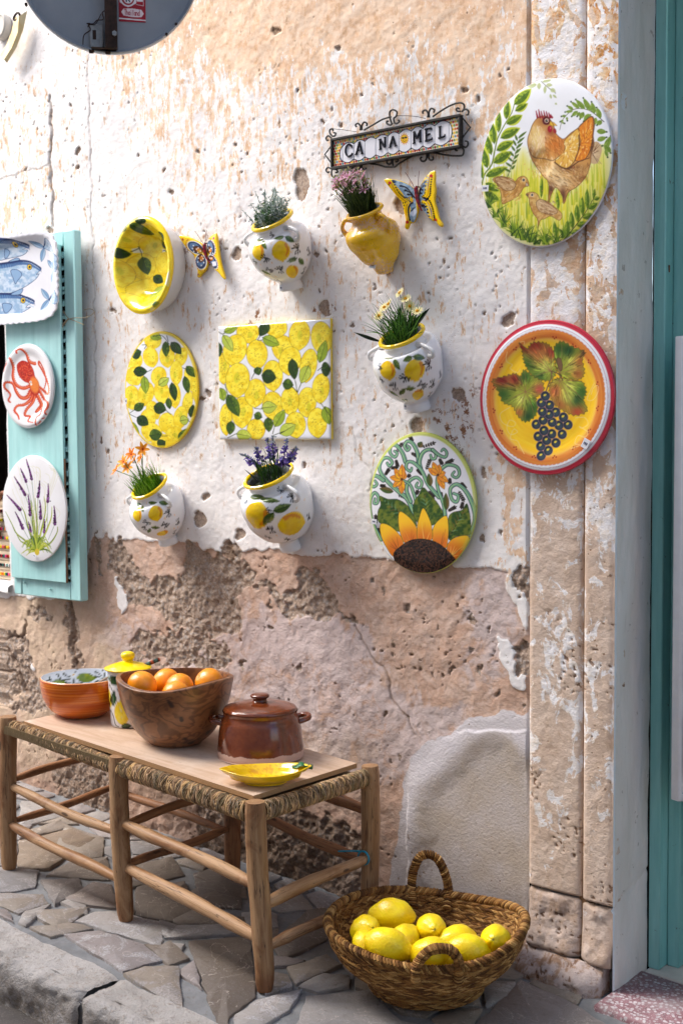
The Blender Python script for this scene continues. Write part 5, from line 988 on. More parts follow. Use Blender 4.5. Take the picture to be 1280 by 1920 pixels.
PQ = c.planecoords(-yf); rr_ = np.hypot((PQ[..., 0] - cx) / (w / 2), (PQ[..., 2] - cz) / (h / 2)); topm = sstep(.2, -.3, -(PQ[..., 2] - cz) / (h / 2)) ; mk = (np.clip((rr_ - .955) / .02, 0, 1) * (.35 + .65 * topm) * (PQ[..., 2] > cz - h * .32))[..., None]
c.img = c.img * (1 - mk) + np.array((206, 214, 110)) * mk
t = plate('sunflower_plate', 'oval plate painted with half a sunflower and curling teal scrolls', 'plate', w, h, (cx, cz), yf, lambda r: yf - .005 * r ** 8, c, rimcol=lin((196, 204, 96)))
sticker(t, 701, 978, -.029, 12, 10, .1)
# ================================================================ WALL POTS
def solve_pot(rpx, ry, lpx):
    xr = float(onY(rpx, ry)[0]); lo, hi = .02, .3
    for _ in range(40):
        R = (lo + hi) / 2; z = float(onY(rpx, ry)[2]); p = proj((xr - R - .8 * R, -.6 * R, z))[0]
        if p > lpx: lo = R
        else: hi = R
    return xr - R, R
def zfront(x, y, py):
    lo, hi = 0.2, 3.0
    for _ in range(40):
        z = (lo + hi) / 2
        if proj((x, y, z))[1] > py: lo = z
        else: hi = z
    return z
MSOIL = m_matte('plant_foam', (.012, .02, .010), (.03, .04, .02), .9)
MYG = m_glaze('yellow_lip_glaze', .12, tuple(lin((242, 204, 10))) + (1,), .05)
MGREYIN = m_glaze('grey_inner_glaze', .2, (.16, .17, .18, 1), .05)
TWD = np.array([.629, -.777, 0.]); RGT = np.array([.777, .629, 0.])
def pot(name, label, foot, body, rim, art, mat=None, kind='lemon', lipmat=None, lipr=.0062):
    """foot (l, r, y), body (l, r, y), rim (l, r, y left, y right): measured widths and heights; the axis leans out from the wall"""
    dep = lambda px: 2.85 / (.777 + (px - 640) / FPX * .629)
    rad = lambda l, r: (r - l) * dep((l + r) / 2) / FPX / 2
    Rf, R, Rl = rad(*foot[:2]), rad(*body[:2]), rad(*rim[:2]) - lipr * .6
    yf_ = -Rf * .75; F0 = onY((foot[0] + foot[1]) / 2, foot[2], yf_); cx = float(F0[0])
    T0 = onX((rim[0] + rim[1]) / 2, (rim[2] + rim[3]) / 2, cx); T0 = np.array(T0)
    slope = (rim[2] - rim[3]) / (rim[1] - rim[0]) / .629
    zb_ = float(onY((body[0] + body[1]) / 2, body[2], (F0[1] + T0[1]) / 2)[2]); tm = (zb_ - F0[2]) / (T0[2] - F0[2]); H = float(T0[2] - F0[2]); Rn = Rl - .006
    if kind == 'lemon':
        k = lambda t_: t_ if t_ <= 0 else t_
        pr = [(Rf * .97, -.01), (Rf * 1.02, .02), (Rf * .97, .07), (Rf * .95, .11), (Rf * 1.1, .14), (R * .60, .2), (R * .79, .3), (R * .93, .42), (R * .99, tm - .06), (R, tm), (R * .985, tm + .07), (R * .93, tm + .14), (max(R * .83, Rn), tm + .20), (max(Rn * 1.04, R * .64), .86), (Rn, .91), (Rn, .95), (Rn + .002, .98), (Rl, 1.0)]
    else:
        pr = [(Rf * .3, -.02), (Rf * .8, -.01), (Rf * 1.02, .02), (Rf * 1.05, .05), (Rf * 1.3, .12), (R * .66, .22), (R * .84, .38), (R * .96, tm - .12), (R, tm), (R * .97, tm + .08), (R * .88, tm + .14), (Rn * 1.08, .84), (Rn, .89), (Rn * 1.01, .94), (Rn + .003, .975), (Rl, 1.0)]
    pp = spline(np.array(pr), 7); nk = 220; ph = np.linspace(-math.pi, math.pi, nk)
    def pt(r, t_, p_, push=0.0):
        r, t_, p_ = np.broadcast_arrays(np.asarray(r, float), np.asarray(t_, float), np.asarray(p_, float))
        d = TWD * np.cos(p_)[..., None] + RGT * np.sin(p_)[..., None]; c_ = F0 + (T0 - F0) * t_[..., None]; P__ = c_ + d * r[..., None]
        sl = .3 + (slope - .3) * np.clip(t_, 0, 1) ** 1.3; P__[..., 2] += sl * (P__[..., 1] - c_[..., 1]); P__[..., 1] = np.minimum(P__[..., 1], -.0015 - push); return P__
    P_ = pt(pp[:, 0][:, None], pp[:, 1][:, None], ph[None])
    s_len = np.concatenate([[0], np.cumsum(np.hypot(np.diff(pp[:, 0]), np.diff(pp[:, 1] * H * 1.08)))])
    Umm = ((ph[None] + math.pi) * R * 1000) + 0 * P_[..., 0]; Vmm = (s_len.max() - s_len)[:, None] * 1000 + 0 * Umm
    qx, qy = proj(P_); vis = (np.cos(ph)[None] + 0 * Umm) > -.1
    def loc(px, py):
        d = np.hypot(qx - px, qy - py) + (~vis) * 99; i, j = np.unravel_index(np.argmin(d), d.shape); return Umm[i, j], Vmm[i, j], P_[i, j]
    c = Cv(-5, -5, 2 * math.pi * R * 1000 + 5, s_len.max() * 1000 + 5, (240, 240, 243), 1.1)
    if art: art(c, loc)
    t = thing(name, label, 'wall planter', (cx, -.001, F0[2]))
    mb = MB(); mb.grid(P_, c.sample(Umm, Vmm) if art else None, flip=False); build('pot_body', mb, mat or MG, t, sharp=60)
    b = MB(); b.grid(np.stack([P_[0], np.tile(P_[0].mean(0), (nk, 1))]), flip=False); build('foot_base', b, mat or MGW, t)
    b = MB(); tt_ = np.array([1.0, .97, .9, .8])[:, None]; b.grid(pt(np.array([Rl - .003, Rn - .004, Rn - .005, Rn])[:, None], tt_, ph[None], .003), flip=True); build('pot_lining', b, MGREYIN, t)
    b = MB(); b.grid(pt(np.array([Rn - .004, .001])[:, None], np.array([.90, .93])[:, None], ph[None], .004)); build('plant_foam', b, MSOIL, t)
    b = MB(); b.tube(pt(Rl - .001, 1.0, ph[:-1:4], lipr * .8), lipr, 8, updir=(0, .3, 1), closed=True); build('rim', b, lipmat or MYG, t)
    for sd in (1, -1):
        d_ = np.array([sd * .98, -.2, 0]); a_ = math.atan2(d_ @ RGT, d_ @ TWD)
        hp = [(Rn * 1.0, .885), (Rn + .018, .90), (R * 1.0 + .012, .84), (R * 1.0 + .014, .76), (R * .985, tm + .08)] if kind == 'lemon' else [(Rn, .90), (Rn + .02, .93), (Rn + .034, .87), (R * 1.0 + .008, .78), (R * .98, tm + .05)]
        pts = np.array([pt(r_, t_, a_) for r_, t_ in hp]); b = MB(); b.tube(spline(pts, 5), np.interp(np.linspace(0, 1, 21), [0, .3, .7, 1], [.008, .0058, .0056, .0085]), 10); build('handle', b, mat if kind != 'lemon' else MGW, t)
    return t, cx, R, Rl, T0, slope, loc
LY, LYO = (250, 212, 16), (222, 130, 20)
def small_lemon(c, u, v, rx, ry, a=0.0, side=1):
    th = np.linspace(0, 2 * math.pi, 28, endpoint=False); k = 1 + .16 * np.exp(-((th - math.pi / 2) / .2) ** 2) + .06 * np.exp(-((th - 1.5 * math.pi) / .3) ** 2)
    px = np.cos(th) * rx * k; py = np.sin(th) * ry * k; ca, sa = math.cos(a), math.sin(a)
    c.poly(np.c_[u + px * ca - py * sa, v + px * sa + py * ca], noise3c(LY, (240, 196, 20), .12, 3), (236, 176, 30), 1, sp=0)
    q = [(rx * .62 * side, -ry * .55), (rx * .74 * side, 0), (rx * .5 * side, ry * .55)]; c.stroke([(u + x * ca - y * sa, v + x * sa + y * ca) for x, y in q], rx * .34, LYO, rx * .2, op=.85)
def small_leaf(c, b_, t_, w_): c.leaf(b_, t_, w_, noise3c((70, 96, 30), (120, 140, 60), .3, 3), (60, 84, 24), (50, 70, 24), (80, 96, 40), 0, 1)
def black_sprig(c, u, v, a, s_=1.0, fl=1):
    ca, sa = math.cos(a), math.sin(a); f = lambda x, y: (u + (x * ca - y * fl * sa) * s_, v + (x * sa + y * fl * ca) * s_)
    for (b_, m_, e_) in (((0, 0), (-2, -6), (-9, -10)), ((0, 0), (1, -6), (-2, -12)), ((1, 0), (4, -5), (4, -12)), ((1, 1), (6, -3), (9, -9)), ((0, 1), (-5, 1), (-9, 5)), ((0, 1), (-2, 5), (-4, 9)), ((1, 1), (3, 6), (2, 10))): c.stroke([f(*b_), f(*m_), f(*e_)], .9 * s_, (26, 26, 28), 3.3 * s_)
def dots3(c, u, v):
    for x, y in ((0, 0), (4, -2), (1.5, 3.5)): c.ell(u + x, v + y, 1.2, 1.2, (246, 180, 40))
def art_from(sc, ox, oy, lem, leaves, spr, dts):
    def f(c, loc):
        for x, y, rx, ry, a, sd in lem: u, v, _ = loc(ox + x / sc, oy + y / sc); small_lemon(c, u, v, rx, ry, -a, -sd)
        for b_, t_, w_ in leaves:
            u, v, _ = loc(ox + b_[0] / sc, oy + b_[1] / sc); u2, v2, _ = loc(ox + t_[0] / sc, oy + t_[1] / sc); small_leaf(c, (u, v), (u2, v2), w_)
        for x, y, a, s_, fl in spr: u, v, _ = loc(ox + x / sc, oy + y / sc); black_sprig(c, u, v, -a, s_ * 1.3, -fl)
        for x, y in dts: u, v, _ = loc(ox + x / sc, oy + y / sc); dots3(c, u, v)
    return f
# the enlargement coordinates run right->left in theta, so art is mirrored: x spreads use -1 side
aA = art_from(8, 440, 360, [(690, 890, 25, 30, -.15, -1), (340, 895, 24, 27, 0, -1), (868, 1200, 23, 27, .35, -1), (470, 1300, 20, 12, .2, -1)],
    [((740, 670), (595, 700), 15), ((750, 670), (890, 755), 16), ((425, 715), (340, 710), 13), ((430, 730), (485, 860), 14), ((935, 1000), (790, 1045), 15), ((955, 1000), (1035, 1090), 16), ((410, 1170), (530, 1240), 14)],
    [(450, 990, .2, .95, 1), (940, 860, .3, 1, -1), (690, 1180, .2, 1, -1), (560, 640, .4, .7, 1), (510, 1170, .5, .8, 1), (1040, 1180, -.4, .9, 1), (1105, 870, 0, .8, 1), (300, 1040, .4, .7, 1), (640, 1330, 1.2, .8, 1)],
    [(740, 575), (545, 770), (930, 700), (845, 905), (555, 1060), (390, 1090), (605, 1260), (1085, 1010)])
aC = art_from(4.571, 620, 520, [(720, 800, 27, 31, -.1, -1), (482, 805, 25, 28, 0, -1), (745, 1012, 24, 19, 1.2, -1)],
    [((695, 680), (615, 715), 16), ((705, 680), (802, 690), 17), ((540, 690), (465, 690), 14), ((545, 700), (590, 790), 15), ((630, 955), (590, 1010), 14), ((635, 955), (722, 945), 15), ((500, 970), (580, 1025), 13)],
    [(625, 860, .3, 1, 1), (835, 755, .3, 1, -1), (775, 915, .4, 1, 1), (872, 905, -.2, .95, 1), (550, 945, .4, .9, -1), (420, 760, .2, .7, 1), (850, 1000, -.5, .7, 1), (630, 1050, 1.2, .7, 1), (935, 820, 0, .7, 1), (430, 880, .3, .7, 1)],
    [(600, 660), (775, 610), (825, 830), (555, 865), (475, 935), (845, 985), (700, 1070), (920, 885)])
aD = art_from(3.2, 0, 800, [(932, 522, 22, 25, -.1, -1), (822, 528, 20, 24, 0, -1), (975, 640, 22, 13, .1, -1)],
    [((945, 455), (892, 455), 13), ((955, 450), (1008, 465), 14), ((850, 470), (820, 455), 11), ((855, 475), (862, 512), 12), ((905, 610), (890, 635), 11), ((908, 605), (960, 605), 12)],
    [(880, 575, .3, .85, 1), (1012, 522, .3, .85, -1), (990, 590, .4, .85, 1), (1070, 568, -.2, .8, 1), (868, 610, .3, .7, -1), (1050, 632, -.5, .7, 1)],
    [(880, 455), (990, 550), (1050, 530), (1045, 610), (1068, 600)])
aE = art_from(3.048, 200, 810, [(850, 480, 40, 46, -.5, -1), (1062, 530, 42, 42, 1.3, -1)],
    [((900, 370), (825, 365), 21), ((880, 375), (985, 395), 20), ((930, 400), (900, 375), 14), ((950, 455), (1055, 415), 25), ((950, 460), (895, 525), 25)],
    [(990, 335, .3, .9, 1), (1060, 380, .2, .9, -1), (800, 390, .2, .8, 1), (945, 560, .4, .95, -1), (1155, 480, -.2, .8, 1), (1030, 612, .4, .85, 1), (925, 445, .2, .6, 1), (920, 600, .5, .7, 1)],
    [(1000, 375), (1085, 435), (1130, 390), (970, 590)])
potA = pot('wall_pot', 'white two handled wall pot with three lemons holding pale frosted heather', (526, 569, 541), (472, 583, 462), (473, 548, 428, 398), aA)
potC = pot('wall_pot', 'white two handled lemon wall pot holding green grass and pale daisies', (760, 808, 767), (704, 829, 675), (711, 795, 645, 614), aC)
potD = pot('wall_pot', 'small white lemon wall pot with orange flowers, lowest on the left', (299, 335, 1018), (248, 345, 950), (248, 313, 926, 897), aD)
potE = pot('wall_pot', 'white wall pot with two big lemons below the square panel, filled with lavender', (526, 565, 1029), (456, 585, 940), (458, 549, 906, 877), aE)
for P__, x, y in ((potA, 527, 540), (potC, 760, 762)): sticker(P__[0], x, y, float(P__[6](x, y)[2][1]) - .001, 8, 11, 0)
def mat_amph():
    m = Mat('worn_yellow_glaze'); p = m.pos(); nA = m.noise(p, 16, 5, .7); nB = m.noise(p, 170, 5, .75)
    z = m.n('SeparateXYZ', {0: p}, out=2)
    band = m.math('MAXIMUM', m.rng(m.math('ABSOLUTE', m.math('SUBTRACT', z, .115)), .0, .035, 1, 0), m.rng(z, .0, .05, .9, 0))
    c = m.mix(m.rng(nA, .3, .7), tuple(lin((226, 168, 16))), tuple(lin((244, 196, 14))))
    f = m.rng(m.math('ADD', nB, m.math('MULTIPLY', m.math('ADD', band, m.math('SUBTRACT', nA, .5)), .17)), .62, .67); c = m.mix(m.math('MULTIPLY', f, .75), c, tuple(lin((206, 166, 150)))); c = m.mix(m.rng(m.noise(p, 240, 3), .64, .68, 0, .6), c, tuple(lin((150, 90, 20))))
    m.P(Base_Color=c, Roughness=m.rng(f, 0, 1, .18, .5), Coat_Weight=.3, Coat_Roughness=.08); m.bump(m.noise(p, 60, 5), .05, .003); return m.m
MAM = mat_amph()
potB = pot('yellow_amphora', 'mustard yellow amphora shaped wall pot with worn glaze under the name sign', (706, 738, 511), (650, 747, 443), (650, 717, 408, 385), None, MAM, kind='amphora', lipmat=MAM, lipr=.0055)
sticker(potB[0], 698, 498, float(potB[6](698, 498)[2][1]) - .001, 15, 10, .25)

# ---- artificial plants in the pots
MPL = m_col('plastic_leaves', .55, .35, .25, .25, 90); MFL = m_col('silk_petals', .6, .2, .3, .1, 60)
def blade(mb, p0, d, L, w, bend, col, n=5, fold=.0):
    d = np.array(d, float); d /= np.linalg.norm(d); g = np.array([R0.uniform(-1, 1) * .4, R0.uniform(-1, .2) * .4, -1.0]); pts = []
    for i in range(n + 1): t_ = i / n; pts.append(np.array(p0) + d * L * t_ + g * bend * L * t_ * t_)
    pts = np.array(pts); s_ = np.cross(d, (.3, 1, .2)); s_ /= np.linalg.norm(s_) + 1e-9; wd = w * np.array([.6, 1, 1, .8, .5, .08])[:n + 1] if n == 5 else w * np.sin(np.linspace(.35, math.pi - .04, n + 1))
    m_ = pts + np.cross(s_, d)[None] * wd[:, None] * .25
    V = np.stack([pts - s_ * wd[:, None] / 2, m_, pts + s_ * wd[:, None] / 2], 1); shade = np.linspace(.75, 1.15, n + 1)[:, None, None]
    mb.grid(V, np.asarray(lin(col))[None, None] * shade * np.ones((n + 1, 3, 1)))
def inpot(P__, k=.8):
    _, cx, R, Rl, T_0, sl, _l = P__; a = R0.uniform(0, 2 * math.pi); r = (Rl - .010) * math.sqrt(R0.uniform(.02, 1)) * k; y = r * math.sin(a); return np.array([T_0[0] + r * math.cos(a), min(T_0[1] + y, -.012), T_0[2] - .012 + sl * y])
def dirs(lean=(-.1, -.35), sp=.5): return (lean[0] + R0.gauss(0, sp) * .6, lean[1] + R0.gauss(0, sp) * .4 - abs(R0.gauss(0, .1)), 1)
def clampy(mb, y=-.006):
    for i, v in enumerate(mb.v): mb.v[i][:, 1] = np.minimum(v[:, 1], y + 0 * v[:, 1])
def flower(ctr_, d, npet, L, w, col, ccol, cup=.5, cr=.004, name='flower', parent=None, tipcol=None):
    d = np.array(d, float); d /= np.linalg.norm(d); a = np.cross(d, (0, .3, 1)); a /= np.linalg.norm(a); b_ = np.cross(d, a); mb = MB(); ctr_ = np.array(ctr_)
    for i in range(npet):
        th = i / npet * 2 * math.pi + R0.uniform(-.1, .1); e = a * math.cos(th) + b_ * math.sin(th); s_ = np.cross(d, e); u = np.linspace(0, 1, 5)
        ce = ctr_ + e * (L * u)[:, None] + d * (cup * L * (u - u * u * .6))[:, None]; wd = w * np.array([.35, .9, 1, .75, .15]) / 2
        V = np.stack([ce - s_ * wd[:, None], ce - d * (wd * .3)[:, None], ce + s_ * wd[:, None]], 1); cc = lin(col)[None] * (1 - u[:, None] * 0); 
        if tipcol is not None: cc = lin(col)[None] * (1 - u[:, None]) + lin(tipcol)[None] * u[:, None]
        mb.grid(V, np.repeat(cc[:, None], 3, 1))
    mb.lathe([(cr * .2, cr * .9), (cr * .8, cr * .6), (cr, 0)], 7, (0, 0, 0), col=lin(ccol)); V = mb.v[-1]; mb.v[-1] = ctr_ + a * V[:, :1] + b_ * V[:, 1:2] + d * V[:, 2:]
    return build(name, mb, MFL, parent)
def stemtube(mb, a, b_, col, r=.0011, sag=.0):
    a, b_ = np.array(a), np.array(b_); m_ = (a + b_) / 2 + np.array([0, -.004, .008]); mb.tube(spline([a, m_, b_], 4), r, 5, lin(col), cap=False)
# B: pink allium over dark grass
_, cx, R, Rl, T_0, sl, _l = potB
tB = thing('potted_plant', 'dark grass tuft with tiny pink flowers in the yellow amphora', 'artificial plant', (cx, -.03, T_0[2] - .02))
mb = MB()
for i in range(420): d = dirs((-.14, -.30), .42); blade(mb, inpot(potB, .95), d, R0.uniform(.06, .125), R0.uniform(.0022, .0036), R0.uniform(0, .35), R0.choice([(54, 74, 30), (74, 96, 38), (40, 58, 30), (96, 112, 50), (60, 80, 46)]))
clampy(mb); o = build('grass_blades', mb, MPL, tB, kind='stuff')
mb = MB(); heads = []
for i in range(44):
    p = inpot(potB, .7); q = onY(R0.uniform(628, 688), R0.uniform(322, 366), T_0[1] - R0.uniform(-.03, .04)); stemtube(mb, p, q, (96, 112, 50)); heads.append((q, q - p))
    for k in range(3): e = q + np.array([R0.gauss(0, .008), R0.gauss(0, .005), R0.gauss(-.004, .01)]); stemtube(mb, q - (q - p) * .12, e, (150, 160, 90), .0008); mb.lathe([(.0004, .0036), (.0022, .002), (.0024, 0), (.0008, -.0022)], 6, e, col=lin(R0.choice([(212, 206, 130), (190, 190, 110), (226, 216, 170)])))
build('flower_stems', mb, MPL, tB, kind='stuff')
for q, d in heads: flower(q, (R0.gauss(-.3, .4), -1 + R0.uniform(0, .5), .6), 6, R0.uniform(.013, .018), .0055, R0.choice([(206, 110, 150), (190, 100, 130)]), (160, 70, 90), .6, .002, parent=tB, tipcol=(232, 196, 214))
# C: grass with daisies
_, cx, R, Rl, T_0, sl, _l = potC
tC = thing('potted_plant', 'long green grass with pale yellow daisies in the right lemon pot', 'artificial plant', (cx, -.04, T_0[2] - .02)); mb = MB()
for i in range(190): d = dirs((-.02, -.25), .7); blade(mb, inpot(potC, .85), d, R0.uniform(.06, .15), R0.uniform(.0024, .004), R0.uniform(0, .5), R0.choice([(60, 108, 34), (86, 146, 46), (44, 80, 28), (116, 170, 66)]))
clampy(mb); build('grass_blades', mb, MPL, tC, kind='stuff')
for a, b_, w_ in (((712, 640), (664, 626), .011), ((752, 630), (806, 582), .020), ((760, 635), (733, 600), .022), ((745, 630), (750, 575), .02)):
    mb = MB(); p = onY(*a, T_0[1]); q = onY(*b_, T_0[1] + (.01 if b_[0] > 700 else -.03)); blade(mb, p, q - p, np.linalg.norm(q - p), w_, -.06, (26, 44, 26), 7); build('broad_leaf', mb, MPL, tC)
mb = MB(); fl = []
for x, y in ((749, 549), (760, 560), (720, 576), (710, 592), (782, 583), (768, 574), (728, 570)): p = inpot(potC, .6); q = onY(x, y, T_0[1] - .02); stemtube(mb, p, q, (60, 90, 40)); fl.append(q)
build('flower_stems', mb, MPL, tC, kind='stuff')
for q in fl: flower(q, (R0.gauss(0, .4), -1, R0.uniform(.3, 1.2)), 12, .017, .007, (250, 232, 150), (232, 170, 30), .15, .005, parent=tC, tipcol=(246, 240, 200))
# D: orange flowers
_, cx, R, Rl, T_0, sl, _l = potD
tD = thing('potted_plant', 'bright green grass and star shaped orange flowers in the small lemon pot', 'artificial plant', (cx, -.03, T_0[2] - .02)); mb = MB()
for i in range(260): d = dirs((-.3, -.3), .55); blade(mb, inpot(potD, .95), d, R0.uniform(.035, .085), R0.uniform(.003, .0046), R0.uniform(0, .15), R0.choice([(104, 164, 30), (140, 190, 46), (80, 134, 28), (168, 210, 76)]))
clampy(mb); build('grass_blades', mb, MPL, tD, kind='stuff'); mb = MB(); fl = []
for x, y in ((218, 882), (232, 866), (240, 876), (253, 862), (268, 842), (265, 858), (247, 852)): p = inpot(potD, .5); q = onY(x, y, T_0[1] - .01); stemtube(mb, p, q, (90, 130, 40), .0013); fl.append(q)
build('flower_stems', mb, MPL, tD, kind='stuff')
for q in fl: flower(q, (R0.gauss(-.3, .5), -1, R0.uniform(.2, 1)), 6, .025, .011, (236, 120, 30), (190, 60, 20), .5, .003, parent=tD, tipcol=R0.choice([(252, 190, 60), (246, 150, 40), (252, 200, 80)]))
# E: lavender
_, cx, R, Rl, T_0, sl, _l = potE
tE = thing('potted_plant', 'purple lavender sprigs with frosted tips below the square lemon panel', 'artificial plant', (cx, -.04, T_0[2] - .02)); mb = MB()
for i in range(70): d = dirs((.05, -.2), .35); blade(mb, inpot(potE, .6) + (.01, 0, 0), d, R0.uniform(.06, .11), R0.uniform(.003, .005), R0.uniform(0, .1), R0.choice([(44, 90, 30), (70, 120, 40), (40, 60, 36)]))
for i in range(14): d = dirs((-.5, -.3), .4); blade(mb, inpot(potE, .7), d, R0.uniform(.04, .06), .008, .1, (70, 84, 80))
clampy(mb); build('grass_blades', mb, MPL, tE, kind='stuff')
for (x, y), (x2, y2) in (((490, 880), (455, 852)), ((500, 880), (478, 838)), ((510, 880), (502, 822)), ((515, 880), (512, 818)), ((530, 885), (538, 822)), ((525, 880), (528, 858)), ((535, 880), (556, 838)), ((530, 880), (548, 855)), ((495, 885), (470, 862))):
    mb = MB(); p = onY(x, y, T_0[1]); q = onY(x2, y2, T_0[1] - .005); stemtube(mb, p, q, (80, 100, 60)); d = q - p; n = 46
    for k in range(n):
        t_ = .35 + .65 * k / n; c_ = p + d * t_ + np.array([R0.gauss(0, .0055), R0.gauss(0, .0045), R0.gauss(0, .002)]) * (1.25 - t_ * .8); col = R0.choice([(116, 100, 186), (140, 120, 206), (88, 72, 150), (164, 140, 216)]) if t_ < .78 else R0.choice([(150, 160, 184), (176, 188, 200), (120, 120, 170)])
        blade(mb, c_, (R0.gauss(0, 1), R0.gauss(-.3, .8), R0.gauss(.6, .6)), R0.uniform(.011, .019) * (1.15 - t_ * .45), .010 * (1.2 - t_ * .6), .2, col, 3)
    clampy(mb, -.01); build('flower_spike', mb, MFL, tE)
# A: frosted heather
_, cx, R, Rl, T_0, sl, _l = potA
tA = thing('potted_plant', 'pale frosted green heather in the upper left lemon pot', 'artificial plant', (cx, -.03, T_0[2] - .02)); mb = MB()
for i in range(90):
    p = inpot(potA, .95); d = np.array(dirs((-.05, -.2), .5)); L_ = R0.uniform(.035, .07) if i > 12 else R0.uniform(.08, .115); q = p + d / np.linalg.norm(d) * L_; stemtube(mb, p, q, (110, 140, 110), .0007)
    pale = R0.random() < .62 or i <= 12
    for k in range(20): t_ = R0.uniform(.3, 1); c_ = p + (q - p) * t_; blade(mb, c_, (R0.gauss(0, 1), R0.gauss(-.3, 1), R0.gauss(.5, .8)), R0.uniform(.007, .013), .0045, .1, R0.choice([(196, 210, 206), (170, 190, 184), (214, 222, 220)]) if pale else R0.choice([(84, 130, 70), (60, 104, 50), (140, 170, 120)]), 2)
clampy(mb); build('sprigs', mb, MPL, tA, kind='stuff')

# ================================================================ BUTTERFLIES
def butterfly(label, sc, ox, oy, wings, artf, bodyp, ants, antcol, ctrs, yb, mat):
    t = None
    for wi, (outl, cc) in enumerate(zip(wings, ctrs)):
        xs_ = [a[0] for a in outl]; ys_ = [a[1] for a in outl]
        c = Cv(ox + min(xs_) / sc - 3, oy + min(ys_) / sc - 3, ox + max(xs_) / sc + 3, oy + max(ys_) / sc + 3, (248, 206, 10), 2.0).at(sc, ox, oy); artf(c)
        sp_ = spline(np.array(outl, float), 9, True); rg = np.linspace(0, 1, 34)[:, None, None]; D_ = np.array(cc, float) + (sp_[None] - np.array(cc, float)) * rg
        px = ox + D_[..., 0] / sc; py = oy + D_[..., 1] / sc; dist = np.abs(D_[..., 0] - 640) / 640
        y = -(.014 + .020 * dist) - .004 * np.sqrt(np.clip(1 - rg[..., 0] ** 4, 0, 1)); P_ = onY(px, py, 0 * px); 
        P_ = CAM + ray(px, py) * ((y - CAM[1]) / ray(px, py)[..., 1])[..., None]
        if t is None: t = thing('ceramic_butterfly', label, 'ceramic butterfly', (P_[..., 0].mean(), -.002, P_[..., 2].min()))
        mb = MB(); mb.grid(P_, c.sample(px, py), wv=True, flip=False)
        e = P_[-1]; e2 = e + np.array([0, .006, 0]); e3 = e2 + (P_[0, 0] - e2) * .06 + np.array([0, .003, 0]); mb.grid(np.stack([e, (e + e2) / 2 + (e - P_[0, 0]) * .02, e2, e3]), np.ones((4, len(e), 3)) * lin((236, 190, 12)), wv=True, flip=False)
        mb.grid(np.stack([e3, np.tile(P_[0, 0] + np.array([0, .012, 0]), (len(e), 1))]), np.ones((2, len(e), 3)) * .6, wv=True, flip=False)
        build('wing', mb, mat, t, sharp=60)
    mb = MB(); bp = np.array([onY(ox + x / sc, oy + y / sc, -.024) for x, y in bodyp]); mb.tube(spline(bp, 6), np.interp(np.linspace(0, 1, (len(bp) - 1) * 6 + 1), [0, .12, .5, 1], [.002, .0058, .0055, .0015]), 10)
    nn = len(mb.v[0]) // 10; mb.c[0] = np.repeat(np.array([list(lin((150, 16, 36) if (i // 2) % 2 else (110, 12, 30))) + [1] for i in range(nn)]), 10, 0); build('body', mb, mat, t)
    mb2 = MB(); mb2.tube([bp[0], bp[0] + (0, .024, .0)], .002, 6); build('hanger', mb2, woodd, t)
    for a in ants:
        mb = MB(); pts = [onY(ox + x / sc, oy + y / sc, -.03) for x, y in a]; mb.tube(spline(pts, 5) if len(pts) > 2 else pts, .0008, 5, lin(antcol)); build('antenna', mb, MPL, t)
    return t
def art1(c):
    for el in ((470, 440, 205, 120, .55), (600, 780, 125, 170, -.1), (840, 440, 92, 178, -.18), (890, 780, 80, 175, -.45)): 
        x, y, rx, ry, a = el; c.ell(x, y, rx + 18, ry + 18, (240, 240, 244), a); c.ell(x, y, rx, ry, (44, 58, 92), a); c.ell(x - 20, y - 10, rx * .7, ry * .75, (104, 140, 184), a, .8, soft=2)
    for x, y, rx, ry, a in ((530, 490, 130, 80, .5), (600, 690, 75, 105, 0), (810, 500, 55, 95, 0), (840, 700, 60, 70, .6)): c.ell(x, y, rx, ry, (90, 50, 30), a); c.ell(x + 15, y + 5, rx * .6, ry * .55, (214, 130, 40), a, soft=1.5)
    c.ell(580, 540, 70, 40, (214, 176, 30), .5, .8, soft=2)
    for x, y in ((420, 390), (535, 445), (495, 475), (590, 520), (525, 555), (400, 460), (430, 530), (625, 640), (540, 690), (655, 700), (605, 745), (525, 785), (670, 800), (610, 865), (790, 375), (850, 460), (800, 495), (830, 570), (885, 575), (815, 690), (855, 695), (765, 450)): c.ell(x, y, 15, 15, (244, 244, 244))
    for x, y in ((165, 245), (905, 215)): c.ell(x, y, 24, 32, (170, 20, 30))
    for p in ([(295, 250), (255, 280), (245, 350), (250, 400), (290, 480), (380, 580), (440, 640), (465, 740), (500, 880), (560, 980), (640, 1000), (700, 980)], [(810, 230), (870, 290), (930, 400), (965, 520), (920, 620), (900, 640), (960, 700), (1000, 790), (1010, 870), (1000, 960)]):
        q = spline(np.array(p, float), 4)
        for k in range(0, len(q), 2): c.ell(q[k][0], q[k][1], 11, 11, (160, 24, 36))
    c.poly([(860, 780), (960, 765), (975, 870), (880, 890)], (226, 226, 240), sp=0); c.ell(535, 1085, 16, 26, (150, 20, 30))
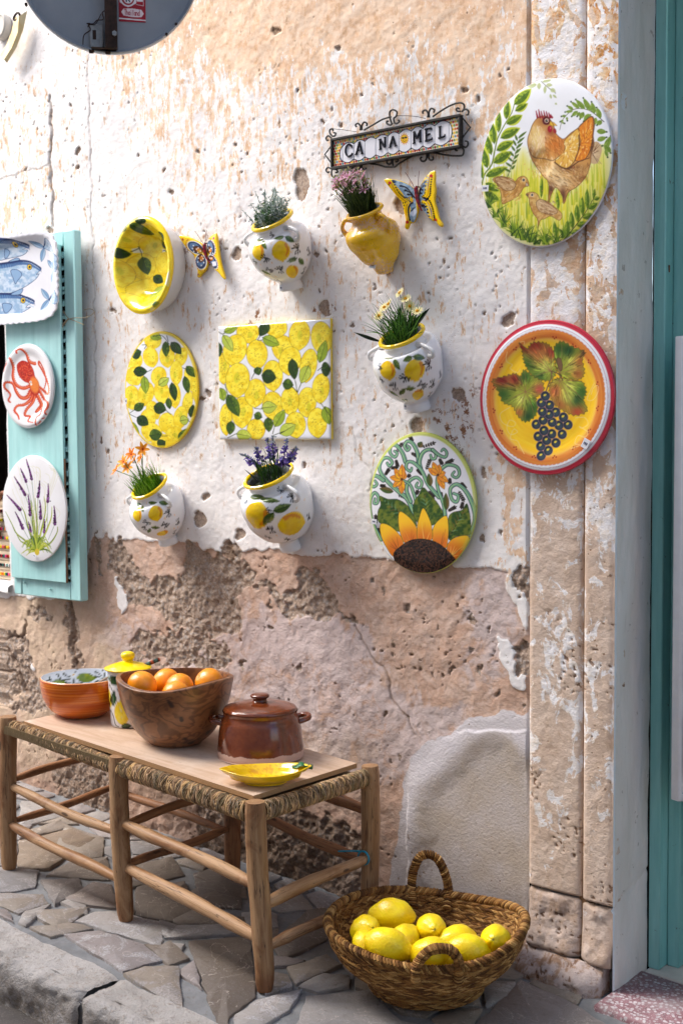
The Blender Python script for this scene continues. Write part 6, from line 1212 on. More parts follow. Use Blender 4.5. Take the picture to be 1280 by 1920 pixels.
butterfly('small ceramic butterfly with blue and white eyed wings beside the deep bowl', 12.8, 330, 430,
    [[(75, 165), (130, 142), (230, 160), (420, 230), (620, 345), (648, 440), (655, 560), (740, 700), (760, 830), (720, 960), (640, 1060), (560, 1145), (512, 1130), (525, 1020), (480, 830), (440, 660), (400, 590), (290, 490), (210, 390), (140, 290)],
     [(935, 100), (975, 130), (1000, 330), (1025, 520), (1050, 700), (1110, 960), (1170, 1150), (1160, 1190), (1120, 1170), (1020, 1040), (930, 960), (860, 850), (800, 780), (745, 640), (735, 450), (760, 300), (820, 180)]], art1, [(690, 330), (685, 420), (700, 560), (740, 690), (825, 820)], [[(655, 335), (560, 190), (455, 40)], [(705, 320), (715, 150), (740, 20)]], (90, 50, 50), [(560, 560), (900, 560)], 0, MG)
def art2(c):
    c.poly([(200, 290), (400, 330), (640, 450), (690, 620), (690, 760), (700, 900), (690, 1120), (600, 1130), (560, 1000), (580, 850), (500, 720), (420, 560), (300, 420)], noise3c((170, 196, 216), (120, 150, 180), .3, 3))
    c.poly([(940, 150), (880, 280), (800, 380), (745, 500), (760, 700), (800, 880), (900, 990), (1000, 1100), (1000, 900), (900, 700), (880, 600), (930, 450), (960, 250)], noise3c((150, 180, 204), (104, 130, 160), .3, 3)); c.poly([(200, 285), (280, 300), (290, 350), (230, 350)], (50, 80, 110))
    K = (24, 22, 36); Yb = (246, 204, 20)
    for p in ([(380, 410), (500, 450), (600, 560), (670, 650)], [(470, 500), (560, 540), (660, 650)], [(520, 580), (590, 590), (670, 670)], [(860, 330), (790, 400), (760, 520), (755, 620)], [(830, 410), (780, 480), (762, 600)], [(800, 800), (850, 850), (880, 920)], [(830, 790), (900, 860), (925, 950)], [(600, 910), (640, 860), (690, 830)]): c.stroke(p, 34, K, 8)
    for x, y in ((380, 412), (475, 502), (530, 582), (600, 640), (862, 325), (825, 410), (808, 492), (790, 560), (925, 940)): c.ell(x, y, 26, 22, K)
    for p in ([(180, 330), (300, 560), (440, 690), (520, 740)], [(560, 720), (500, 820), (490, 960), (520, 1110)], [(960, 200), (930, 420), (920, 580), (850, 670)], [(820, 690), (920, 740), (980, 900), (1010, 1060)]):
        q = spline(np.array(p, float), 5)
        for k in range(len(q)):
            x, y = q[k]; d_ = q[min(k + 1, len(q) - 1)] - q[max(k - 1, 0)]; n_ = np.array([-d_[1], d_[0]]) / (np.hypot(*d_) + 1e-6); sg = 1
            for s2, col in ((-46, K), (52, K if k % 2 else Yb), (26, Yb)): c.ell(x + n_[0] * s2, y + n_[1] * s2, 20, 15, col, math.atan2(n_[1], n_[0]))
        c.stroke(p, 9, (140, 24, 30))
    for x, y in ((165, 350), (990, 210), (515, 1135), (1075, 1095), (600, 715)): c.ell(x, y, 34, 32, (190, 20, 24))
    for k in range(26): x, y = 540 + R0.uniform(-60, 90), 700 + R0.uniform(-60, 60); c.ell(x, y, 22, 13, R0.choice([Yb, Yb, K]), R0.uniform(0, 3))
    c.poly([(560, 960), (650, 880), (700, 890), (710, 940), (630, 1030)], (200, 212, 236), sp=0)
butterfly('larger ceramic butterfly with black veined pale blue and yellow wings under the sign', 10.667, 715, 310,
    [[(55, 300), (90, 270), (180, 272), (400, 320), (600, 430), (680, 560), (710, 720), (730, 850), (700, 1020), (640, 1140), (570, 1160), (520, 1265), (465, 1240), (480, 1100), (440, 900), (400, 740), (330, 650), (220, 520), (130, 410)],
     [(1040, 110), (1068, 160), (1065, 330), (1078, 500), (1060, 700), (1110, 900), (1150, 1080), (1215, 1190), (1190, 1225), (1130, 1190), (1080, 1110), (1000, 1100), (900, 1000), (820, 880), (755, 720), (740, 520), (790, 380), (880, 230), (960, 140)]], art2, [(690, 420), (690, 500), (710, 650), (750, 800), (810, 915)], [[(650, 435), (570, 290), (475, 140)], [(735, 430), (735, 280), (755, 110)]], (110, 30, 50), [(560, 700), (930, 650)], 0, MG)

# ================================================================ NAME SIGN
S4 = lambda x, y, yy=-.022: onY(600 + x / 4.267, 180 + y / 4.267, yy)
MIRON = m_matte('wrought_iron', (.012, .011, .010), (.035, .03, .025), .5, 40, .3, 200, .001, .4)
p0 = S4(95, 575); sign = thing('name_sign', 'tiled name sign reading CA NA MEL in a scrolled black iron frame', 'sign', (S4(610, 400)[0], -.002, S4(610, 400)[2] - .06))
ym = lambda x: 461 - (x - 180) * .2065
ca = Cv(600 + 85 / 4.267, 180 + 100 / 4.267, 600 + 1150 / 4.267, 180 + 600 / 4.267, (236, 226, 206), 3.0).at(4.267, 600, 180)
rs = random.Random(4); pal_ = [(160, 24, 36), (232, 184, 30), (96, 150, 176), (110, 150, 90), (214, 110, 60), (200, 60, 60), (240, 200, 60)]
bx = [105, 180, 270, 357, 445, 540, 630, 728, 820, 915, 1030, 1110]
for row in range(12):
    for k in range(58):
        x = 100 + k * 18 + (9 if row % 2 else 0); hgt = 95 + (x - 100) * .034; y = ym(x) - hgt * 1.25 + row * hgt * .23
        c1 = pal_[(k * 3 + row * 2 + rs.randrange(2)) % 7]; ca.ell(x, y, 10.5, 12, (232, 214, 180)); ca.ell(x, y + 1, 8.8, 10, c1)
def hw(x):                                       # half height of the white cartouche, scalloped tile by tile
    if x < 158: return 0
    for a, b_ in zip(bx[1:-2], bx[2:-1]):
        if a <= x <= b_: t_ = (x - a) / (b_ - a); k = .74 + .26 * math.sin(math.pi * t_); break
    else: k = .79 * max(0, 1 - abs((x - 180) / 24 if x < 180 else (x - 1030) / 24)) ** .5
    return k * (80 + (x - 180) * .022)
xs_ = np.concatenate([np.linspace(157, 180, 8), np.linspace(181, 1030, 150), np.linspace(1031, 1053, 8)])
upl = [(x, ym(x) - hw(x)) for x in xs_]; dnl = [(x, ym(x) + hw(x)) for x in xs_]; ca.poly(upl + dnl[::-1], (238, 238, 246), (34, 34, 60), 7, sp=0)
for a in range(16): th = a / 16 * 2 * math.pi; ca.stroke([(673 + 24 * math.cos(th), 343 + 30 * math.sin(th)), (673 + 38 * math.cos(th), 343 + 50 * math.sin(th))], 9, (226, 150, 30), 3, sp=False)
ca.ell(673, 343, 28, 34, (246, 200, 40)); ca.ell(673, 343, 28, 34, (190, 110, 20), ring=3); ca.ell(662, 336, 10, 8, (20, 20, 26)); ca.ell(684, 332, 10, 8, (20, 20, 26)); ca.stroke([(652, 336), (673, 333), (694, 330)], 3, (20, 20, 26)); ca.stroke([(660, 356), (674, 364), (688, 352)], 3.5, (120, 50, 20)); ca.ell(674, 346, 5, 5, (230, 130, 40))
letters = {1: [[(252, 402), (228, 385), (206, 410), (203, 450), (222, 482), (246, 476), (258, 456)], [(252, 396), (253, 416)]], 2: [[(313, 366), (300, 420), (288, 466)], [(313, 366), (326, 415), (336, 458)], [(300, 436), (324, 430)], [(278, 470), (298, 465)], [(326, 462), (346, 457)]],
    4: [[(478, 348), (480, 424)], [(478, 346), (497, 378), (516, 410)], [(518, 330), (518, 410)], [(466, 350), (488, 345)], [(508, 333), (528, 328)], [(470, 428), (490, 423)]], 5: [[(580, 322), (568, 365), (557, 406)], [(580, 322), (592, 360), (603, 398)], [(567, 378), (593, 372)], [(548, 412), (568, 406)], [(594, 402), (614, 396)]],
    7: [[(750, 285), (750, 376)], [(750, 285), (762, 312), (774, 342)], [(798, 272), (786, 306), (774, 342)], [(798, 272), (800, 362)], [(740, 289), (758, 284)], [(740, 380), (760, 375)], [(790, 368), (810, 362)], [(792, 275), (808, 271)]],
    8: [[(846, 266), (848, 356)], [(838, 268), (864, 261), (888, 256)], [(848, 312), (864, 308), (878, 303)], [(840, 360), (868, 352), (892, 344)], [(888, 254), (889, 272)], [(892, 330), (893, 346)]], 9: [[(955, 244), (957, 334)], [(946, 338), (972, 330), (994, 322)], [(944, 247), (968, 241)], [(994, 304), (995, 324)]]}
MENAM = m_glaze('black_enamel', .1, (.008, .008, .014, 1), .02, .02, .5)
for k in range(11):
    xa, xb = S4(bx[k], ym(bx[k]))[0] + .0004, S4(bx[k + 1], ym(bx[k + 1]))[0] - .0004; zt_ = S4(bx[k], ym(bx[k]) - 128 * (.86 + .14 * bx[k] / 1000))[2]; ztop = S4(610, ym(610) - 118)[2]; zbot = S4(610, ym(610) + 118)[2]
    m_ = max(int((xb - xa) / .0009), 4); U, V = np.meshgrid(np.linspace(xa, xb, m_), np.linspace(zbot, ztop, 110), indexing='ij'); e = np.minimum(U - xa, xb - U)
    Y_ = -.022 + .0012 * np.exp(-e / .0008); px, py = proj(np.stack([U, 0 * U - .022, V], -1)); mb = MB(); mb.grid(np.stack([U, Y_, V], -1), ca.sample(px, py)); tl = build('letter_tile', mb, MG, sign, sharp=0)
    if k in letters:
        mb = MB()
        for s_ in letters[k]:
            pts = [S4(x, y, -.0235) for x, y in s_]; mb.tube(spline(pts, 4) if len(pts) > 2 else pts, .0030 if len(s_) > 2 or abs(s_[0][1] - s_[-1][1]) > 40 else .0016, 7, flat=1, cap=True)
        build('letter', mb, MENAM, tl)
FX0, FX1 = S4(92, 460)[0], S4(1127, 270)[0]; FZ1, FZ0 = S4(610, ym(610) - 128)[2], S4(610, ym(610) + 130)[2]
b = MB(); b.box(FX0 + .004, FX1 - .004, -.020, -.012, FZ0 + .003, FZ1 - .003); build('backing_plate', b, MIRON, sign)
for a in ((FX0, FX1, FZ1 - .007, FZ1), (FX0, FX1, FZ0, FZ0 + .007), (FX0, FX0 + .006, FZ0 + .0072, FZ1 - .0072), (FX1 - .006, FX1, FZ0 + .0072, FZ1 - .0072)):
    b = MB(); b.box(a[0], a[1], -.029, -.012, a[2], a[3], bev=.0012); build('frame_bar', b, MIRON, sign)
def iron(pts, r=.0026, sp=True, name='iron_scroll'):
    p = np.array([S4(x, y, -.017) for x, y in pts]); b = MB(); b.tube(spline(p, 6) if sp else p, r, 7); build(name, b, MIRON, sign)
for p in ([(98, 320), (80, 300), (78, 272), (98, 262), (104, 280)], [(98, 322), (118, 318), (124, 298), (108, 292)], [(92, 340), (66, 318), (48, 336), (56, 356), (68, 350)], [(320, 275), (322, 240), (300, 218), (282, 232), (290, 246)], [(335, 272), (334, 236), (352, 210), (374, 220), (370, 240)], [(572, 220), (560, 180), (556, 130), (582, 110), (612, 126), (608, 160), (588, 180), (594, 216)], [(578, 218), (560, 232), (536, 222), (532, 204), (546, 200)], [(590, 214), (612, 220), (632, 204), (624, 192)],
          [(858, 172), (862, 140), (844, 114), (820, 122), (822, 142)], [(872, 170), (870, 130), (886, 100), (912, 110), (908, 134)], [(1120, 122), (1096, 120), (1088, 104), (1100, 96), (1112, 104)], [(1130, 125), (1160, 106), (1184, 120), (1182, 148), (1168, 150)], [(900, 165), (960, 122), (1040, 76), (1110, 54), (1148, 68), (1150, 100), (1134, 122)], [(350, 272), (440, 220), (500, 186), (566, 166)],
          [(95, 585), (62, 572), (48, 594), (62, 612), (74, 606)], [(105, 580), (92, 600), (94, 636), (112, 648), (124, 636)], [(108, 584), (134, 592), (140, 608), (124, 612)], [(318, 548), (322, 570), (300, 596), (286, 586)], [(334, 546), (334, 574), (356, 590), (368, 574)], [(566, 494), (570, 530), (552, 546), (534, 536), (536, 514)], [(582, 492), (580, 540), (590, 566), (610, 556)], [(596, 490), (622, 500), (618, 524), (602, 524)],
          [(850, 452), (852, 490), (838, 518), (812, 520), (800, 500), (812, 488)], [(866, 450), (866, 490), (880, 512), (902, 506), (900, 484)], [(600, 560), (680, 510), (760, 470), (830, 456)], [(1100, 402), (1082, 416), (1080, 432), (1096, 436)], [(1122, 404), (1146, 430), (1140, 470), (1110, 478), (1040, 476), (960, 464), (890, 450)], [(1130, 396), (1160, 410), (1180, 390), (1176, 364), (1158, 360)], [(390, 540), (460, 550), (520, 566), (580, 568)], [(250, 580), (290, 556)]): iron(p)
for p in ([(96, 390), (38, 468), (96, 545)], [(1128, 165), (1200, 250), (1128, 345)]): iron(p, .0024, False)
for p in ([(104, 262), (180, 270), (290, 286)], [(612, 158), (700, 158), (780, 166), (840, 180)]): iron(p, .0009)
# ================================================================ SHUTTER WITH DISHES
MTS = mat_teal('shutter_paint', (.36, .66, .655), (.45, .75, .745), .675)
SY0, SY1 = -.030, -.064                          # back and front of the shutter
sp = lambda px, py, y=SY1: onY(px, py, y)
xl = sp(27, 1110)[0]; xr = sp(150, 1000)[0]; zt = sp(150, 428)[2]; zb = sp(150, 1128)[2]
shut = thing('window_shutter', 'pale teal wooden louvred shutter folded open against the wall, boarded over', 'shutter', ((xl + xr) / 2, -.03, zb))
wst = sp(152, 800)[0] - sp(132, 800)[0]
b = MB(); b.box(xr - wst, xr, SY1, SY0, zb, zt, bev=.004); build('stile', b, MTS, shut)
b = MB(); b.box(xl, xl + .045, SY1, SY0, zb, zt, bev=.004); build('stile', b, MTS, shut)
for a, b_ in ((zb, zb + .062), (zt - .05, zt)):
    b = MB(); b.box(xl + .0455, xr - wst - .0005, SY1 + .002, SY0, a, b_, bev=.003); build('rail', b, MTS, shut)
b = MB(); b.box(xl + .0455, xr - wst - .0005, SY1 + .003, SY0, (zb + zt) / 2 - .03, (zb + zt) / 2 + .03, bev=.003); build('rail', b, MTS, shut)
b = MB(); b.box(xl + .045, xr - wst, SY0 + .002, SY0 + .006, zb, zt); build('louvre_shade_sheet', b, dark, shut)  # added near-black sheet, stands in for the shade between the slats
lm = None; z = zb + .088; n = 0
while z < zt - .06:
    if abs(z - (zb + zt) / 2) > .045:
        if lm is None:
            b = MB(); M = Matrix.Rotation(math.radians(35), 4, 'X'); b.box(xl + .046, xr - wst - .001, -.022, .022, -.0035, .0035, bev=.001, M=M); b.v[0] += (0, -.048, z); lo = build('louvre_slat', b, MTS, shut); z0l = z; lm = lo
        else: o = lm.copy(); scene.collection.objects.link(o); o.parent = shut; o.location = (0, 0, z - z0l)
    z += .0405
for k in range(27): 
    zk = zb + .1 + k * (zt - zb - .18) / 26 + R0.uniform(-.008, .008); b = MB(); b.box(xr - wst - .009, xr - wst + .0, SY1 - .0015, SY1 + .004, zk, zk + R0.uniform(.008, .012), bev=.001); build('louvre_peg', b, MTS, shut)
b = MB(); bxr = sp(118, 800, SY1 - .012)[0]; zb_b = sp(117, 1092, SY1 - .012)[2]; zt_b = zt - .045
b.box(xl + .004, bxr, SY1 - .012, SY1 - .002, zb_b, zt_b, bev=.0012); build('cover_board', b, MTS, shut)
b = MB(); e = []
for zz_ in np.linspace(zb_b, sp(117, 860)[2], 24): e.append((bxr + .0006, SY1 - .0072, zz_))
b.tube(e, .0045, 4, wob=.3, seed=3, updir=(1, 0, 0)); build('split_edge', b, m_matte('raw_plywood', (.20, .10, .05), (.32, .17, .09), .8), shut)
for x, y in ((47, 1092), (95, 1105), (32, 1065)): b = MB(); c_ = sp(x, y, SY1 - .001); b.lathe([(.0005, .004), (.003, .003), (.004, 0)], 10, (0, 0, 0)); V = b.v[-1]; b.v[-1] = c_ + np.stack([V[:, 0], -V[:, 2] * 1.4, V[:, 1]], -1); build('screw', b, MTS, shut)
mstr = m_matte('jute_string', (.34, .26, .16), (.46, .37, .25), .9)
b = MB(); q = lambda x, y, d=0.: onY(x, y, SY1 - .003 - d)
b.tube(spline([q(119, 583), q(128, 596), q(142, 602), onY(158, 609, SY1 - .003)], 6), .0013, 6); b.tube(spline([q(104, 605), q(116, 608), q(126, 600), q(140, 596), onY(157, 596, SY1 - .001), onY(170, 592, -.03), onY(177, 584, -.012), onY(170, 579, -.012), onY(158, 581, -.03)], 6), .0013, 6)
b.tube(spline([q(103, 604), q(108, 609), q(113, 612), q(126, 600)], 5), .0022, 6); b.tube(spline([q(116, 625), q(115, 618), q(122, 606), q(128, 598)], 5), .0022, 6)
st_ = build('string_tie', b, mstr); tag(st_, 'knotted jute string tying the teal shutter back to the wall', 'string'); st_['kind'] = 'thing'
del st_['kind']
YB = -SY1 + .013                                 # face of the cover board
# octopus plate
yf = .018; cx, cz, w, h = centre(3, 645, 99, 802, -(yf + YB)); OC = (238, 236, 238)
c = Cv(-5, 635, 110, 812, OC, 1.8).at(4.57, 0, 400)
O1, O2 = (206, 62, 26), (150, 22, 12)
def tent(p, w_=26):
    c.stroke(p, w_, (196, 50, 24), 7, n=8); q = spline(np.array(p, float), 8); c.stroke(np.array(p) + (3, -3), w_ * .4, (236, 130, 80), 2, op=.9, n=8)
    for k in range(0, len(q), 2):
        t_ = k / len(q); d_ = q[min(k + 1, len(q) - 1)] - q[max(k - 1, 0)]; n_ = np.array([-d_[1], d_[0]]) / (np.hypot(*d_) + 1e-6); s_ = q[k] + n_ * (w_ * .5 * (1 - t_) + 4); c.ell(s_[0], s_[1], 4.5 * (1 - t_ * .5), 4.5 * (1 - t_ * .5), (206, 70, 40))
for p, w_ in (([(290, 1290), (240, 1270), (215, 1200), (180, 1165), (145, 1175), (145, 1200), (130, 1170)], 24), ([(250, 1480), (190, 1500), (130, 1470), (100, 1400), (105, 1320), (90, 1250), (60, 1240), (55, 1290), (40, 1320), (35, 1355)], 28), ([(255, 1520), (220, 1580), (170, 1580), (130, 1530), (100, 1460), (50, 1450), (40, 1490), (80, 1550), (70, 1600), (85, 1620)], 30), ([(275, 1540), (250, 1600), (200, 1640), (140, 1650), (120, 1690), (150, 1730), (165, 1765)], 30),
              ([(290, 1560), (270, 1620), (220, 1680), (205, 1730), (250, 1740), (240, 1780), (285, 1790)], 28), ([(310, 1560), (340, 1620), (350, 1660), (300, 1700), (350, 1640), (345, 1720), (310, 1750), (310, 1820), (345, 1780)], 28), ([(330, 1520), (370, 1590), (410, 1620), (410, 1660), (385, 1700), (400, 1740), (360, 1760)], 22), ([(320, 1480), (370, 1520), (405, 1550), (415, 1500), (390, 1420), (350, 1340), (320, 1290), (330, 1270), (370, 1350), (385, 1440), (370, 1500)], 20)): tent(p, w_)
c.poly([(140, 1290), (185, 1262), (240, 1285), (275, 1340), (290, 1400), (320, 1450), (325, 1530), (290, 1560), (250, 1520), (240, 1460), (200, 1440), (160, 1400), (138, 1340)], noise3c((176, 30, 16), (206, 62, 30), .5, 3), (140, 20, 14), 3)
c.ell(285, 1470, 40, 70, (240, 150, 60), -.2, .8, soft=6)
ro = random.Random(2)
for k in range(150): x, y = ro.uniform(150, 270), ro.uniform(1280, 1430); c.ell(x, y, 4, 4, ro.choice([(226, 90, 50), (120, 14, 10), (236, 120, 70)]), op=.6 if math.hypot((x - 205) / 65, (y - 1350) / 80) < 1 else 0)
c.ell(253, 1445, 10, 10, (246, 236, 226)); c.ell(258, 1465, 9, 9, (246, 236, 226)); c.ell(254, 1446, 4, 4, (60, 20, 10))
plate('octopus_plate', 'oval white plate with a red octopus hung in the middle of the teal shutter', 'plate', w, h, (cx, cz), yf, lambda r: yf - .006 * (1 - sstep(.7, .92, r)) - .003 * sstep(.94, 1, r), c, rimcol=lin((228, 222, 226)), yw=YB)
# lavender plate
yf = .022; cx, cz, w, h = centre(4, 855, 122, 1052, -(yf + YB))
c = Cv(-6, 842, 135, 1066, (236, 235, 238), 1.8).at(3.2, 0, 800)
rl = random.Random(9)
for k in range(26): x, y = rl.uniform(40, 330), rl.uniform(230, 480); c.stroke([(x, y), (x + 25, y + 60), (210 + rl.uniform(-30, 30), 650)], 2, (206, 200, 150), 1, op=.7)
for p in ([(215, 750), (160, 690), (100, 640), (70, 580), (32, 510)], [(215, 745), (150, 700), (120, 680), (80, 600)], [(215, 740), (170, 600), (150, 520), (130, 480)], [(218, 740), (200, 600), (190, 470), (185, 440)], [(222, 740), (225, 600), (215, 480), (212, 430)], [(225, 735), (250, 620), (275, 500), (265, 420)], [(230, 735), (290, 600), (310, 540), (312, 480)], [(225, 740), (215, 640), (205, 560), (200, 500)], [(235, 735), (300, 700), (340, 640), (345, 600)], [(225, 735), (245, 640), (280, 560), (285, 520)]):
    c.stroke(p, 13, rl.choice([(120, 140, 30), (150, 164, 50), (92, 116, 30)]), 2); c.stroke(np.array(p) + (2, 0), 4, (200, 206, 100), 1)
for k in range(46):
    a = math.radians(rl.choice([rl.uniform(150, 260), rl.uniform(-80, 30), rl.uniform(200, 340)])); l_ = rl.uniform(40, 110); ex, ey = 222 + l_ * math.cos(a), 745 + l_ * math.sin(a) * .55; c.stroke([(222 + rl.uniform(-8, 8), 745), (222 + l_ * .6 * math.cos(a), 725 + l_ * math.sin(a) * .8), (ex, ey + 8)], rl.uniform(6, 11), rl.choice([(104, 130, 30), (70, 96, 24), (150, 170, 50), (190, 196, 70)]), 2)
c.ell(222, 752, 14, 20, (214, 190, 60))
for (x, y), (x2, y2), (sx, sy), w_ in (((155, 195), (192, 315), (210, 500), 20), ((122, 250), (158, 330), (200, 480), 20), ((85, 300), (152, 408), (205, 560), 24), ((40, 410), (122, 498), (180, 640), 26), ((240, 325), (230, 420), (228, 560), 24), ((290, 342), (288, 450), (285, 600), 22), ((170, 405), (182, 530), (205, 640), 22), ((240, 440), (245, 550), (232, 640), 24), ((92, 510), (138, 610), (190, 700), 24), ((325, 475), (330, 585), (290, 680), 22), ((268, 555), (266, 635), (250, 700), 16), ((172, 570), (188, 630), (205, 700), 16)):
    c.stroke([(x2, y2), ((x2 + sx) / 2, (y2 + sy) / 2), (sx, sy)], 3, (120, 140, 120), 2); c.stroke([(x, y), ((x + x2) / 2 + 3, (y + y2) / 2), (x2, y2)], 4, (86, 30, 84), w_ * .8)
    for k in range(34): t_ = rl.random() ** .6; px = x + (x2 - x) * t_ + rl.gauss(0, 1) * w_ * .2 * t_; py = y + (y2 - y) * t_; c.ell(px, py, 3.6, 3.6, rl.choice([(60, 18, 66), (120, 60, 130), (40, 14, 46), (150, 96, 160)]))
t = plate('lavender_plate', 'tall oval plate with purple lavender stems, lowest on the teal shutter', 'plate', w, h, (cx, cz), yf, lambda r: yf - .004 * r ** 6, c, rimcol=lin((226, 218, 214)), yw=YB)
sticker(t, 65, 1042, -(yf + YB) - .003, 9, 7, .4)
# square fish dish with fluted edge
yf = .030; x0f = -52; A_, B_ = onY(x0f, 520, -(yf + YB)), onY(110, 520, -(yf + YB)); T_, Bo = onY(60, 432, -(yf + YB)), onY(60, 606, -(yf + YB))
cx, w = (A_[0] + B_[0]) / 2, (B_[0] - A_[0]); cz, h = (T_[2] + Bo[2]) / 2, (T_[2] - Bo[2]) 
def sqr(th, r):
    n_ = 5.0; k = (np.abs(np.cos(th)) ** n_ + np.abs(np.sin(th)) ** n_) ** (-1 / n_); return 1 + (k * .97 - 1) * sstep(0, .5, r) + .010 * np.sin(th * 44) * sstep(.86, 1, r)
c = Cv(-80, 415, 125, 625, (236, 236, 243), 1.8).at(4.57, 0, 400)
FB = [(70, 110, 160), (40, 60, 110), (150, 180, 210)]
def fish(pts, eye, back, er=20):
    c.poly(pts, noise3c((206, 220, 236), (150, 180, 212), .2, 3), (40, 60, 104), 4, sp=4); c.stroke(back, 26, (30, 46, 92), 10, op=.95); c.stroke(np.array(back) + (-6, 22), 40, (70, 112, 166), 12, op=.8); c.stroke(np.array(back) + (-6, 50), 30, (160, 190, 216), 10, op=.5)
    bq = spline(np.array(back, float), 8)
    for k in range(0, len(bq)): c.stroke([bq[k], bq[k] + (8, 40)], 7, (34, 56, 110), 1, op=.85, sp=False)
    c.ell(eye[0], eye[1], er, er * 1.2, (230, 190, 40)); c.ell(eye[0], eye[1], er, er * 1.2, (30, 40, 70), ring=4); c.ell(eye[0] + 2, eye[1], er * .45, er * .55, (20, 20, 30))
fish([(-160, 470), (0, 430), (130, 402), (220, 410), (280, 440), (312, 470), (285, 500), (270, 520), (292, 515), (262, 560), (180, 620), (90, 665), (0, 690), (-160, 720)], (210, 455), [(-100, 440), (50, 418), (130, 402), (220, 412), (305, 462)])
fish([(-160, 200), (0, 220), (100, 228), (170, 245), (212, 275), (150, 305), (195, 310), (160, 350), (60, 375), (-100, 390)], (97, 263), [(-100, 215), (20, 220), (110, 230), (205, 270)])
fish([(-160, 700), (0, 690), (110, 695), (200, 715), (255, 750), (200, 780), (180, 805), (220, 800), (160, 840), (60, 900), (-60, 950), (-160, 960)], (155, 742), [(-100, 690), (40, 688), (130, 696), (250, 748)])
for p in ([(50, 485), (110, 480), (145, 520), (110, 570), (90, 600), (70, 550)], [(0, 300), (40, 320), (30, 360), (0, 380)], [(-20, 770), (60, 780), (40, 830), (0, 850)], [(30, 410), (100, 376), (125, 395)], [(50, 690), (150, 640), (130, 690)]): c.poly(p, (140, 172, 208), (34, 54, 104), 4)
def tail_(b_, t1, t2, body_): 
    c.leaf(b_, t1, 42, (170, 196, 222), (110, 150, 190), (60, 90, 140), (50, 74, 120), 0, 2.5); c.leaf(b_, t2, 42, (170, 196, 222), (110, 150, 190), (60, 90, 140), (50, 74, 120), 0, 2.5); c.poly(body_, noise3c((150, 180, 210), (200, 214, 232), .3, 3), (50, 74, 120), 3)
    q = np.array(body_, float); c.stroke([q[0], q[1]], 10, (36, 54, 100), 4)
tail_((335, 290), (215, 235), (312, 410), [(330, 280), (380, 210), (430, 270), (460, 350), (390, 320)]); tail_((430, 475), (365, 395), (405, 595), [(425, 470), (440, 350), (490, 380), (480, 500)]); tail_((378, 735), (310, 640), (305, 835), [(380, 735), (450, 640), (500, 760), (440, 775)])
t = plate('fish_dish', 'square white dish with fluted rim and blue fish at the top of the shutter', 'dish', w, h, (cx, cz), yf, lambda r: yf - .022 * (1 - sstep(.74, .96, r)), c, shape=sqr, rimcol=lin((232, 232, 240)), yw=YB, skirt=[(1, 0), (1.008, .4), (1.0, 1.0), (.93, 2.2), (.85, 99)])

# woven bag with coloured beads on the window sill
MBAG = m_col('beaded_straw', .8, .2); bag = thing('beaded_bag', 'cream straw bag with rows of coloured beads standing in the dark window', 'bag', (WOX1 - .10, .10, WOZ0 + .005))
bx0, bx1, by, bz0, bz1 = WOX1 - .26, WOX1 - .008, .06, WOZ0 + .008, WOZ0 + .30
b = MB(); n1, n2 = 40, 40; th = np.linspace(0, 2 * math.pi, n1, endpoint=False); zz_ = np.linspace(bz0, bz1, n2); TH, ZZ_ = np.meshgrid(th, zz_, indexing='ij')
rx = (bx1 - bx0) / 2 * (1 - .06 * np.cos(ZZ_ * 220) * .2); X_ = (bx0 + bx1) / 2 + rx * np.sign(np.cos(TH)) * np.abs(np.cos(TH)) ** .6; Y_ = by + .05 + .055 * np.sign(np.sin(TH)) * np.abs(np.sin(TH)) ** .6 + .002 * np.sin(ZZ_ * 500)
b.grid(np.stack([X_, Y_, ZZ_], -1), np.ones((n1, n2, 3)) * lin((206, 186, 160)) * (.8 + .3 * vnoise(TH * 30, ZZ_ * 400)[..., None]), wu=True, flip=True); build('bag_body', b, MBAG, bag)
bd = MB(); cols_ = [(190, 30, 40), (230, 210, 40), (30, 120, 110), (230, 120, 40), (40, 40, 50), (230, 80, 150), (236, 236, 230), (120, 20, 30)]
for r_ in range(8):
    for k in range(30):
        x = bx0 + .006 + k * (bx1 - bx0 - .012) / 29; z = bz0 + .02 + r_ * .034; bd.box(x - .003, x + .003, by - .010, by - .002, z - .006, z + .005, lin(R0.choice(cols_)), bev=.0015)
build('beads', bd, MBAG, bag, kind='stuff')
b = MB(); hp = [(bx1 - .02, by - .01, bz0 + .16), (bx1 - .02, by - .03, bz0 + .26), (bx1 - .05, by - .03, bz0 + .32), (bx1 - .10, by - .02, bz0 + .32), (bx1 - .13, by - .02, bz0 + .24), (bx1 - .13, by - .01, bz0 + .16)]; b.tube(spline(hp, 6), .007, 8); build('leather_handle', b, m_matte('brown_leather', (.17, .06, .025), (.26, .10, .045), .5), bag)

# ================================================================ ROUND ROAD SIGN SEEN FROM BEHIND
dS = 3.5; cs = CAM + ray(203, -78) * dS; nb = CAM - cs; nb[2] *= .25; nb /= np.linalg.norm(nb); rgt = np.cross((0, 0, 1), nb); rgt /= np.linalg.norm(rgt); upv = np.cross(nb, rgt); RS = 173 * dS / 2400
MSG = m_matte('galvanised_grey', (.22, .255, .30), (.28, .315, .36), .35, 5, .1, 60, .002, .5); MSE = m_matte('sign_edge', (.50, .47, .46), (.6, .57, .55), .5); MRU = m_matte('rusty_steel', (.018, .010, .008), (.05, .025, .018), .7, 60, .5, 150, .002); MZN = m_matte('zinc', (.22, .25, .27), (.36, .38, .40), .4, 50)
rsn = thing('road_sign', 'round traffic sign seen from behind with grey back and a red sticker', 'road sign', cs)
def RP(px, py, d=0.0):
    r = ray(px, py); t_ = ((cs + nb * d - CAM) @ nb) / (r @ nb); return CAM + r * t_
W3 = lambda V: cs + rgt * V[:, :1] + upv * V[:, 1:2] + nb * V[:, 2:]
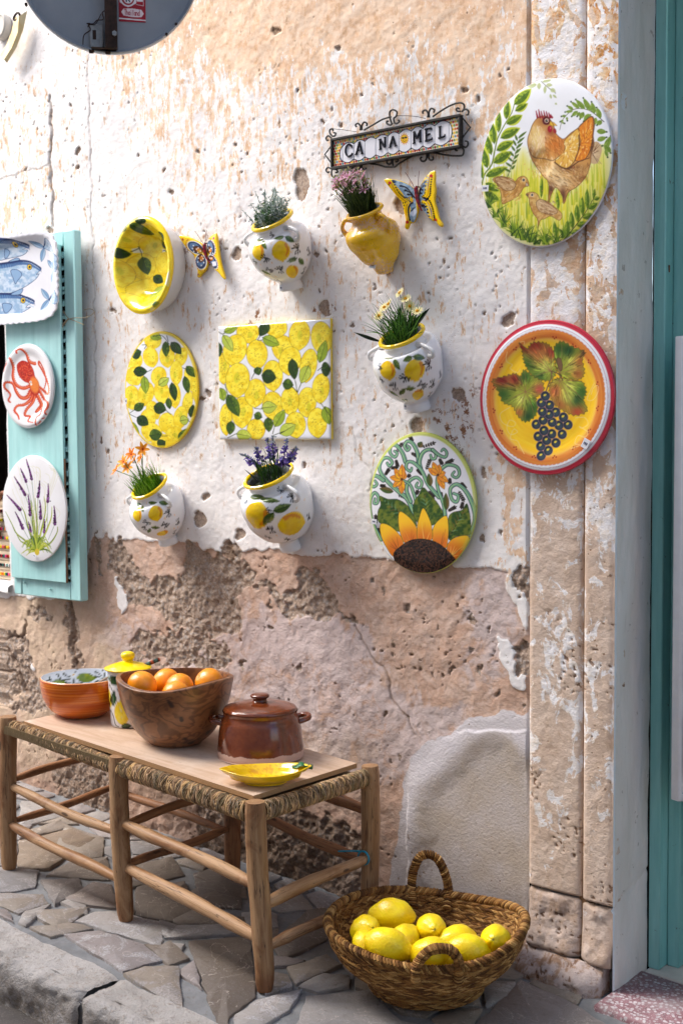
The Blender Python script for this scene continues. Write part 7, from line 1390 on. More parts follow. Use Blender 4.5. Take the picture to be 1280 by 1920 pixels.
b = MB(); b.lathe([(RS * .0, 0), (RS * .5, 0), (RS * .955, 0), (RS * .965, .004)], 96, flip=True); b.v[-1] = W3(b.v[-1]); build('sign_back', b, MSG, rsn)
b = MB(); b.lathe([(RS * .966, .0045), (RS * .975, .014), (RS * .99, .018), (RS, .012), (RS, -.008), (RS * .99, -.012), (0.001, -.012)], 96, flip=True); b.v[-1] = W3(b.v[-1]); build('sign_rim', b, MSE if False else MSG, rsn)
def rpbox(x0, y0, x1, y1, d0, d1, name, mat, bev=.001, par=None, ext=0):
    a = RP(x0, y0); c_ = RP(x1, y1); u0 = (a - cs) @ rgt; u1 = (c_ - cs) @ rgt; v0 = (c_ - cs) @ upv; v1 = (a - cs) @ upv + ext
    b = MB(); b.box(min(u0, u1), max(u0, u1), min(v0, v1), max(v0, v1), d0, d1, bev=bev); b.v[-1] = W3(b.v[-1]); return build(name, b, mat, par or rsn)
rpbox(196, -10, 221, 95, .004, .04, 'mounting_post', MRU, ext=.62); rpbox(168, 46, 195, 93, .004, .012, 'bracket', MZN, .003); rpbox(172, 92, 219, 96, -.01, .036, 'bracket_foot', MRU); rpbox(174, 58, 181, 76, .0122, .0126, 'slot', MRU, 0)
for x, y in ((172, 97), (203, 99)): rpbox(x - 5, y - 2, x + 5, y + 5, .008, .020, 'bolt', MRU, .002)
b = MB(); c_ = RP(215, 63, .042); b.tube([c_ - nb * .003, c_ + nb * .008], .007, 6); build('bolt', b, MZN, rsn)
b = MB(); b.tube(spline([RP(156, 84, .01), RP(158, 66, .014), RP(170, 56, .016), RP(166, 46, .014), RP(176, 44, .016), RP(182, 38, .014), RP(194, 36, .02), RP(192, 24, .012), RP(197, 20, .03)], 8), .0016, 5, wob=.2); b.tube(spline([RP(165, 50, .01), RP(170, 44, .02), RP(163, 44, .01), RP(178, 46, .016), RP(186, 34, .02), RP(190, 26, .01)], 8), .0012, 5); build('binding_wire', b, MRU, rsn)
for x, y in ((330, 47), (312, 66), (50, 10)): b = MB(); c_ = RP(x, y, .004 if x > 100 else .012); b.tube([c_, c_ + nb * .004 + nb * .012], .004, 8); build('rivet', b, MRU, rsn)
# sticker with printed mark
u0, v1 = ((RP(222, -42) - cs) @ rgt), ((RP(222, -42) - cs) @ upv); u1 = (RP(273, 0) - cs) @ rgt; v0 = (RP(240, 41) - cs) @ upv
c = Cv(0, 0, 520, 840, (160, 16, 40), .5)
c.sc = 1; c.poly([(20, 0), (340, 0), (340, 480), (180, 560), (20, 470)], (236, 232, 236), sp=0); c.poly([(50, 0), (310, 0), (310, 440), (180, 520), (50, 440)], (160, 16, 40), sp=0); c.ell(180, 400, 150, 150, (236, 232, 236)); c.ell(180, 400, 120, 120, (160, 16, 40)); c.ell(185, 395, 92, 92, (236, 232, 236))
K_ = (30, 20, 40); c.stroke([(150, 450), (150, 340)], 26, K_, sp=False); c.stroke([(150, 345), (195, 345), (210, 372), (195, 398), (150, 398)], 22, K_, sp=False); c.stroke([(178, 398), (215, 450)], 24, K_, sp=False)
for i, cl_ in enumerate([(236, 232, 236), (30, 26, 60), (30, 26, 60), (236, 232, 236), (170, 16, 40)]): c.poly([(345, 200 + i * 60), (470, 206 + i * 60), (470, 264 + i * 60), (345, 258 + i * 60)], cl_, sp=0)
c.stroke([(480, 200), (478, 520), (340, 500)], 8, (236, 232, 236), sp=False); c.stroke([(0, 780), (520, 800)], 26, (236, 232, 236), sp=False); c.poly([(90, 590), (440, 600), (440, 740), (90, 720)], (236, 220, 224), sp=2)
def txt(cv, s, x, y, w_, h_, th, col, slope=0.0):
    F_ = {'T': [[(0, 0), (1, 0)], [(.5, 0), (.5, 1)]], 'h': [[(0, 0), (0, 1)], [(0, .6), (.5, .4), (.9, .6), (.9, 1)]], 'a': [[(.9, .5), (.4, .4), (.05, .7), (.4, 1), (.9, .85)], [(.9, .4), (.9, 1)]], 'i': [[(.5, .4), (.5, 1)], [(.5, .12), (.5, .16)]], 'l': [[(.5, 0), (.5, 1)]], 'n': [[(0, .4), (0, 1)], [(0, .6), (.5, .4), (.9, .6), (.9, 1)]], 'd': [[(.9, .5), (.4, .4), (.05, .7), (.4, 1), (.9, .85)], [(.9, 0), (.9, 1)]]}
    for i, ch_ in enumerate(s):
        for st_ in F_[ch_]: cv.stroke([(x + i * w_ * 1.25 + a * w_, y + b_ * h_ + (i * w_) * slope) for a, b_ in st_], th, col, sp=len(st_) > 2)
txt(c, 'Thailand', 110, 605, 30, 100, 12, (170, 20, 50), .04)
U, V = np.meshgrid(np.linspace(0, 1, 90), np.linspace(0, 1, 120), indexing='ij'); P_ = cs + rgt * (u0 + (u1 - u0) * U)[..., None] + upv * (v1 + (v0 - v1) * V)[..., None] + nb * .0012
b = MB(); b.grid(P_, c.sample(U * 520, V * 840), flip=True); build('sticker', b, m_col('sticker_print', .35, .4, var=.02), rsn)
b = MB(); a_ = cs + upv * (RS + .30) + nb * .02; b.tube([a_ + rgt * .0 , a_ + np.array([0, -a_[1] + .01, 0])], .016, 8); build('wall_arm', b, MRU, rsn)
# pale round plate with dried leaves, high at the far left
mdish = m_matte('bleached_ceramic', (.62, .58, .52), (.74, .70, .64), .4); cc_ = onY(2, 50, -.02)
wl = thing('hanging_charm', 'pale round wall disc with a knotted yellow cloth tail, top left corner', 'wall ornament', cc_)
b = MB(); b.lathe([(.001, .012), (.035, .012), (.042, .018), (.047, .014), (.048, .0), (.046, -.012)], 40); V = b.v[-1]; b.v[-1] = cc_ + np.stack([V[:, 0], -V[:, 2], V[:, 1]], -1); build('disc', b, mdish, wl)
b = MB(); p = lambda x, y, d=-.04: onY(x, y, d)
b.grid(np.stack([np.array([p(28, 32), p(22, 60), p(12, 85), p(0, 104)]), np.array([p(36, 30, -.055), p(34, 60, -.05), p(22, 90, -.05), p(8, 112, -.05)]), np.array([p(52, 20), p(44, 56), p(32, 88), p(14, 118)])])); build('cloth_tail', b, m_matte('yellow_cloth', (.80, .62, .30), (.86, .74, .48), .8), wl)
b = MB(); b.tube(spline([p(26, 34), p(33, 24, -.05), p(38, 30, -.05), p(30, 38)], 5, True)[:-1], .004, 6, closed=True, wob=.3); build('knot', b, MRU, wl)
# ================================================================ THE STOOL BENCH
def mat_wood(name, c1, c2, c3_, knots=.72):
    m = Mat(name); t = m.attr('tex', 1); nA = m.noise(m.scale(t, 60, 60, 4.5), 1.0, 6, .65, .4); nB = m.noise(m.scale(t, 14, 14, 6), 1.0, 5, .6, .8); nC = m.noise(m.scale(t, 220, 220, 14), 1.0, 4)
    c = m.mix(m.rng(nA, .35, .65), c1, c2); c = m.mix(m.rng(nB, .48, .68, 0, .9), c, c3_); c = m.mix(m.rng(nC, .55, .75, 0, .45), c, tuple(v * .45 for v in c1))
    k = m.n('TexVoronoi', {'Vector': m.scale(t, 22, 22, 7), 'Scale': 1.0}, out=0); c = m.mix(m.rng(k, .07, .14, .85, 0), c, (.05, .022, .012))
    cr = m.noise(m.scale(t, 50, 50, 2.2), 1.0, 3, .5, .2); c = m.mix(m.rng(m.math('ABSOLUTE', m.math('SUBTRACT', cr, .5)), 0, .009, .85, 0), c, (.055, .028, .016))
    m.P(Base_Color=c, Roughness=m.rng(nA, .3, .7, .45, .65), Specular_IOR_Level=.35); m.bump(m.math('ADD', nA, m.math('MULTIPLY', nC, .4)), .35, .003); return m.m
MWL = mat_wood('peeled_pole_wood', (.29, .15, .066), (.43, .255, .13), (.19, .075, .028)); MWR = mat_wood('worn_rung_wood', (.34, .175, .075), (.52, .32, .175), (.25, .11, .045)); MWB = mat_wood('back_rung_wood', (.26, .11, .045), (.36, .17, .075), (.17, .07, .03))
LG = {}
gnd = lambda px, py: onG(px, py)
L1 = gnd(495, 1856); L2 = gnd(235, 1726); L3 = gnd(18, 1630)
T1, T2, T3 = onY(479, 1503, L1[1] + .0), onY(221, 1417, L2[1]), onY(14, 1343, L3[1])
dyb = .437; L4 = L1 + (.0, dyb, 0); L4[2] = gz(L4[0]); T4 = onY(692, 1435, L4[1]); L5 = L2 + (.0, dyb, 0); T5 = T2 + (.0, dyb, 0); L6 = L3 + (0, dyb, 0); T6 = T3 + (0, dyb, 0)
bench = thing('stool_bench', 'rustic pole wood bench with woven rush seat edges standing against the wall', 'bench', ((L1[0] + L3[0]) / 2, L1[1] + .2, L2[2]))
def leg(a, t_, r, seed, mat=MWL):
    z = np.linspace(0, 1, 22)[:, None]; p = a + (t_ - a) * z; p[:, 0] += .004 * np.sin(z[:, 0] * 5 + seed); rr = r * np.interp(z[:, 0], [0, .02, .06, .3, .8, .985, 1], [.72, .84, .9, .98, 1.02, 1.0, .90])
    b = MB(); b.tube(p, rr, 20, wob=.075, seed=seed, updir=(1, 0, 0)); return build('leg', b, mat, bench, sharp=50)
dL = .0263
for i, (a, t_, m_) in enumerate(((L1, T1, MWL), (L2, T2, MWL), (L3, T3, MWL), (L4, T4, MWL), (L5, T5, MWB), (L6, T6, MWB))): leg(a, t_, dL * (1 if i != 3 else .98), i + 1, m_)
def rung(A, B_, fa, fb, r, seed, mat=MWR, sag=.0):
    a = A[0] + (A[1] - A[0]) * fa; b_ = B_[0] + (B_[1] - B_[0]) * fb; z = np.linspace(0, 1, 20); p = a + (b_ - a) * z[:, None]; p[:, 2] += sag * np.sin(z * math.pi) + .003 * np.sin(z * 7 + seed); p[:, 1] += .003 * np.sin(z * 5 + seed * 2)
    b = MB(); b.tube(p, r * np.interp(z, [0, .06, .2, .8, .94, 1], [.62, .8, 1, 1, .8, .62]), 12, wob=.16, seed=seed + 10); return build('rung', b, mat, bench, sharp=50)
FR = lambda py, a, t_: None
l1, l2, l3, l4, l5, l6 = (L1, T1), (L2, T2), (L3, T3), (L4, T4), (L5, T5), (L6, T6)
rung(l3, l2, .545, .52, .0148, 1); rung(l3, l2, .30, .23, .0155, 2); rung(l2, l1, .60, .555, .0165, 3); rung(l2, l1, .34, .275, .0175, 4)
rung(l1, l4, .45, .47, .0165, 5); rung(l1, l4, .215, .22, .0145, 6); rung(l5, l4, .50, .42, .015, 7, MWB); rung(l5, l4, .80, .72, .017, 8, MWB); rung(l6, l5, .52, .5, .013, 9, MWB); rung(l6, l5, .3, .3, .013, 10, MWB)
rung(l2, l5, .58, .60, .0135, 11, MWB); rung(l3, l6, .58, .62, .012, 12, MWB); rung(l2, l5, .33, .33, .0125, 13, MWB); rung(l3, l6, .3, .34, .012, 14, MWB)
b = MB(); q = l4[0] + (l4[1] - l4[0]) * .475; rg = [q + np.array([.0, -.030, 0]) + .0185 * np.array([math.cos(a), 0, math.sin(a)]) for a in np.linspace(0, 2 * math.pi, 14, endpoint=False)]; b.tube(rg, .0028, 6, closed=True, updir=(0, 1, 0)); b.tube([q + (-.012, -.030, .016), q + (-.04, -.034, .012), q + (-.085, -.034, .002)], .0024, 5)
tie = build('cable_tie', b, m_matte('blue_plastic', (.03, .28, .42), (.05, .34, .48), .4)); tag(tie, 'blue cable tie looped round the right rung of the bench', 'cable tie')
# rush wrapped seat rails
def mat_rush():
    m = Mat('rush_cord'); t = m.attr('tex', 1); A = m.attr('Col'); n_ = m.noise(m.scale(t, 500, 500, 60), 1.0, 4, .7); tw = m.n('TexWave', {'Vector': m.n('VectorMath', {0: t, 1: (1, 1, 1)}, operation='MULTIPLY'), 'Scale': 60.0, 'Distortion': 4.0, 'Detail': 2.0}, out=1)
    c = m.mix(m.rng(n_, .35, .65), m.mix(1.0, A, (.66, .58, .46), 'MULTIPLY'), A); m.P(Base_Color=c, Roughness=.7, Specular_IOR_Level=.25); m.bump(m.math('ADD', n_, tw), .6, .002); return m.m
MRUSH = mat_rush(); rush_cols = [(220, 184, 146), (168, 148, 112), (180, 148, 114), (238, 202, 156), (152, 126, 98), (200, 166, 132), (244, 206, 150), (170, 152, 130)]
def seatz(x): return float(np.interp(x, [T3[0], T2[0], T1[0]], [T3[2], T2[2], T1[2]])) - .030
def wrap(a, b_, rx, rz, n):
    mb = MB(); d = b_ - a; L_ = np.linalg.norm(d); d /= L_; s_ = np.cross(d, (0, 0, 1)); s_ /= np.linalg.norm(s_); u_ = np.cross(s_, d)
    for layer, (sc_, hand_) in enumerate(((1.0, 1), (1.035, -1))):
        for i in range(n):
            c_ = a + d * L_ * (i + R0.uniform(.3, .7)) / n; col = lin(R0.choice(rush_cols)) * R0.uniform(.7, 1.05); k = 13; th0 = R0.uniform(0, 1) if layer == 0 else R0.uniform(0, 6.28); span = 2 * math.pi if layer == 0 else R0.uniform(.5, 1.3)
            th = np.linspace(th0, th0 + span, k); sk = hand_ * R0.uniform(.006, .012) * (1 if layer == 0 else .8)
            p = c_ + s_ * (rx * sc_ * np.cos(th))[:, None] + u_ * (rz * sc_ * np.sin(th))[:, None] + d * (sk * np.sin(th * 3 + i) * .35 + (np.linspace(-.5, .5, k) * sk * 1.2 if layer else 0))[:, None]
            mb.tube(p, L_ / n * .62 * (1 if layer == 0 else .75) * np.interp(np.linspace(0, 1, k), [0, .15, .85, 1], [.3, 1, 1, .3]), 5, col, cap=False, updir=tuple(d), tofs=R0.uniform(0, 30))
    return build('rush_wrapping', mb, MRUSH, bench, sharp=0, kind='stuff')
zc = lambda P__: np.array([P__[0], P__[1], P__[2] - .030])
ex = np.array([1, 0, 0]); ey = np.array([0, 1, 0])
wrap(zc(T3) + ex * .024, zc(T2) - ex * .022, .021, .021, 105); wrap(zc(T2) + ex * .020, zc(T1) - ex * .022, .023, .024, 110); wrap(zc(T1) + ey * .022, zc(T4) - ey * .022, .021, .023, 100)
b = MB(); b.box(zc(T3)[0] + .01, zc(T1)[0] - .01, T1[1] + .014, T1[1] + dyb - .02, -.012, .012, lin((120, 102, 74))); V = b.v[0]; V[:, 2] += np.interp(V[:, 0], [T3[0], T1[0]], [T3[2], T1[2]]) - .034; build('seat_weave', b, MRUSH, bench)
# plywood board lying on the seat
bz = lambda x: float(np.interp(x, [T3[0], T1[0]], [T3[2] - .0035, T1[2] - .0035]))
pz = T1[2] + .004
C1 = onY(475, 1492, T1[1] + .018); C3 = onY(669, 1431, T4[1] - .030); C0 = onY(45, 1352, T3[1] + .012); zB = C1[2]
th_ = .013; slx = (C0[2] - C1[2]) / (C0[0] - C1[0]); sly = (C3[2] - C1[2]) / (C3[1] - C1[1])
def brd(u, v, w_): return np.array([C1[0] + (C0[0] - C1[0]) * u + (C3[0] - C1[0]) * v, C1[1] + (C0[1] - C1[1]) * u + (C3[1] - C1[1]) * v, C1[2] + (C0[2] - C1[2]) * u + (C3[2] - C1[2]) * v + w_])
def mat_ply():
    m = Mat('plywood'); p = m.pos(); A = m.sep(m.attr('Col'), 0); n_ = m.noise(m.scale(p, 3, 26, 26), 1.0, 6, .7, 1.2); nb_ = m.noise(p, 8, 5)
    c = m.mix(m.rng(n_, .3, .7), (.50, .33, .215), (.64, .47, .345)); c = m.mix(m.rng(nb_, .5, .72, 0, .5), c, (.72, .60, .50)); c = m.mix(m.rng(m.noise(p, 60, 5), .62, .7, 0, .3), c, (.30, .18, .1))
    z = m.sep(m.attr('Col'), 1); w_ = m.rng(m.math('SINE', m.math('MULTIPLY', z, 26.0)), -.3, .3); c = m.mix(m.rng(A, .4, .6), c, m.mix(w_, (.30, .155, .06), (.48, .29, .14)))
    m.P(Base_Color=c, Roughness=.6); m.bump(n_, .12, .003); return m.m
b = MB(); nU, nV = 50, 20; top = np.array([[brd(u, v, 0) for v in np.linspace(0, 1, nV)] for u in np.linspace(0, 1, nU)]); b.grid(top, np.zeros((nU, nV, 3)), flip=False)
loop = np.concatenate([top[:, 0], top[-1, 1:], top[-2::-1, -1], top[0, -2:0:-1]]); rings = [loop, loop]; cl_ = [np.tile([1., 1, 0], (len(loop), 1))]
R_ = np.array([loop + (0, 0, -th_ * k / 6) for k in range(7)]); Cc_ = np.array([np.tile([1., k / 6, 0], (len(loop), 1)) for k in range(7)]); b.grid(R_, Cc_, wv=True, flip=False); b.grid(top - (0, 0, th_), np.ones((nU, nV, 3)), flip=True)
brdo = build('plywood_board', b, mat_ply(), sharp=30); tag(brdo, 'thin pale plywood board lying along the woven bench seat', 'board')
def onB(px, py):
    n_ = np.cross(brd(1, 0, 0) - brd(0, 0, 0), brd(0, 1, 0) - brd(0, 0, 0)); r = ray(px, py); t_ = ((brd(0, 0, 0) - CAM) @ n_) / (r @ n_); return CAM + r * t_
def pxm(p): return FPX / ((np.asarray(p) - CAM) @ FW)
def stand(cxp, byp, depthr):                      # centre of the base of a round thing whose front bottom edge is at pixel (cxp, byp)
    f = onB(cxp, byp); d = np.array([FW[0], FW[1], 0]); d /= np.linalg.norm(d); p = f + d * depthr; p[2] = onBz(p); return p
def onBz(p):
    n_ = np.cross(brd(1, 0, 0) - brd(0, 0, 0), brd(0, 1, 0) - brd(0, 0, 0)); q = brd(0, 0, 0); return q[2] - ((p[0] - q[0]) * n_[0] + (p[1] - q[1]) * n_[1]) / n_[2]
def surf_paint(P_, c, useproj=True): qx, qy = proj(P_); return c.sample(qx, qy)
# orange bowl
pc = stand(146, 1351, .075); sB = 1 / pxm(pc); Ro = 77 * sB; zo = 73 * sB
bowl = thing('painted_bowl', 'round orange glazed bowl with leaves painted on its white inside', 'bowl', pc)
pr = np.array([(Ro * .50, .0), (Ro * .56, .001), (Ro * .60, .004), (Ro * .78, zo * .18), (Ro * .92, zo * .42), (Ro * .985, zo * .7), (Ro, zo * .93), (Ro * .995, zo * .97)]); pp = spline(pr, 5)
b = MB(); cc = np.array([lin((214, 108, 30)) * (.72 + .5 * fbm(z_ * 700, 3, 3, 2)) for z_ in pp[:, 1]]); n_ = 80; b.lathe(pp, n_, pc, col=cc); 
def mat_orange():
    m = Mat('orange_slip'); p = m.pos(); n_ = m.noise(m.scale(p, 3, 3, 150), 1.0, 4); c = m.mix(m.rng(n_, .35, .65), tuple(lin((196, 82, 14))), tuple(lin((226, 124, 30)))); c = m.mix(m.rng(m.noise(m.scale(p, 4, 4, 400), 1.0, 3), .55, .7, 0, .5), c, tuple(lin((238, 160, 80)))); m.P(Base_Color=c, Roughness=.2, Coat_Weight=.4, Coat_Roughness=.06); m.bump(m.noise(m.scale(p, 6, 6, 300), 1.0, 3), .05, .003); return m.m
MOR = mat_orange(); build('bowl_outside', b, MOR, bowl, sharp=60)
Ri = Ro - .005; pi_ = spline(np.array([(Ro * .995, zo * .972), (Ro * .975, zo * .985), (Ri, zo * .96), (Ri * .985, zo * .7), (Ri * .92, zo * .45), (Ri * .7, zo * .15), (Ri * .3, .008), (.001, .007)]), 8)
th = np.arange(120) / 120 * 2 * math.pi; P_ = np.stack([pc[0] + pi_[:, 0][:, None] * np.cos(th), pc[1] + pi_[:, 0][:, None] * np.sin(th), pc[2] + pi_[:, 1][:, None] + 0 * th], -1)
c = Cv(60, 1235, 235, 1360, (226, 230, 236), 2.2).at(4.923, 40, 1200)
for b_, t_, w_ in (((510, 345), (690, 352), 90), ((430, 420), (285, 385), 80)): c.leaf(b_, t_, w_, noise3c((150, 160, 20), (96, 124, 24), .2, 3), (110, 136, 24), (200, 196, 60), (40, 60, 20), 0, 2)
for p in ([(470, 340), (420, 330), (395, 310)], [(465, 355), (380, 370), (335, 315)], [(470, 400), (440, 400), (415, 395)], [(480, 360), (500, 400), (565, 405)], [(475, 370), (470, 420), (440, 460)], [(490, 380), (520, 430), (570, 450)], [(480, 350), (485, 420), (480, 460)], [(495, 310), (515, 270), (528, 262)], [(290, 380), (250, 370), (215, 405)], [(290, 385), (270, 360), (262, 345)], [(290, 395), (260, 400), (245, 415)], [(300, 430), (310, 450), (290, 440)], [(770, 350), (720, 310), (680, 290)], [(765, 355), (720, 345), (690, 335)], [(770, 370), (720, 375), (680, 390)], [(745, 260), (770, 310), (780, 360)], [(600, 440), (615, 420), (632, 412)], [(180, 415), (186, 425), (190, 430)]): c.stroke(p, 5, (30, 44, 30), 17)
for a in range(5): c.ell(483 + 16 * math.cos(a * 1.257), 322 + 16 * math.sin(a * 1.257), 10, 10, (240, 240, 240))
c.ell(483, 322, 8, 8, (230, 180, 40)); rimm = (pi_[:, 0] > Ro * .972) & (pi_[:, 1] > zo * .95); col = c.sample(*proj(P_)); dfront = ((P_ - pc) @ np.array([FW[0], FW[1], 0])) < 0; col[dfront] = lin((226, 230, 236)); col[rimm] = lin((236, 148, 66))
b = MB(); b.grid(P_, col, wv=True, flip=False); build('bowl_inside', b, MG, bowl, sharp=60)
b = MB(); sp0 = pc + (.0, .0, zo * .35); a_ = onX(163, 1291, pc[0] + .0); r_ = ray(163, 1291); D_0 = (pc - CAM) @ FW; a_ = CAM + r_ * (D_0 + .0); r2_ = ray(203, 1270); b2 = CAM + r2_ * (D_0 + .03); b.tube([a_, a_ + (b2 - a_) * .5, b2], [.0035, .0055, .006], 8, flat=.6); b.tube([a_ + (.012, .008, -.004), b2 + (.004, -.004, -.008)], [.003, .005], 8)
spn = build('wooden_tongs', b, mat_wood('grey_wood', (.20, .14, .10), (.30, .22, .16), (.14, .09, .06))); tag(spn, 'dark wooden tongs resting inside the orange painted bowl', 'tongs')
b = MB(); n3 = CAM + ray(92, 1287) * ((pc[2] + .02 - CAM[2]) / ray(92, 1287)[2]); 
# lidded jar
pc = stand(238, 1365, .042); sB = 1 / pxm(pc); Rj = 39 * sB; Hj = 104 * sB
jar = thing('lidded_jar', 'tall white jar painted with lemons under a bright yellow knobbed lid', 'jar', pc)
c = Cv(185, 1240, 290, 1375, (236, 236, 240), 2.2).at(4.923, 40, 1200)
for x, y, rx, ry, a in ((930, 670, 68, 112, -.1), (800, 520, 30, 100, -.2), (1060, 330, 110, 50, 0)): lemon_art(c, x, y, rx, ry, a, 30, 5, line=(200, 170, 30)); [c.ell(x + R0.uniform(-.6, .3) * rx, y + R0.uniform(-.7, .7) * ry, 3.4, 3.4, (250, 246, 200)) for k in range(26)]
for b_, t_, w_ in (((935, 410), (800, 340), 90), ((850, 490), (850, 610), 60), ((925, 800), (1020, 790), 50), ((770, 290), (790, 350), 40)): c.leaf(b_, t_, w_, noise3c((40, 70, 36), (60, 96, 50), .2, 3), (30, 56, 30), (150, 170, 140), (24, 40, 24), 0, 2)
for p in ([(970, 310), (985, 370), (930, 410), (880, 470), (850, 480), (820, 420), (790, 380)], [(810, 620), (850, 700), (870, 780), (900, 800)], [(800, 560), (820, 580), (818, 610)]): c.stroke(p, 6, (30, 44, 30))
pp = spline(np.array([(Rj * .80, 0), (Rj * .84, .002), (Rj * .87, Hj * .1), (Rj * .92, Hj * .5), (Rj * .97, Hj * .95), (Rj * .97, Hj)]), 10); th = np.arange(140) / 140 * 2 * math.pi
P_ = np.stack([pc[0] + pp[:, 0][:, None] * np.cos(th), pc[1] + pp[:, 0][:, None] * np.sin(th), pc[2] + pp[:, 1][:, None] + 0 * th], -1); b = MB(); b.grid(P_, c.sample(*proj(P_)), wv=True, flip=True); build('jar_body', b, MG, jar, sharp=60)
b = MB(); q_ = spline(np.array([(Rj * .93, Hj + .001), (Rj * 1.09, Hj + .001), (Rj * 1.13, Hj + .004), (Rj * 1.09, Hj + .008), (Rj * .7, Hj + .017), (Rj * .3, Hj + .024), (Rj * .24, Hj + .028), (Rj * .30, Hj + .034), (Rj * .34, Hj + .042), (Rj * .28, Hj + .050), (Rj * .12, Hj + .054), (.0005, Hj + .0545)]), 6); b.lathe(q_, 64, pc); build('lid', b, m_glaze('yellow_glaze', .1, tuple(lin((250, 216, 8))) + (1,), .04), jar, sharp=60)
hq = pc + np.array([.035, .03, Hj * .93]); a_ = CAM + ray(270, 1248) * (np.linalg.norm(hq - CAM) / np.linalg.norm(ray(270, 1248))); b2 = CAM + ray(300, 1236) * (np.linalg.norm(hq - CAM) / np.linalg.norm(ray(300, 1236)))
b = MB(); pts = np.array([a_ + (b2 - a_) * k for k in np.linspace(-.8, 1, 16)]); cc = np.array([[*lin([(40, 60, 56), (70, 110, 104), (30, 44, 40), (190, 80, 30)][k % 4 if k != 3 else 3])] for k in range(16)]); b.tube(pts, .0058, 10, np.hstack([cc, np.ones((16, 1))]), wob=.25); 
ob = build('painted_handle', b, MG, jar)
# olive wood bowl
pc = stand(326, 1401, .055); sB = 1 / pxm(pc); Rw = 109 * sB; zw = 122 * sB
wb = thing('olive_wood_bowl', 'deep dark olive wood bowl holding oranges in the middle of the board', 'bowl', pc)
def mat_olive():
    m = Mat('olive_wood'); p = m.pos(); w0 = m.noise(m.scale(p, 1, 1, 1.6), 9, 3, .5, .6); fig = m.math('SINE', m.math('MULTIPLY', w0, 46.0)); n2 = m.noise(m.scale(p, 30, 30, 90), 1.0, 5, .7)
    c = m.mix(m.rng(m.noise(p, 12, 4), .3, .7), (.19, .072, .026), (.33, .145, .058)); c = m.mix(m.rng(fig, .0, 1.0, 0, .62), c, (.075, .028, .012)); c = m.mix(m.rng(n2, .5, .75, 0, .5), c, (.10, .04, .018)); k = m.rng(m.noise(p, 15, 2), .66, .72, 0, .92); c = m.mix(k, c, (.02, .010, .008))
    m.P(Base_Color=c, Roughness=.32, Coat_Weight=.15, Coat_Roughness=.2); m.bump(n2, .08, .003); return m.m
MOW = mat_olive()
pp = spline(np.array([(.001, .001), (Rw * .38, .0), (Rw * .46, .004), (Rw * .66, zw * .18), (Rw * .82, zw * .42), (Rw * .93, zw * .68), (Rw * .985, zw * .9), (Rw, zw * .975), (Rw * .985, zw), (Rw * .93, zw), (Rw * .915, zw * .97), (Rw * .86, zw * .65), (Rw * .7, zw * .35), (Rw * .4, zw * .15), (.001, zw * .12)]), 6)
th = np.arange(90) / 90 * 2 * math.pi; lift = 1 + .035 * np.sin(th * 2 + .8) + .02 * np.sin(th * 3 + 2); P_ = np.stack([pc[0] + pp[:, 0][:, None] * np.cos(th), pc[1] + pp[:, 0][:, None] * np.sin(th), pc[2] + pp[:, 1][:, None] * (1 + (lift - 1) * (pp[:, 1][:, None] / zw) ** 2)], -1)
b = MB(); b.grid(P_, wv=True, flip=True); build('bowl_body', b, MOW, wb, sharp=60)
# fruit
def fruit_mesh(name, rx, rz, kind, seed):
    n1, n2 = 30, 44; ph = np.linspace(0, math.pi, n1)[:, None]; th = np.arange(n2) / n2 * 2 * math.pi; z = -np.cos(ph); r = np.sin(ph) + 0 * th
    if kind == 'lemon': r = r * (1 - .10 * np.abs(z) ** 3) ; z = z * (1 + .0 * z); tip = np.exp(-((z - 1) / .09) ** 2) * .14; tip2 = np.exp(-((z + 1) / .06) ** 2) * .05; r = r + np.exp(-((z - .93) / .07) ** 2) * .05; z = z + tip - tip2
    else: z = np.sign(z) * np.abs(z) ** 1.0 * (1 - .10 * np.exp(-(np.sin(ph) / .16) ** 2))
    bump = 1 + (fbm(np.cos(th) * 1.6 + 5 + seed, np.sin(th) * 1.6 + z * 1.8 + 3, 3, seed) - .5) * (.16 if kind == 'lemon' else .05) + (fbm(np.cos(th) * 5 + 5, np.sin(th) * 5 + z * 6, 2, seed + 5) - .5) * .025
    P_ = np.stack([r * rx * np.cos(th) * bump, r * rx * np.sin(th) * bump, (z + 0 * th) * rz * (1 + (bump - 1) * .5)], -1); b = MB(); col = np.ones(P_.shape) * (lin((254, 226, 14)) if kind == 'lemon' else lin((250, 158, 28)))
    g_ = np.clip(np.exp(-((z - 1.05) / .12) ** 2), 0, 1)[..., None] * (.5 if kind == 'lemon' else 1.0); gc = lin((196, 190, 40) if kind == 'lemon' else (120, 90, 30)); sm = (np.sin(ph) < (.10 if kind == 'orange' else .05)) & (z > 0); col = col * (1 - g_ * .35) + gc * g_ * .35
    col = np.where((sm + 0 * r > 0)[..., None], lin((96, 110, 40)), col); b.grid(P_, col, wv=True, flip=True); return b.mesh(name, (0, 0, 0), True)
def mat_peel(name, rough, bs, sc_):
    m = Mat(name); p = m.pos(); A = m.attr('Col'); v = m.n('TexVoronoi', {'Vector': p, 'Scale': sc_}, out=0); c = m.mix(m.rng(m.noise(p, 25, 4), .35, .7), A, m.mix(1.0, A, (.95, .84, .6), 'MULTIPLY')); m.P(Base_Color=c, Roughness=rough, Coat_Weight=.2, Coat_Roughness=.18, Subsurface_Weight=.08, Subsurface_Radius=(.02, .012, .003)); m.bump(v, bs, .0012); return m.m
MLP = mat_peel('lemon_peel', .34, .55, 300.0); MOP = mat_peel('orange_peel', .30, .3, 420.0)
FM = {'orange': [fruit_mesh('orange', .040, .038, 'orange', s_) for s_ in (1, 2)], 'lemon': [fruit_mesh('lemon', .0305, .041, 'lemon', s_) for s_ in (1, 2, 3)]}
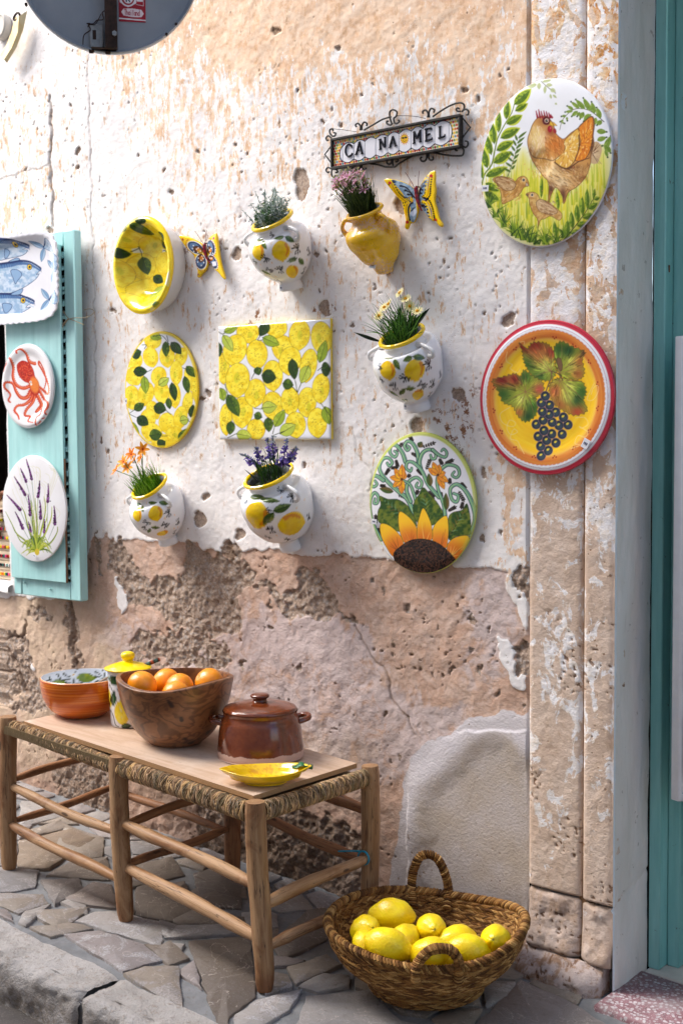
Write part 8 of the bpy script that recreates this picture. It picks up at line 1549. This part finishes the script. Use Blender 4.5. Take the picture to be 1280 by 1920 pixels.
for k, l_ in FM.items():
    for me in l_: me.materials.append(MLP if k == 'lemon' else MOP)
def fruit(kind, i, pos, rot, sc_, label, grp):
    o = D2.objects.new(kind, FM[kind][i % len(FM[kind])]); scene.collection.objects.link(o); o.location = tuple(float(v) for v in pos); o.rotation_euler = rot; o.scale = (sc_,) * 3; tag(o, label, kind, grp); return o
def onZ(px, py, z): r = ray(px, py); return CAM + r * ((z - CAM[2]) / r[2])
zr = pc[2] + zw
for i, (x, y, dz, s_, rt, lb) in enumerate(((267, 1286, -.02, 1.0, (2.2, .3, 0), 'orange at the left end of the olive wood bowl'), (313, 1279, .05, .93, (1.0, .6, 1), 'orange at the back of the bowl beside the yellow lid'), (337, 1290, .0, .98, (2.0, 2.0, 0), 'orange behind the front one in the middle of the bowl'), (330, 1303, -.055, .93, (2.2, 0, .5), 'frontmost orange low in the middle of the bowl, mostly hidden by the wooden rim'), (392, 1280, .02, .97, (1.05, -.15, -.35), 'orange at the right of the bowl with its wrinkled navel showing'))):
    fruit('orange', i, CAM + ray(x, y) * ((pc - CAM) @ FW + dz), rt, s_ * 1.08, lb, 'oranges in the olive wood bowl')
# glazed casserole
pc = stand(486, 1429, .065); sB = 1 / pxm(pc); Rc = 81 * sB; zc_ = 86 * sB
pot_ = thing('clay_casserole', 'brown glazed clay casserole with lid, two lugs and an unglazed pink foot', 'casserole', pc)
pp = spline(np.array([(Rc * .2, 0), (Rc * .93, .0), (Rc * .985, .004), (Rc, zc_ * .1), (Rc * .985, zc_ * .3), (Rc * .955, zc_ * .55), (Rc * .91, zc_ * .76), (Rc * .86, zc_ * .86), (Rc * .85, zc_ * .93), (Rc * .87, zc_ * 1.0)]), 8)
def mat_cass():
    m = Mat('brown_clay_glaze'); p = m.pos(); z = m.n('SeparateXYZ', {0: p}, out=2); n_ = m.noise(p, 26, 4, .6); ed = m.math('ADD', z, m.math('MULTIPLY', m.math('SUBTRACT', m.noise(m.scale(p, 1, 1, .2), 30, 4), .5), .022)); k = m.rng(ed, .020, .0225)
    br = m.mix(m.rng(n_, .3, .7), (.11, .022, .006), (.19, .045, .012)); br = m.mix(m.rng(m.noise(p, 140, 4), .6, .7, 0, .6), br, (.05, .012, .004)); c = m.mix(k, (.60, .40, .32), br)
    m.P(Base_Color=c, Roughness=m.rng(k, 0, 1, .8, .13), Coat_Weight=m.math('MULTIPLY', k, .5), Coat_Roughness=.05); m.bump(m.noise(p, 50, 4), .12, .004); return m.m
MCA = mat_cass(); b = MB(); b.lathe(pp, 80, pc); build('pot_body', b, MCA, pot_, base=pc, sharp=60)
zl_ = zc_; b = MB(); q_ = spline(np.array([(Rc * .80, zl_ - .004), (Rc * .845, zl_ - .002), (Rc * .855, zl_ + .002), (Rc * .84, zl_ + .006), (Rc * .78, zl_ + .011), (Rc * .5, zl_ + .019), (Rc * .22, zl_ + .023), (Rc * .165, zl_ + .026), (Rc * .16, zl_ + .031), (Rc * .21, zl_ + .036), (Rc * .22, zl_ + .041), (Rc * .16, zl_ + .045), (.0005, zl_ + .046)]), 5); b.lathe(q_, 64, pc); build('lid', b, MCA, pot_, sharp=60)
for sd in (-1, 1):
    ang = math.atan2(RGT[1], RGT[0]) + (0 if sd > 0 else math.pi) + (.35 if sd > 0 else -.2); d_ = np.array([math.cos(ang), math.sin(ang), 0]); s_ = np.array([-d_[1], d_[0], 0]); z0_ = np.array([0, 0, zc_ * .72])
    pts = [pc + z0_ + d_ * Rc * .86 + s_ * .030, pc + z0_ + d_ * (Rc + .012) + s_ * .024 + (0, 0, .006), pc + z0_ + d_ * (Rc + .020) + (0, 0, .010), pc + z0_ + d_ * (Rc + .012) - s_ * .024 + (0, 0, .006), pc + z0_ + d_ * Rc * .86 - s_ * .030]; b = MB(); b.tube(spline(pts, 6), .0075, 10); build('lug_handle', b, MCA, pot_)
# lemon shaped dish
pc = stand(497, 1476, .030); sB = 1 / pxm(pc); Lx = 78 * sB
ld = thing('lemon_dish', 'small yellow dish shaped like a lemon with a green leaf at its end', 'dish', pc)
n1, n2 = 26, 90; th = np.arange(n2) / n2 * 2 * math.pi; rb = 1 / np.sqrt((np.cos(th) / 1.0) ** 2 + (np.sin(th) / .62) ** 2); rb = rb * (1 + .10 * np.exp(-(((th - math.pi + 3.2 * 0) / .13)) ** 2) + .10 * np.exp(-((np.minimum(th, 2 * math.pi - th)) / .12) ** 2))
ax = RGT * .96 + TWD * -.10; ax /= np.linalg.norm(ax); ay = np.cross((0, 0, 1), ax); pr = spline(np.array([(.42, 0), (.46, .001), (.47, .004), (.62, .010), (.86, .020), (1.0, .033), (1.0, .035), (.97, .035), (.85, .027), (.62, .013), (.3, .008), (.01, .0075)]), 4)
P_ = pc + ax * (pr[:, 0][:, None] * rb * np.cos(th) * Lx)[..., None] + ay * (pr[:, 0][:, None] * rb * np.sin(th) * Lx)[..., None]; P_[..., 2] += pr[:, 1][:, None] + .008 * (np.cos(th) ** 4) * (pr[:, 0][:, None] > .8)
col = np.ones(P_.shape) * lin((248, 206, 20)); inn = (np.arange(len(pr)) > len(pr) * .62)[:, None]; sp_n = sstep(.58, .66, fbm(P_[..., 0] * 260, P_[..., 1] * 260, 2, 4)) * inn; col = col * (1 - sp_n[..., None] * .6) + lin((214, 140, 20)) * sp_n[..., None] * .6; b = MB(); b.grid(P_, col, wv=True, flip=True); build('dish_body', b, MG, ld, sharp=60)
b = MB(); U, V = np.meshgrid(np.linspace(0, 1, 12), np.linspace(-1, 1, 9), indexing='ij'); wl_ = np.sin(U * math.pi * .93 + .15) * .017; e0 = pc + ax * Lx * .66 + ay * .010 + np.array([0, 0, .036]); b.grid(e0 + ax * (U * Lx * .40)[..., None] + ay * (V * wl_)[..., None] + np.array([0, 0, 1]) * (.006 * np.abs(V) + .004 * U - .003 * np.sin(U * 9))[..., None]); b.tube([e0 + ax * Lx * .36 + (0, 0, .002), e0 + ax * Lx * .48 + (0, 0, .0)], .0035, 7)
mlf = m_glaze('green_glaze', .12, (.03, .16, .06, 1), .1); lfo = build('leaf', b, mlf, ld); md = lfo.modifiers.new('solid', 'SOLIDIFY'); md.thickness = .003

# ================================================================ BASKET OF LEMONS
bc = onG(806, 1905); rB = .15; dF = np.array([FW[0], FW[1], 0]); dF /= np.linalg.norm(dF); bc = bc + dF * rB * .9; bc[2] = gz(bc[0]) + .004; Rr = 187 / pxm(bc + (0, 0, .2)); 
zr_ = .165
bk = thing('lemon_basket', 'round woven esparto basket with two roped handles full of lemons on the pavement', 'basket', bc)
MES = MRUSH; es = [(172, 126, 70), (146, 102, 54), (192, 148, 88), (124, 84, 42), (160, 116, 62), (204, 162, 102), (104, 70, 36)]
def brad(t_): return np.interp(t_, [0, .05, .25, .5, .75, 1.0], [rB * .80, rB * .90, rB * 1.0, Rr * .83, Rr * .93, Rr * .985])
def bpt(a, t_, off=0.0):
    r = brad(t_) + off; tl = .0; return np.array([bc[0] + r * math.cos(a), bc[1] + r * math.sin(a), bc[2] + zr_ * t_ + .012 * t_ * math.sin(2 * a + .6) + .006 * t_ * math.sin(3 * a)])
mb = MB(); TH = np.arange(96) / 96 * 2 * math.pi; TT = np.linspace(0, 1, 24); b = MB(); b.grid(np.array([[bpt(a, t_) for a in TH] for t_ in TT]), np.ones((24, 96, 3)) * lin((104, 70, 34)), wv=True, flip=True); b.grid(np.array([[bpt(a, t_, -.004) for a in TH] for t_ in TT]), np.ones((24, 96, 3)) * lin((104, 70, 34)), wv=True, flip=False)
b.grid(np.array([[bpt(a, 0) for a in TH], [bc + (0, 0, .004) for a in TH]]), np.ones((2, 96, 3)) * lin((120, 84, 40)), wv=True, flip=True); build('basket_core', b, MES, bk, sharp=0)
nb_ = 6; 
for sgn, nm in ((1, 'outer_weave'), (-1, 'inner_weave')):
    mb = MB()
    for bi in range(nb_):
        t0, t1 = bi / nb_, (bi + 1) / nb_; rows = 4
        for r_ in range(rows):
            ta = t0 + (t1 - t0) * (r_ + .5) / rows; dirn = 1 if r_ % 2 else -1; N = int(2 * math.pi * brad(ta) / .0108); bul = .005 * math.sin(math.pi * (r_ + .5) / rows)
            for k in range(N):
                a = (k + .5 * (r_ % 2) + R0.uniform(-.2, .2)) / N * 2 * math.pi; col = lin(R0.choice(es)) * R0.uniform(.75, 1.12); da = .0145 / brad(ta); dt = (t1 - t0) / rows * .62 * dirn; P_ = []
                for u in (-1, -.4, .4, 1):
                    w_ = (.35, 1, 1, .35)[(-1, -.4, .4, 1).index(u)] * (t1 - t0) / rows * .42; cu = a + u * da; ct = ta + u * dt; h_ = (.0015 + bul + .003 * (1 - u * u) + R0.uniform(0, .0012)) * sgn
                    P_.append([bpt(cu - .3 * da * w_ * 0, max(ct - w_, 0), h_ - .001 * sgn), bpt(cu, min(max(ct, 0), 1), h_ + .0012 * sgn), bpt(cu, min(ct + w_, 1.01), h_ - .001 * sgn)])
                mb.grid(np.array(P_), col, flip=sgn < 0)
        N = 130
    for k in range(26 if sgn > 0 else 40):        # loose fibre ends
        a = R0.uniform(0, 6.28); t_ = R0.choice([1, 2, 3, 4, 5]) / nb_ + R0.uniform(-.02, .02); p = bpt(a, t_, .006 * sgn); q_ = bpt(a + R0.uniform(-.06, .06), max(t_ - R0.uniform(.03, .10), 0), .010 * sgn); mb.tube([p, (p + q_) / 2 + (0, 0, .002), q_], [.0012, .001, .0005], 4, lin(R0.choice(es)), cap=False)
    build(nm, mb, MES, bk, sharp=0, kind='stuff')
def coil(mb, path, r, n, cr, closed=False, skew=.5):
    L_ = np.concatenate([[0], np.cumsum(np.linalg.norm(np.diff(path, axis=0), axis=1))]); 
    for i in range(n):
        s_ = (i + .5) / n * L_[-1]; f = lambda s2: np.array([np.interp(s2, L_, path[:, k]) for k in range(3)]); c_ = f(s_); d = f(min(s_ + .004, L_[-1])) - f(max(s_ - .004, 0)); d /= np.linalg.norm(d) + 1e-9; u = np.cross(d, (.1, .2, 1)); u /= np.linalg.norm(u) + 1e-9; v = np.cross(d, u); th = np.linspace(0, 2 * math.pi, 10)
        p = c_ + u * (r * np.cos(th))[:, None] + v * (r * np.sin(th))[:, None] + d * (skew * r * np.sin(th))[:, None]; mb.tube(p, cr * R0.uniform(.8, 1.15), 5, lin(R0.choice(es)) * R0.uniform(.75, 1.15), cap=False, updir=tuple(d), tofs=R0.uniform(0, 20))
mb = MB(); rim = np.array([bpt(a, 1.0, .001) + (0, 0, .003) for a in np.linspace(0, 2 * math.pi, 97)]); mb.tube(rim[:-1], .0065, 8, lin((130, 90, 44)), closed=True, updir=(0, 0, 1)); coil(mb, rim, .0082, 190, .0042, skew=.9); build('rim_binding', mb, MES, bk, sharp=0, kind='stuff')
def handle_(pxa, pxb, pxt, back):
    def onrim(px):
        best = min(np.linspace(0, 2 * math.pi, 720), key=lambda a: abs(proj(bpt(a, 1.0))[0] - px) + (0 if ((bpt(a, 1)[:2] - bc[:2]) @ dF[:2] > 0) == back else 9999)); return best
    a, c_ = onrim(pxa), onrim(pxb); A_, C_ = bpt(a, .97, .008 if not back else .004), bpt(c_, .97, .008 if not back else .004); mid = (A_ + C_) / 2; tp = CAM + ray(*pxt) * (((mid - CAM) @ FW)); hv = tp - mid
    pts = [bpt(a, .80, .010 if not back else -.012), A_ + hv * .12, A_ * .93 + C_ * .07 + hv * .55, A_ * .75 + C_ * .25 + hv * .9, mid + hv, A_ * .25 + C_ * .75 + hv * .9, A_ * .07 + C_ * .93 + hv * .55, C_ + hv * .12, bpt(c_, .80, .010 if not back else -.012)]
    path = spline(np.array(pts), 8); mb = MB(); mb.tube(path, .0085, 8, lin((150, 108, 56))); coil(mb, path, .0098, 54, .0036, skew=.35); build('rope_handle', mb, MES, bk, sharp=0)
handle_(772, 840, (803, 1602), True); handle_(778, 858, (826, 1778), False)
lab = ['biggest lemon with its pointed tip to the left at the back of the pile', 'lemon at the far left of the basket below the biggest one', 'small lemon squeezed in at the lower left by the basket wall', 'large lemon in the front left of the basket', 'lemon in the middle behind the front left one', 'upright lemon at the back centre of the pile', 'lemon right of centre behind the near handle', 'lemon on its own at the far right of the basket', 'lemon in front right beside the near handle', 'lemon seen through the near rope handle', 'lemon tucked just right of the near handle, low in the pile']
dat = [(736, 1716, .215, 1.12, (-86, 4)), (685, 1744, .205, 1.0, (40, 60)), (668, 1772, .200, .80, (10, 75)), (719, 1778, .212, 1.13, (105, 8)), (755, 1764, .195, 1.0, (60, 50)), (807, 1742, .205, 1.02, (20, 72)), (855, 1764, .190, 1.04, (85, 30)), (929, 1763, .198, 1.03, (-35, 66)), (880, 1782, .196, 1.05, (112, 10)), (806, 1788, .198, 1.05, (75, 10)), (846, 1795, .185, .85, (100, 30))]
for i, ((x, y, z, s_, (ra, tl)), lb) in enumerate(zip(dat, lab)):
    p = onZ(x, y, bc[2] + z - .030); dv = p[:2] - bc[:2]; dn = np.hypot(*dv); p[:2] = bc[:2] + dv * min(1, (Rr - .050) / dn); ra = math.radians(ra); tl = math.radians(tl); v = RT * math.sin(ra) * math.cos(tl) + UP * math.cos(ra) * math.cos(tl) - FW * math.sin(tl) * (1 if i % 2 else -1)
    q = Vector(v).to_track_quat('Z', 'Y').to_euler(); fruit('lemon', i, p, q, s_ * 1.2, lb, 'lemons in the woven basket')
